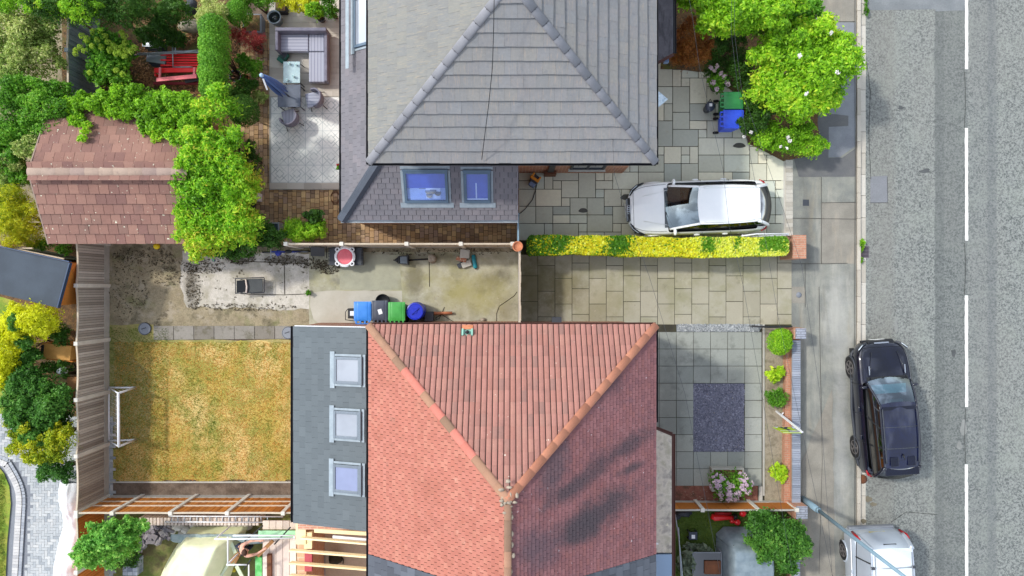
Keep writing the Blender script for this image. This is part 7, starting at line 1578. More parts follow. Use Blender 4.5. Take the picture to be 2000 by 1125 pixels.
for sx in (-1, 1):
    for sy in (-1, 1): MB().tube([(q[0][0] + sx * q[1][0] * .45, q[0][1] + sy * q[1][1] * .45, .66), (q[0][0] + sx * q[1][0] * .45, q[0][1] + sy * q[1][1] * .45, zp)], .02, 6).build('leg', A_['dkgrey'], sq)
pp = thing('parasol', 'closed dusty blue parasol leaning over the path from the dark square table', 'parasol', tuple(G(570, 192, zp)))
pb = G(564, 188, .7); ptp = G(511, 147, 2.85); px_ = Vector((pb.x, pb.y, zp))
MB().tube([px_, pb, ptp], .024, 8).build('pole', A_['dkgrey'], pp); MB().lathe([(.24, 0), (.22, .07), (.05, .1), (.04, .3), (0, .3)], (pb.x, pb.y, zp), 20).build('base', A_['dkgrey'], pp)
A_['para'] = pm('dusty_blue_canvas', ['#46639a', '#5c7fb8', '#3c5588'], .8, tint=True, n=(3, .15), f=(20, .1))
d_ = (ptp - pb); mb = MB()
for i in range(8):
    an = i * math.pi / 4; o = Vector((math.cos(an), math.sin(an), 0)); st = pb + d_ * .24
    pts = [ptp - d_ * .01 + o * .02, pb + d_ * .8 + o * .08, pb + d_ * .55 + o * .13, pb + d_ * .36 + o * .15, st + o * .17]
    mb.tube(pts, [.03, .06, .07, .065, .02], 6, flat=.55)
mb.build('canopy', A_['para'], pp); MB().blob(ptp, (.07, .07, .07), 10).build('finial', pm('pale_blue_cap', '#9db8cf', .5), pp); MB().beam(ptp + Vector((.03, -.1, -.05)), ptp + Vector((.05, -.35, -.35)), .05, .02).build('strap', A_['white'], pp)
def armchair(label, px, py, rz):
    c = G(px, py, .5); t = thing('armchair', label, 'chair', (c.x, c.y, zp), rz, 'woven armchairs round the dark square table')
    def back(u, v): an = lerp(-1.75, 1.75, u); return Vector((.30 * math.cos(an) + .0, .30 * math.sin(an) * 1.05, .3 + v * (.42 - .14 * abs(2 * u - 1) ** 2)))
    MB().sheet(back, 20, 4, .5).build('backrest', wv, t, local=True, solid=.05)
    MB().box((-.04, 0, .3), (.56, .5, .1)).build('seat', A_['st_x'] if abs(math.sin(rz)) > .5 else A_['st_y'], t, local=True, bevel=.03)
    for sx in (-1, 1):
        for sy in (-1, 1): MB().tube([(sx * .2, sy * .22, .27), (sx * .27, sy * .3, 0)], .014, 6).build('leg', A_['black'], t, local=True)
    return t
armchair('grey woven armchair right of the dark square table', 615, 193, R(10)); armchair('grey woven armchair below the dark square table', 566, 231, R(-72))
wc_ = thing('watering_can', 'dark green plastic trug behind the frosted glass table', 'trug', tuple(G(556, 115, zp)), R(55))
MB().box((0, 0, .12), (.42, .28, .22), taper=.85).build('body', pm('bottle_green_plastic', ['#11604e', '#0f5243'], .4), wc_, local=True, bevel=.04); MB().tube([(-.05, -.14, .22), (-.05, -.08, .32), (-.05, .08, .32), (-.05, .14, .22)], .016, 6).box((.1, 0, .235), (.2, .2, .02)).build('handle', A_['dkgrey'], wc_, local=True)
# pots
def pot(label, px, py, r, h, m, soilm, zg=.04, sq_=False):
    c = G(px, py, h + zg); t = thing('plant_pot', label, 'pot', (c.x, c.y, zg))
    if sq_: MB().box((0, 0, h / 2), (r * 2, r * 2, h), taper=.88).build('bowl', m, t, local=True, bevel=.03); MB().box((0, 0, h + .002), (r * 1.65, r * 1.65, .02)).build('compost', soilm, t, local=True)
    else:
        MB().lathe([(r * .72, 0), (r * .98, h * .9), (r, h), (r * .86, h), (r * .82, h * .85), (0, h * .85)], (0, 0, 0), 26).build('bowl', m, t, local=True); MB().lathe([(r * .83, h * .86), (0, h * .9)], (0, 0, 0), 20).build('compost', soilm, t, local=True)
    return t
pot('round pale grey pot of dark water at the top left corner of the patio', 535, 33, .24, .42, A_['lead'], pm('dark_water', '#15211f', .1, spec=.8), .1)
pot('large square grey planter beside the round clipped bush', 492, 45, .33, .5, A_['grey'], A_['mulch'], .02, True)
pot('purple glazed pot under the red maple', 503, 92, .17, .3, pm('plum_glaze', '#5d2f3c', .3, coat=.5), A_['mulch'])
pot('navy pot with bare compost beside the clipped hedge', 459, 148, .21, .36, pm('navy_glaze', '#2c3544', .4, coat=.3), pm('reddish_compost', '#6b4a38', .95, n=(6, .3), f=(30, .3)))
pot('empty terracotta ring pot right of the navy pot', 478, 152, .15, .2, A_['terra'], A_['mulch'])
pot('dark square pot at the top of the patio', 548, 12, .2, .35, A_['black'], A_['mulch'], .1, True)
pot('dark round pot under the bright green patio plant', 626, 34, .14, .25, A_['dkgrey'], A_['mulch'], .1)
single('stone_slab', MB().lathe([(.46, 0), (.5, .04), (.44, .12), (0, .14)], G(376, 52, .25), 14, sy=.5), pm('pale_boulder', ['#8d8573', '#a39a86'], .9, n=(3, .2), f=(20, .15), bump=(10, .5)), 'oval pale stone slab at the top of the garden beside the clipped hedge', 'stone')
single('rubbish_bag', MB().blob(G(374, 14, .4), (.22, .3, .25), 12, jit=.5), A_['dkgrey'], 'dark grey bag among the plants above the stone slab', 'bag')
# trestles, trays and scaffold poles
def trestle(label, pts, w_, m, z, cat='trestle', nm='steel_trestle'):
    mb = MB()
    for a, b in pts: mb.beam(G(*a, z), G(*b, z), w_, .05)
    return single(nm, mb, m, label, cat)
A_['redbr'] = pm('bright_red_steel', ['#e2161c', '#ee2a2e'], .45, n=(2, .05), f=(20, .1), k=1.3); A_['redfade'] = pm('faded_red_steel', ['#e87076', '#f08082'], .6, f=(20, .1), k=1.2)
tr_ = thing('steel_trestle', 'bright red slatted steel staging tucked under the clipped hedge', 'staging', tuple(G(360, 118, .3)))
for i in range(5): MB().beam(G(314 + (i % 2) * 12, 107.5 + i * 5.1, .35), G(396, 107.5 + i * 5.1, .35), .055, .05).build('slat', A_['redbr'], tr_)
tr_ = thing('steel_trestle', 'bright red steel beam frame behind the faded red trestle', 'staging', tuple(G(350, 140, .3)))
MB().beam(G(302, 138, .45), G(392, 136, .45), .16, .06).beam(G(303, 146, .45), G(310, 150, .2), .08, .06).build('top_beam', A_['redbr'], tr_); MB().beam(G(300, 163, .25), G(390, 163, .25), .09, .06).build('lower_beam', pm('dark_red_steel', '#8d2830', .6), tr_)
tr_ = thing('steel_trestle', 'faded pink-red trestle with two uprights nearest the climber', 'trestle', tuple(G(345, 152, .5)))
MB().beam(G(306, 156, .6), G(384, 149, .6), .13, .06).build('top_beam', A_['redfade'], tr_)
for x in (312, 379): MB().beam(G(x, 155 - (x > 350) * 5, .6), G(x + 1, 132, .6), .07, .05).build('upright', A_['redfade'], tr_)
single('rubber_mat', MB().beam(G(362, 159, .4), G(388, 155, .4), .12, .06), A_['dkgrey'], 'dark roll lying on the dark red beam', 'roll')
def trays(label, px, py, n, rz, m):
    c = G(px, py, .3); t = thing('plastic_tray', label, 'trays', (c.x, c.y, .02), rz)
    for i in range(n):
        mb = MB(); o = (i * .06, -i * .05); mb.box((o[0], o[1], .3 - i * .07), (.66, .3, .05))
        for j in range(5): mb.box((o[0], o[1] - .11 + j * .055, .33 - i * .07), (.6, .015, .02))
        mb.build('tray', m if i else A_['steel'], t, local=True)
trays('stack of grey ribbed trays above the scaffold poles', 298, 84, 3, R(-3), A_['dkgrey']); trays('stack of dark ribbed trays below the scaffold poles', 306, 115, 3, R(-8), A_['dkgrey'])
pl = thing('scaffold_poles', 'crossed grey scaffold poles over the trays and red staging', 'poles', tuple(G(340, 104, .4)))
for a, b in (((262, 108), (398, 101)), ((268, 105), (398, 98)), ((337, 78), (338, 131)), ((342, 82), (343, 106)), ((338, 131), (376, 131)), ((336, 98), (398, 104))): MB().tube([G(*a, .5), G(*b, .5)], .022, 8).build('pole', A_['steel'], pl)
# left: hutch boxes, lamp, tarpaulin
hz = thing('nest_box', 'tan wooden hutch with a slatted front poking out behind the long fence', 'hutch', tuple(G(110, 687, .9)))
c = G(110, 687, 1.3); MB().box((c.x, c.y, .7), (1.0, .5, 1.25), R(-6)).build('body', pm('tan_ply', ['#a87838', '#b98a48'], .8), hz, bevel=.015); MB().box((c.x - .44, c.y + .04, 1.34), (.08, .38, .03), R(-6)).build('slot', A_['black'], hz); MB().box((c.x, c.y - .28, 1.0), (1.02, .04, .5), R(-6)).build('front_boards', A_['wood_o'], hz)
c = G(141, 757, 1.2); single('timber_box', MB().box((c.x, c.y, .6), (.34, .7, 1.2)), pm('brown_ply', ['#7d5632', '#8f6640'], .85), 'brown timber box wedged between the cool green tree and the long fence', 'box', bevel=.01)
c = G(118, 725, 1.3); fl_ = thing('garden_light', 'white bell-shaped garden light behind the long fence', 'lamp', (c.x, c.y, .0))
MB().tube([(c.x, c.y, 0), (c.x, c.y, 1.1)], .03, 8).build('post', A_['dkgrey'], fl_); MB().lathe([(.13, 1.1), (.15, 1.2), (.09, 1.25), (.08, 1.38), (0, 1.4)], (c.x, c.y, 0), 20).build('lamp_shade', A_['white'], fl_)
tarp = pm('white_tarpaulin', ['#dcdedf', '#e6e8e9'], .6, n=(2, .03), f=(8, .03))
def tarpf(u, v):
    px = lerp(lerp(92, 78, v ** 1.4) + (9 if .1 < v < .6 else 0) * math.sin(math.pi * min(1, max(0, (v - .1) / .5))), 158, u); py = lerp(948, 1150, v)
    z = .95 * math.sin(math.pi * min(1, max(0, u * 1.05))) ** .6 * (.75 + .25 * math.sin(v * 9)) + .06 * mnoise.noise(Vector((u * 5, v * 14, 0))) + .04 * mnoise.noise(Vector((u * 16, v * 3, 2)))
    p = G(px, py, .9); return Vector((p.x, p.y, max(.05, z * .9 + .05)))
tp_ = thing('covered_furniture', 'white tarpaulin draped over garden furniture beside the brown fence', 'tarpaulin', tuple(G(120, 1050, 0)))
MB().sheet(tarpf, 30, 70, .5).build('tarpaulin', tarp, tp_)
# neighbour front garden
rt = thing('ride_on_toy', 'bright red ride-on toy lying below the low orange fence', 'toy', tuple(G(1420, 1012, 0)))
A_['redtoy'] = pm('glossy_red_plastic', ['#d81e24', '#e23034'], .3, coat=.4)
MB().tube([G(1389, 1008, .2), G(1396, 1011, .22), G(1424, 1011, .22), G(1430, 1012, .2)], [.09, .12, .07, .1], 12).build('body', A_['redtoy'], rt)
MB().tube([G(1396, 1003, .16), G(1428, 1003, .16)], .05, 8).box(G(1410, 1006, .12), (.5, .18, .08)).build('frame', pm('dull_red_plastic', '#a82026', .5), rt)
MB().blob(G(1436, 1009, .25), (.08, .1, .1), 10).build('hub', A_['black'], rt)
for a, b, q in ((1451, 1003, .13), (1440, 1020, .12), (1430, 1018, .09)): MB().blob(G(a, b, .16), (q, q * .9, q * .7), 14).build('wheel', A_['redtoy'], rt)
st = thing('step_stool', 'small navy-grey square stool on the green lawn', 'stool', tuple(G(1354, 1047, 0)))
c = G(1354, 1047, .3); MB().box((c.x, c.y, .28), (.3, .28, .05)).build('seat', A_['bin_black'], st, bevel=.02); MB().box((c.x, c.y - .02, .31), (.12, .13, .004)).build('label', A_['white'], st)
for sx in (-1, 1):
    for sy in (-1, 1): MB().box((c.x + sx * .13, c.y + sy * .12, .13), (.04, .04, .26)).build('leg', A_['bin_black'], st)
gtb = thing('glass_table', 'square glass garden table with a brown tray in the small front garden', 'table', tuple(G(1380, 1105, 0)))
q = bb2(1353, 1079, 1409, 1150, .68, .7); MB().box(*q).build('tabletop', glassm('smoked_table_glass', '#5a6464', .2), gtb)
mb = MB(); x0_, x1_, y0_, y1_ = q[0][0] - q[1][0] / 2, q[0][0] + q[1][0] / 2, q[0][1] - q[1][1] / 2, q[0][1] + q[1][1] / 2
for a, b in (((x0_, y0_), (x1_, y0_)), ((x1_, y0_), (x1_, y1_)), ((x1_, y1_), (x0_, y1_)), ((x0_, y1_), (x0_, y0_))): mb.beam((*a, .7), (*b, .7), .03, .03)
mb.build('table_frame', A_['grey'], gtb)
for a in (x0_, x1_):
    for b in (y0_, y1_): MB().tube([(a, b, 0), (a, b, .69)], .018, 6).build('leg', A_['grey'], gtb)
q2 = bb2(1376, 1096, 1408, 1122, .705, .76); single('wooden_tray', MB().box(*q2), A_['rust'], 'brown wooden tray on the glass garden table', 'tray', bevel=.01)
cvm = pm('grey_blue_cover_cloth', ['#6f7f88', '#83929a'], .8, n=(2, .1), f=(8, .06))
def cov(u, v):
    a = G(lerp(1415, 1520, u), lerp(1049, 1180, v), 1.2); e = min(u, 1 - u, v * 1.2, 2) ; z = 1.45 * min(1, e / .18) ** .5 if e < .18 else 1.45
    return Vector((a.x + (.0 if e > .05 else 0), a.y, max(.15, z + .05 * mnoise.noise(Vector((u * 7, v * 7, 1))) + .03 * mnoise.noise(Vector((u * 22, v * 5, 4))))))
sw = thing('covered_swing_seat', 'grey-blue fabric cover over a garden seat under the glossy shrub', 'cover', tuple(G(1465, 1110, 0)))
def cov2(u, v):
    rx, ry = 2 * u - 1, v; q = max(abs(rx), 1 - ry * 2 if ry < .5 else 0); flat_ = q < .72
    z = 1.5 if flat_ else 1.5 - 1.35 * ((q - .72) / .28) ** 1.3
    sc2 = 1.0 - .12 * (z / 1.5) * 0
    c = G(1468, 1050, 1.2); x = c.x + rx * .88; y = c.y - ry * 2.6
    if abs(rx) > .7 and ry < .12: y -= (abs(rx) - .7) * .8
    return Vector((x, y, max(.1, z + .045 * mnoise.noise(Vector((u * 6, v * 9, 1))) + .03 * abs(mnoise.noise(Vector((u * 16, v * 5, 4)))))))
MB().sheet(cov2, 40, 50, .5).build('fabric', cvm, sw)
MB().tube([cov2(.15, .1), cov2(.5, .02) + Vector((0, -.1, .02)), cov2(.85, .1)], .012, 6).build('piping', A_['dkgrey'], sw)
P_('shrub', 'grey-green big-leaved plant between the house wall and the glass table', 'shrub', [B(1340, 1100, 12, 26, .5, .3), B(1350, 1068, 18, 8, .3, .15), B(1372, 1070, 16, 8, .3, .15)], 500, .2, leafm('grey_green_leaf', ['#3f5648', '#5d7566', '#71897a']), 70, aspect=.55, upb=.9)
mb = MB(); mb.tube([G(1319, 1005, .8), G(1328, 1070, .8), G(1336, 1160, .8)], .02, 6); mb.tube([G(1325, 1030, .85), G(1332, 1160, .85)], .02, 6); single('metal_rail', mb, A_['steel'], 'pale metal rail running down beside the neighbouring bay', 'rail')
single('tarp_bundle', MB().blob(G(1335, 1003, .1), (.3, .12, .12), 12, jit=.6, seed=9).blob(G(1322, 1008, .1), (.15, .14, .1), 10, jit=.6, seed=4), A_['dkgrey'], 'dark crumpled bundle at the house end of the low orange fence', 'bundle')
# ---- building site
def pile(name, label, pts, m, cat, zmax=.4, seed=0, sz=(.12, .3)):
    r = random.Random(seed); mb = MB()
    for (px, py) in pts:
        h = r.uniform(.05, zmax); c = G(px, py, h); a, b = r.uniform(*sz), r.uniform(*sz) * .55
        mb.box((c.x, c.y, h), (a, b, .08), r.uniform(0, 3.1), rx=r.uniform(-.5, .5), ry=r.uniform(-.5, .5))
    return single(name, mb, m, label, cat)
r = random.Random(2)
pts = [(lerp(265, 330, u) + r.gauss(0, 6), lerp(1072, 1030, u) + r.gauss(0, 7)) for u in [i / 70 for i in range(70)]] + [(r.uniform(275, 325), r.uniform(1020, 1040)) for _ in range(30)]
o = pile('stone_heap', 'heap of broken grey paving stones under the orange fence', pts, pm('grey_rubble', ['#77727a', '#8d8788', '#66626a', '#9b9492'], .9, tint=True, f=(20, .15)), 'rubble', .3, 3, (.12, .28)); o['kind'] = 'stuff'
r = random.Random(5); sb_ = None; smat = pm('pale_stone_block', ['#b5b1aa', '#c3bfb8', '#a29e96'], .9, tint=True, n=(3, .1), f=(20, .12))
for i, (a, b) in enumerate(((332, 1028), (347, 1029), (362, 1035), (376, 1026), (390, 1031), (402, 1029), (415, 1029), (427, 1031), (440, 1029), (454, 1030), (468, 1029), (482, 1030), (352, 1047), (337, 1033))):
    c = G(a, b, .2)
    if sb_ is None:
        sb_ = MB(); sb_.blob((0, 0, .12), (.13, .17, .12), 8, jit=.55, seed=1); sb_ = sb_.build('stone_block', smat, label='rough pale stone block in the row along the foot of the orange fence', cat='stone', group='stone blocks below the orange fence'); o = sb_
    else: o = sb_.copy(); scene.collection.objects.link(o)
    o.location = (c.x, c.y, .01); o.rotation_euler = (0, 0, r.uniform(0, 6)); q = r.uniform(.85, 1.15); o.scale = (q, q * 1.1, q)
c = G(254, 1108, .4); pb_ = MB()
for k in range(4):
    for i in range(3):
        for j in range(4): pb_.box((c.x - .17 + i * .17, c.y + .2 - j * .14, .06 + k * .1), (.16, .13, .09), r.uniform(-.05, .05))
single('brick_stack', pb_, pm('grey_brick', ['#6f7682', '#868d98', '#9aa0a8'], .9, tint=True), 'neat stack of grey bricks below the light green tree', 'bricks')
# ladder / racking laid along the fence
la = thing('ladder', 'long white ladder lying along the outside of the orange fence', 'ladder', tuple(G(420, 1012, .6)))
for y in (1008, 1019): MB().tube([G(322 if y == 1019 else 330, y, .9), G(513 if y == 1019 else 553, y + 1, .9)], .025, 8).build('stile', A_['white'], la)
for i in range(16):
    MB().tube([G(335 + i * 12.5, 1008, .9), G(335 + i * 12.5, 1019, .9)], .017, 6).build('rung', A_['steel'], la)
wpal = thing('pallet_boards', 'row of upright weathered boards under the ladder', 'boards', tuple(G(400, 1012, 0)))
mb = MB()
for i in range(34): mb.box(G(285 + i * 6.8, 1012, .35), (.09, .26, .7))
mb.build('boards', A_['board'], wpal)
# cream tarpaulin over a frame
def tp2(u, v):
    px = lerp(lerp(330, 283, v), lerp(465, 425, v), u); py = lerp(1046, 1160, v); px = px + (22 * (1 - v) ** 3) * (1 - u)
    q = min(u, 1 - u, v * 1.5); z = .35 + 1.1 * min(1, q / .25) ** .7 + .05 * mnoise.noise(Vector((u * 5, v * 5, 0))); p = G(px, py, 1.2); return Vector((p.x, p.y, z))
cm = pm('cream_green_tarpaulin', ['#b9bf98', '#c8cda8'], .6, n=(1.2, .06), f=(8, .04)); tq = thing('trampoline_cover', 'big cream-green sheet draped over a frame on the building site', 'tarpaulin', tuple(G(370, 1100, 0)))
MB().sheet(tp2, 36, 30, .5).build('sheet', cm, tq)
MB().sheet(lambda u, v: Vector((*G(lerp(335, 520, u), lerp(1042, 1054 + 8 * math.sin(u * 9), v), .9)[:2], .95 + .08 * mnoise.noise(Vector((u * 14, v * 3, 5))))), 40, 5, .5).build('grey_sheet', pm('grey_green_sheet', ['#6c7c7c', '#839090'], .6, n=(3, .12)), tq, solid=.01)
# white gazebo frame
gz_ = thing('gazebo_frame', 'white tubular frame standing over the cream sheet and the workman', 'frame', tuple(G(480, 1080, 0)))
for a, b in (((420, 1053), (575, 1051)), ((455, 1046), (588, 1046)), ((445, 1048), (445, 1103)), ((443, 1103), (482, 1103)), ((486, 1103), (486, 1150)), ((575, 1046), (575, 1054))): MB().tube([G(*a, 1.9), G(*b, 1.9)], .025, 8).build('tube', A_['white'], gz_)
for a, b in ((443, 1103), (575, 1052), (420, 1053)): p = G(a, b, 1.9); MB().tube([p, Vector((p.x, p.y, 0))], .025, 8).build('leg', A_['white'], gz_)
for (a, b, wd, lb) in (((432, 1125), (446, 1102), .08, 'narrow pale green plastic strip at the edge of the cream sheet'), ((452, 1060), (460, 1080), .12, 'pale green plastic strip above the curved orange timbers'), ((462, 1105), (475, 1130), .12, 'pale green plastic strip below the white frame corner')):
    single('plastic_strip', MB().beam(G(*a, .9), G(*b, .9), wd, .04), pm('pale_green_plastic', '#c3cfae', .5), lb, 'plastic')
p = [(447, 1095), (437, 1098), (452, 1112), (440, 1108)]
mb = MB()
for i, (a, b) in enumerate(p): mb.blob(G(a, b, .2), (.16, .1, .08), 8, jit=.5, seed=i)
single('yellow_bags', mb, pm('yellow_sack', '#c9b81e', .6), 'bright yellow sacks inside the white frame', 'sacks')
gs = thing('green_sheeting', 'translucent bright green sheeting spread beside the workman', 'sheeting', tuple(G(500, 1080, .6)))
gm_ = pm('bright_green_plastic', ['#57b35a', '#6bc66a', '#8fd68f'], .4, n=(3, .1)); MB().box(*bb2(498, 1088, 512, 1150, .5, .6)).build('sheet', gm_, gs, bevel=.02); MB().sheet(lambda u, v: Vector((*G(lerp(505, 592, u), lerp(1036, 1050, v), 1.2)[:2], 1.2 + .04 * mnoise.noise(Vector((u * 9, v * 3, 0))))), 20, 4, .5).build('upper_sheet', pm('pale_green_film', ['#8fcf94', '#a9dcae'], .4), gs, solid=.01)
# scaffold board decks
dk = thing('scaffold_deck', 'deck of pale scaffold boards between the green sheet and the joists', 'boards', tuple(G(545, 1080, 0)))
for i in range(5): q = bb2(513 + i * 13.2, 1052, 525.4 + i * 13.2, 1160, .98, 1.02); MB().box(*q).build('board', A_['board'], dk, bevel=.004)
for i in range(7): q = bb2(513 + i * 13.2, 1017, 525.4 + i * 13.2, 1034, .9, .95); MB().box(*q).build('board', A_['board'], dk, bevel=.004)
for x, y in ((515, 1056), (575, 1056), (515, 1120), (575, 1120)): p = G(x, y, 1); MB().tube([Vector((p.x, p.y, 0)), Vector((p.x, p.y, .97))], .024, 8).build('standard', A_['steel'], dk)
single('rusty_beam', MB().box(*bb2(521, 1083, 530, 1140, 1.02, 1.12)), A_['rust'], 'rusty steel channel lying on the scaffold boards', 'beam', bevel=.01)
# joists over the neighbouring extension
ne = thing('extension_shell', 'unfinished neighbouring extension with blockwork and open pale joists', 'extension', tuple(G(645, 1080, 0)))
site_floor = pm('screed_floor', ['#9c917c', '#a89d88'], .9, n=(1, .1)); MB().box((-5.35, -10.0, .03), (2.9, 4.4, .05)).build('floor', site_floor, ne)
MB().box((-6.72, -9.9, 1.1), (.3, 4.6, 2.2)).build('outer_wall', brickm('pale_block_wall', '#c99a78', '#d6ab88', '#cbb9a4', .44, .21, .012), ne)
MB().box((-5.3, -7.56, 1.15), (3.0, .22, 2.35)).build('party_wall', brickm('pink_brick_wall', '#c08068', '#cf937a', '#d3bba4'), ne)
mb = MB(); mb.box((-6.72, -7.75, 2.25), (.32, .8, .08)); mb.box(bb2(594, 1040, 609, 1072, 2.1, 2.25)[0], bb2(594, 1040, 609, 1072, 2.1, 2.25)[1]); mb.build('wall_plate', A_['timber'], ne)
MB().box(*bb2(595, 1074, 609, 1116, 2.1, 2.22)).build('membrane', pm('red_membrane', '#b5525a', .6), ne)
for i in range(5):
    a, b = G(567 + (22 if i == 0 else 0), 1047 + i * 24.0, 2.35), G(716, 1066 + i * 25.5, 2.9); a.y = b.y = (a.y + b.y) / 2; b = Vector((-3.9, b.y, 2.95)); MB().beam(a, b, .05, .17).build('joist', A_['timber'], ne)
for a, b in (((614, 1036), (716, 1042)), ((650, 1049), (716, 1055))): MB().beam(G(*a, 2.3), G(*b, 2.4), .12, .05).build('loose_timber', A_['timber'] if a[1] < 1040 else A_['white'], ne)
mb = MB()
for i in range(5): mb.tube([G(616 + i * 4.5, 1066 + i * 3, .1), G(617 + i * 4.5, 1150, .1)], .02, 6)
single('scaffold_tubes', mb, A_['steel'], 'bundle of steel tubes on the floor under the open joists', 'tubes')
mb = MB(); mb.blob(G(655, 1091, .2), (.25, .16, .15), 10, jit=.7, seed=3); mb.tube([G(664, 1087, .2), G(671, 1092, .2), G(670, 1101, .1)], .02, 6); single('tool_bag', mb, pm('dark_olive_bag', '#3b3a2a', .8), 'dark tool bag with a looped strap under the open joists', 'bag')
for (a, b, lb) in (((513, 1027), (478, 1057), 'black prop pole nearest the ladder end'), ((567, 1030), (536, 1063), 'black prop pole beside the slate extension corner'), ((490, 1093), (476, 1112), 'short black prop pole beside the green sheeting')): single('prop_pole', MB().tube([G(*a, 2.0), G(*b, 1.6)], .022, 8), A_['black'], lb, 'pole')
A_['plank'] = pm('brown_plank', ['#8a6038', '#9b7044'], .8, n=(2, .1), f=(20, .15))
single('timber_plank', MB().beam(G(503, 1086, 1.35), G(533, 1056, 1.45), .12, .04), A_['plank'], 'orange plank held by the workman', 'plank')
single('timber_plank', MB().beam(G(450, 1098, 1.0), G(472, 1075, 1.0), .14, .04).beam(G(459, 1100, 1.1), G(470, 1080, 1.1), .06, .04), A_['plank'], 'curved orange timbers behind the workman', 'timber')

# workman seen from above
def skin(name, pts, edges, rad, m, parent, sub=1, root=0):
    me = bpy.data.meshes.new(name); Mi = world_of(parent).inverted(); me.from_pydata([tuple(Mi @ Vector(p)) for p in pts], edges, []); me.materials.append(m)
    o = bpy.data.objects.new(name, me); scene.collection.objects.link(o); o.parent = parent
    md = o.modifiers.new('skin', 'SKIN'); md.use_smooth_shade = True
    sv = me.skin_vertices[0].data if me.skin_vertices else None
    if sv is None: return o
    for i, rr in enumerate(rad): sv[i].radius = (rr, rr) if isinstance(rr, (int, float)) else rr
    sv[root].use_root = True
    s2 = o.modifiers.new('sub', 'SUBSURF'); s2.levels = sub; s2.render_levels = sub; return o
def limb(mb, pts, rads, n=10, m=0): mb.tube(pts, rads, n, t=.5, m=m)
fl0 = .04
wk = thing('person', 'workman in a dark vest bending forward with both arms out to the orange plank', 'person', tuple(G(488, 1083, fl0)))
hd0 = G(479, 1078, 1.62); fw = Vector((.86, .35, 0)).normalized(); lf = Vector((-fw.y, fw.x, 0)); up = Vector((0, 0, 1))
pel = hd0 - fw * .42 + Vector((0, 0, -.66)); pel.z = .93
neck = hd0 - fw * .09 - up * .16; chest = pel.lerp(neck, .62) + up * .03
shl, shr = neck + lf * .2 - up * .06 - fw * .03, neck - lf * .2 - up * .06 - fw * .03
hl_, hr_ = G(507, 1056, 1.42), G(514, 1074, 1.42)
ell = shl.lerp(hl_, .5) + lf * .05 - up * .06; elr = shr.lerp(hr_, .5) - lf * .06 - up * .06
def feet(s): return pel + lf * (.11 * s), Vector((pel.x + lf.x * .13 * s + fw.x * .12, pel.y + lf.y * .13 * s + fw.y * .12, .5)), Vector((pel.x + lf.x * .15 * s, pel.y + lf.y * .15 * s, fl0 + .08))
P, E, Rr = [], [], []
def V_(p, r): P.append(p); Rr.append(r); return len(P) - 1
a0 = V_(pel, .14); a1 = V_(pel.lerp(chest, .5), .135); a2 = V_(chest, .155); a3 = V_(neck, .065); a4 = V_(hd0 - up * .04, .06); E += [(a0, a1), (a1, a2), (a2, a3), (a3, a4)]
for s, sh, el, hnd in ((1, shl, ell, hl_), (-1, shr, elr, hr_)):
    b0 = V_(sh, .07); b1 = V_(el, .047); wr_ = el.lerp(hnd, .92); b2 = V_(wr_, .03); pm_c = wr_ + (hnd - el).normalized() * .07; b3 = V_(pm_c, .036); E += [(a2, b0), (b0, b1), (b1, b2), (b2, b3)]
    dd = (hnd - el).normalized(); side = dd.cross(up).normalized()
    for f, L in ((-1.5, .07), (-.5, .085), (.5, .08), (1.5, .062)):
        k0 = V_(pm_c + side * (.018 * f) + dd * .035, .0105); k1 = V_(pm_c + side * (.02 * f) + dd * (.035 + L * .6) - up * .012, .0095); k2 = V_(pm_c + side * (.02 * f) + dd * (.035 + L * .85) - up * .045, .008); E += [(b3, k0), (k0, k1), (k1, k2)]
    t0 = V_(wr_ + dd * .03 + side * .035 * s, .012); t1 = V_(wr_ + dd * .07 + side * .055 * s - up * .02, .0095); E += [(b2, t0), (t0, t1)]
for s in (1, -1):
    h_, k_, f_ = feet(s); c0 = V_(h_, .095); c1 = V_(k_, .065); c2 = V_(f_, .045); c3 = V_(f_ + fw * .17 - up * .04, .04); E += [(a0, c0), (c0, c1), (c1, c2), (c2, c3)]
skm = pm('skin', ['#d8a48c', '#e0ae96'], .6, n=(3, .05), f=(20, .03))
bpy.context.view_layer.update()
def skin_obj(name, P, E, Rr, m, parent, sub=1):
    me = bpy.data.meshes.new(name); Mi = world_of(parent).inverted(); me.from_pydata([tuple(Mi @ Vector(p)) for p in P], E, []); me.materials.append(m)
    bm = bmesh.new(); bm.from_mesh(me); ly = bm.verts.layers.skin.verify(); bm.verts.ensure_lookup_table()
    for i, v in enumerate(bm.verts): v[ly].radius = (Rr[i], Rr[i]); v[ly].use_root = (i == 0)
    bm.to_mesh(me); bm.free(); o = bpy.data.objects.new(name, me); scene.collection.objects.link(o); o.parent = parent
    md = o.modifiers.new('skin', 'SKIN'); md.use_smooth_shade = True; s2 = o.modifiers.new('sub', 'SUBSURF'); s2.levels = sub; s2.render_levels = sub; return o
skin_obj('body', P, E, Rr, skm, wk)
mb = MB(); mb.blob(hd0, (.085, .105, .125), 18); nz = hd0 + fw * .1 - up * .02; mb.blob(nz, (.022, .018, .026), 8)
for s in (1, -1): mb.blob(hd0 + lf * (.085 * s) - up * .01, (.02, .014, .032), 8)
mb.blob(hd0 + fw * .088 - up * .065, (.012, .03, .01), 8); mb.build('head', skm, wk)
mb = MB()
for s in (1, -1): mb.blob(hd0 + fw * .094 + lf * .035 * s + up * .01, (.012, .014, .01), 8)
mb.build('eyes', A_['black'], wk)
hr0 = MB(); hr0.blob(hd0 + up * .035 - fw * .012, (.098, .112, .105), 18, jit=.12); hr0.build('hair', pm('brown_hair', ['#3b261a', '#52362a'], .8, f=(60, .3)), wk)
vm = pm('dark_vest_cloth', ['#1f232b', '#2b2f38'], .9)
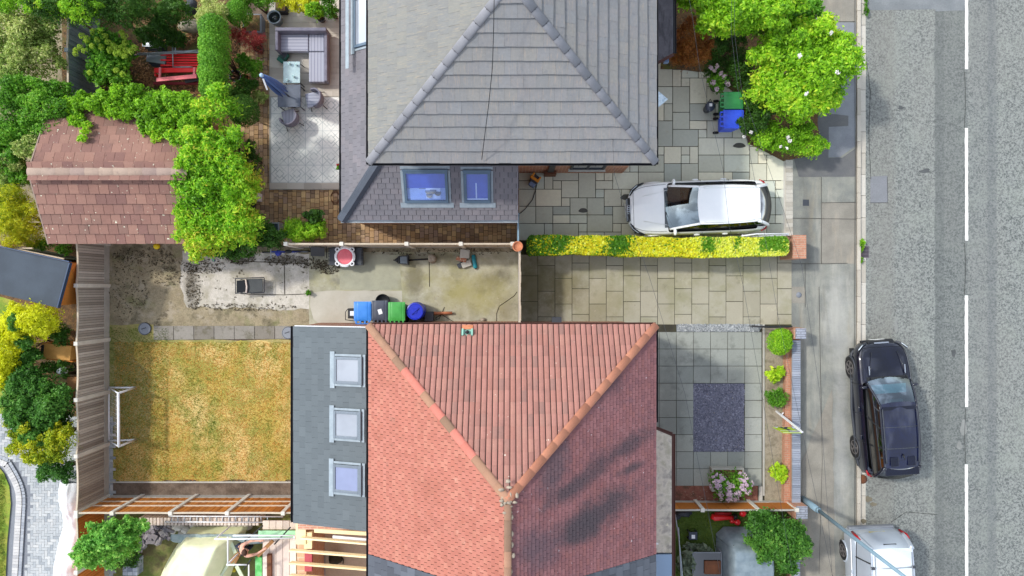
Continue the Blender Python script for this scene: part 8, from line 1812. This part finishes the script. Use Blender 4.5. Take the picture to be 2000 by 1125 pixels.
Pv = [pel + up * .02, pel.lerp(chest, .5), chest, neck - up * .05, shl.lerp(chest, .25), shr.lerp(chest, .25)]
skin_obj('vest', Pv, [(0, 1), (1, 2), (2, 3), (2, 4), (2, 5)], [.155, .15, .172, .085, .095, .095], vm, wk)
Pt = [pel - up * .0]; Et = []; Rt = [.155]
for s in (1, -1):
    h_, k_, f_ = feet(s); i0 = len(Pt); Pt += [h_ - up * .05, k_, f_ + up * .06]; Rt += [.108, .08, .07]; Et += [(0, i0), (i0, i0 + 1), (i0 + 1, i0 + 2)]
skin_obj('trousers', Pt, Et, Rt, pm('navy_work_trousers', ['#2a3245', '#343d52'], .9), wk)
for s in (1, -1): h_, k_, f_ = feet(s); MB().blob(f_ + fw * .07 - up * .03, (.13, .06, .055), 10).build('boot', A_['rust'], wk)

# overhead telephone wires crossing the two driveways
for i, (pts, lb) in enumerate((
    ([(1180, -60), (1200, 340), (1218, 400), (1268, 540), (1338, 770), (1420, 1190)], 'thin telephone wire crossing left of the white car bonnet'),
    ([(1335, -60), (1352, 30), (1366, 130), (1412, 330), (1424, 440), (1452, 560), (1560, 1190)], 'thin telephone wire crossing the roof of the white car'),
    ([(1430, -60), (1428, 60), (1441, 172), (1470, 330), (1492, 450), (1520, 620), (1640, 1190)], 'thin telephone wire passing the tail of the white car'),
    ([(1436, -60), (1434, 60), (1448, 172), (1540, 440), (1566, 520), (1600, 760), (1630, 1190)], 'thin telephone wire over the pavement edge'))):
    n = len(pts); mb = MB(); mb.tube([G(a, b, 5.6 - .5 * math.sin(math.pi * j / (n - 1))) for j, (a, b) in enumerate(pts)], .0042, 4); single('telephone_wire', mb, A_['dkgrey'], lb, 'wire')
# oil and water stains, litter
st_ = pm('dark_oil_stain', ['#4c4b46', '#55534c'], .6)
for px, py, rx, ry, h in ((1139, 411, 9, 4.5, .0645), (1224, 385, 12, 6, .0645), (1444, 284, 12, 5, .0645)):
    poly('oil_stain', [(px + rx * math.cos(a) * (1 + .15 * math.sin(3 * a)), py + ry * math.sin(a)) for a in [i * .35 for i in range(18)]], h, st_)
st2 = pm('damp_stain', ['#6b6555', '#756e5c'], .6)
for px, py, rx, ry in ((1696, 975, 7, 6), (1706, 985, 6, 4), (1688, 935, 4, 5), (1687, 1018, 5, 5)): poly('damp_stain', [(px + rx * math.cos(a) * (1 + .3 * math.sin(2.3 * a)), py + ry * math.sin(a) * (1 + .2 * math.cos(3 * a))) for a in [i * .4 for i in range(16)]], .0075 if px < 1692 else .002, st2)
# coiled hose on pavers
mb = MB()
for k in range(3): mb.tube([G(655 + 9 * math.cos(a), 384 + (10 + k * 2) * math.sin(a) + a * .5, .06 + .01 * k) for a in [i * .45 for i in range(14)]], .008, 5)
single('hose', mb, A_['rust'], 'coiled brown hose on the pavers at the lean-to corner', 'hose')
mb = MB(); mb.box(G(535, 449, .7), (.34, .5, .05)); fr_ = single('cold_frame', MB().box((G(535, 449, .7).x, G(535, 449, .7).y, .35), (.34, .52, .66)), A_['lead'], 'grey glazed cold frame between the dusky shrub and the lime shrub', 'frame', bevel=.01)
MB().box((G(535, 449, .7).x, G(535, 449, .7).y, .695), (.26, .42, .02)).build('pane', pm('dark_pane', '#39464c', .15, spec=.8), fr_)
c = G(496, 382, .7); single('white_board', MB().box((c.x, c.y, .4), (.1, .26, .7)), A_['white'], 'white board edge showing beside the climber on the path', 'board')

def litter(name, spots, n, m, label, seed, zf=.02, s=.05):
    r = random.Random(seed); mb = MB()
    for _ in range(n):
        px, py, rx, ry = r.choice(spots); a = r.uniform(0, 6.28); q = math.sqrt(r.random()); c = G(px + rx * q * math.cos(a), py + ry * q * math.sin(a), zf); L = s * r.uniform(.5, 1.4); w_ = L * r.uniform(.3, .6); an = r.uniform(0, 6.28)
        d = Vector((math.cos(an), math.sin(an), r.uniform(-.2, .3))) * L; sd = Vector((-math.sin(an), math.cos(an), r.uniform(-.3, .3))) * w_; z = Vector((0, 0, r.uniform(.004, .025)))
        mb.add([c - d + z, c + sd * .8 + z, c + d + z * 1.4, c - sd * .8 + z], [(0, 1, 2, 3)])
    return mb.build(name, m, label=label, cat='litter', kind='stuff')
lit = pm('dead_leaf_litter', ['#2a251a', '#40382a', '#574d3a', '#353022'], .9, tint=True)
litter('leaf_litter', [(640, 522, 24, 14), (555, 508, 44, 10), (610, 515, 30, 10), (470, 506, 30, 10), (378, 560, 14, 46), (330, 530, 40, 30), (250, 560, 40, 70), (480, 600, 100, 8), (860, 492, 140, 7), (400, 520, 40, 14), (280, 500, 60, 20)], 2600, lit, 'dark dead leaves scattered over the yard and broken concrete', 5, .02, .034)
chipm = leafm('bark_chip', ['#57432a', '#8c7048', '#b39464', '#6f573a'], .1, k=.62)
litter('bark_chips', [(280, 120, 40, 40), (380, 170, 50, 14), (455, 110, 16, 50), (460, 170, 16, 40), (350, 75, 60, 12), (300, 150, 30, 20), (170, 60, 30, 40)], 3600, chipm, 'orange-brown bark chips round the trestles and pots', 6, .012, .045)
litter('fallen_bits', [(1515, 800, 20, 150), (1400, 966, 80, 12), (1420, 800, 70, 120), (900, 560, 110, 50), (1250, 570, 230, 55)], 260, leafm('pale_fallen_petal', ['#b8a98a', '#d8cfba', '#8f7d58'], .1, k=.66), 'pale fallen petals and crumbs on the paving', 7, .066, .022)
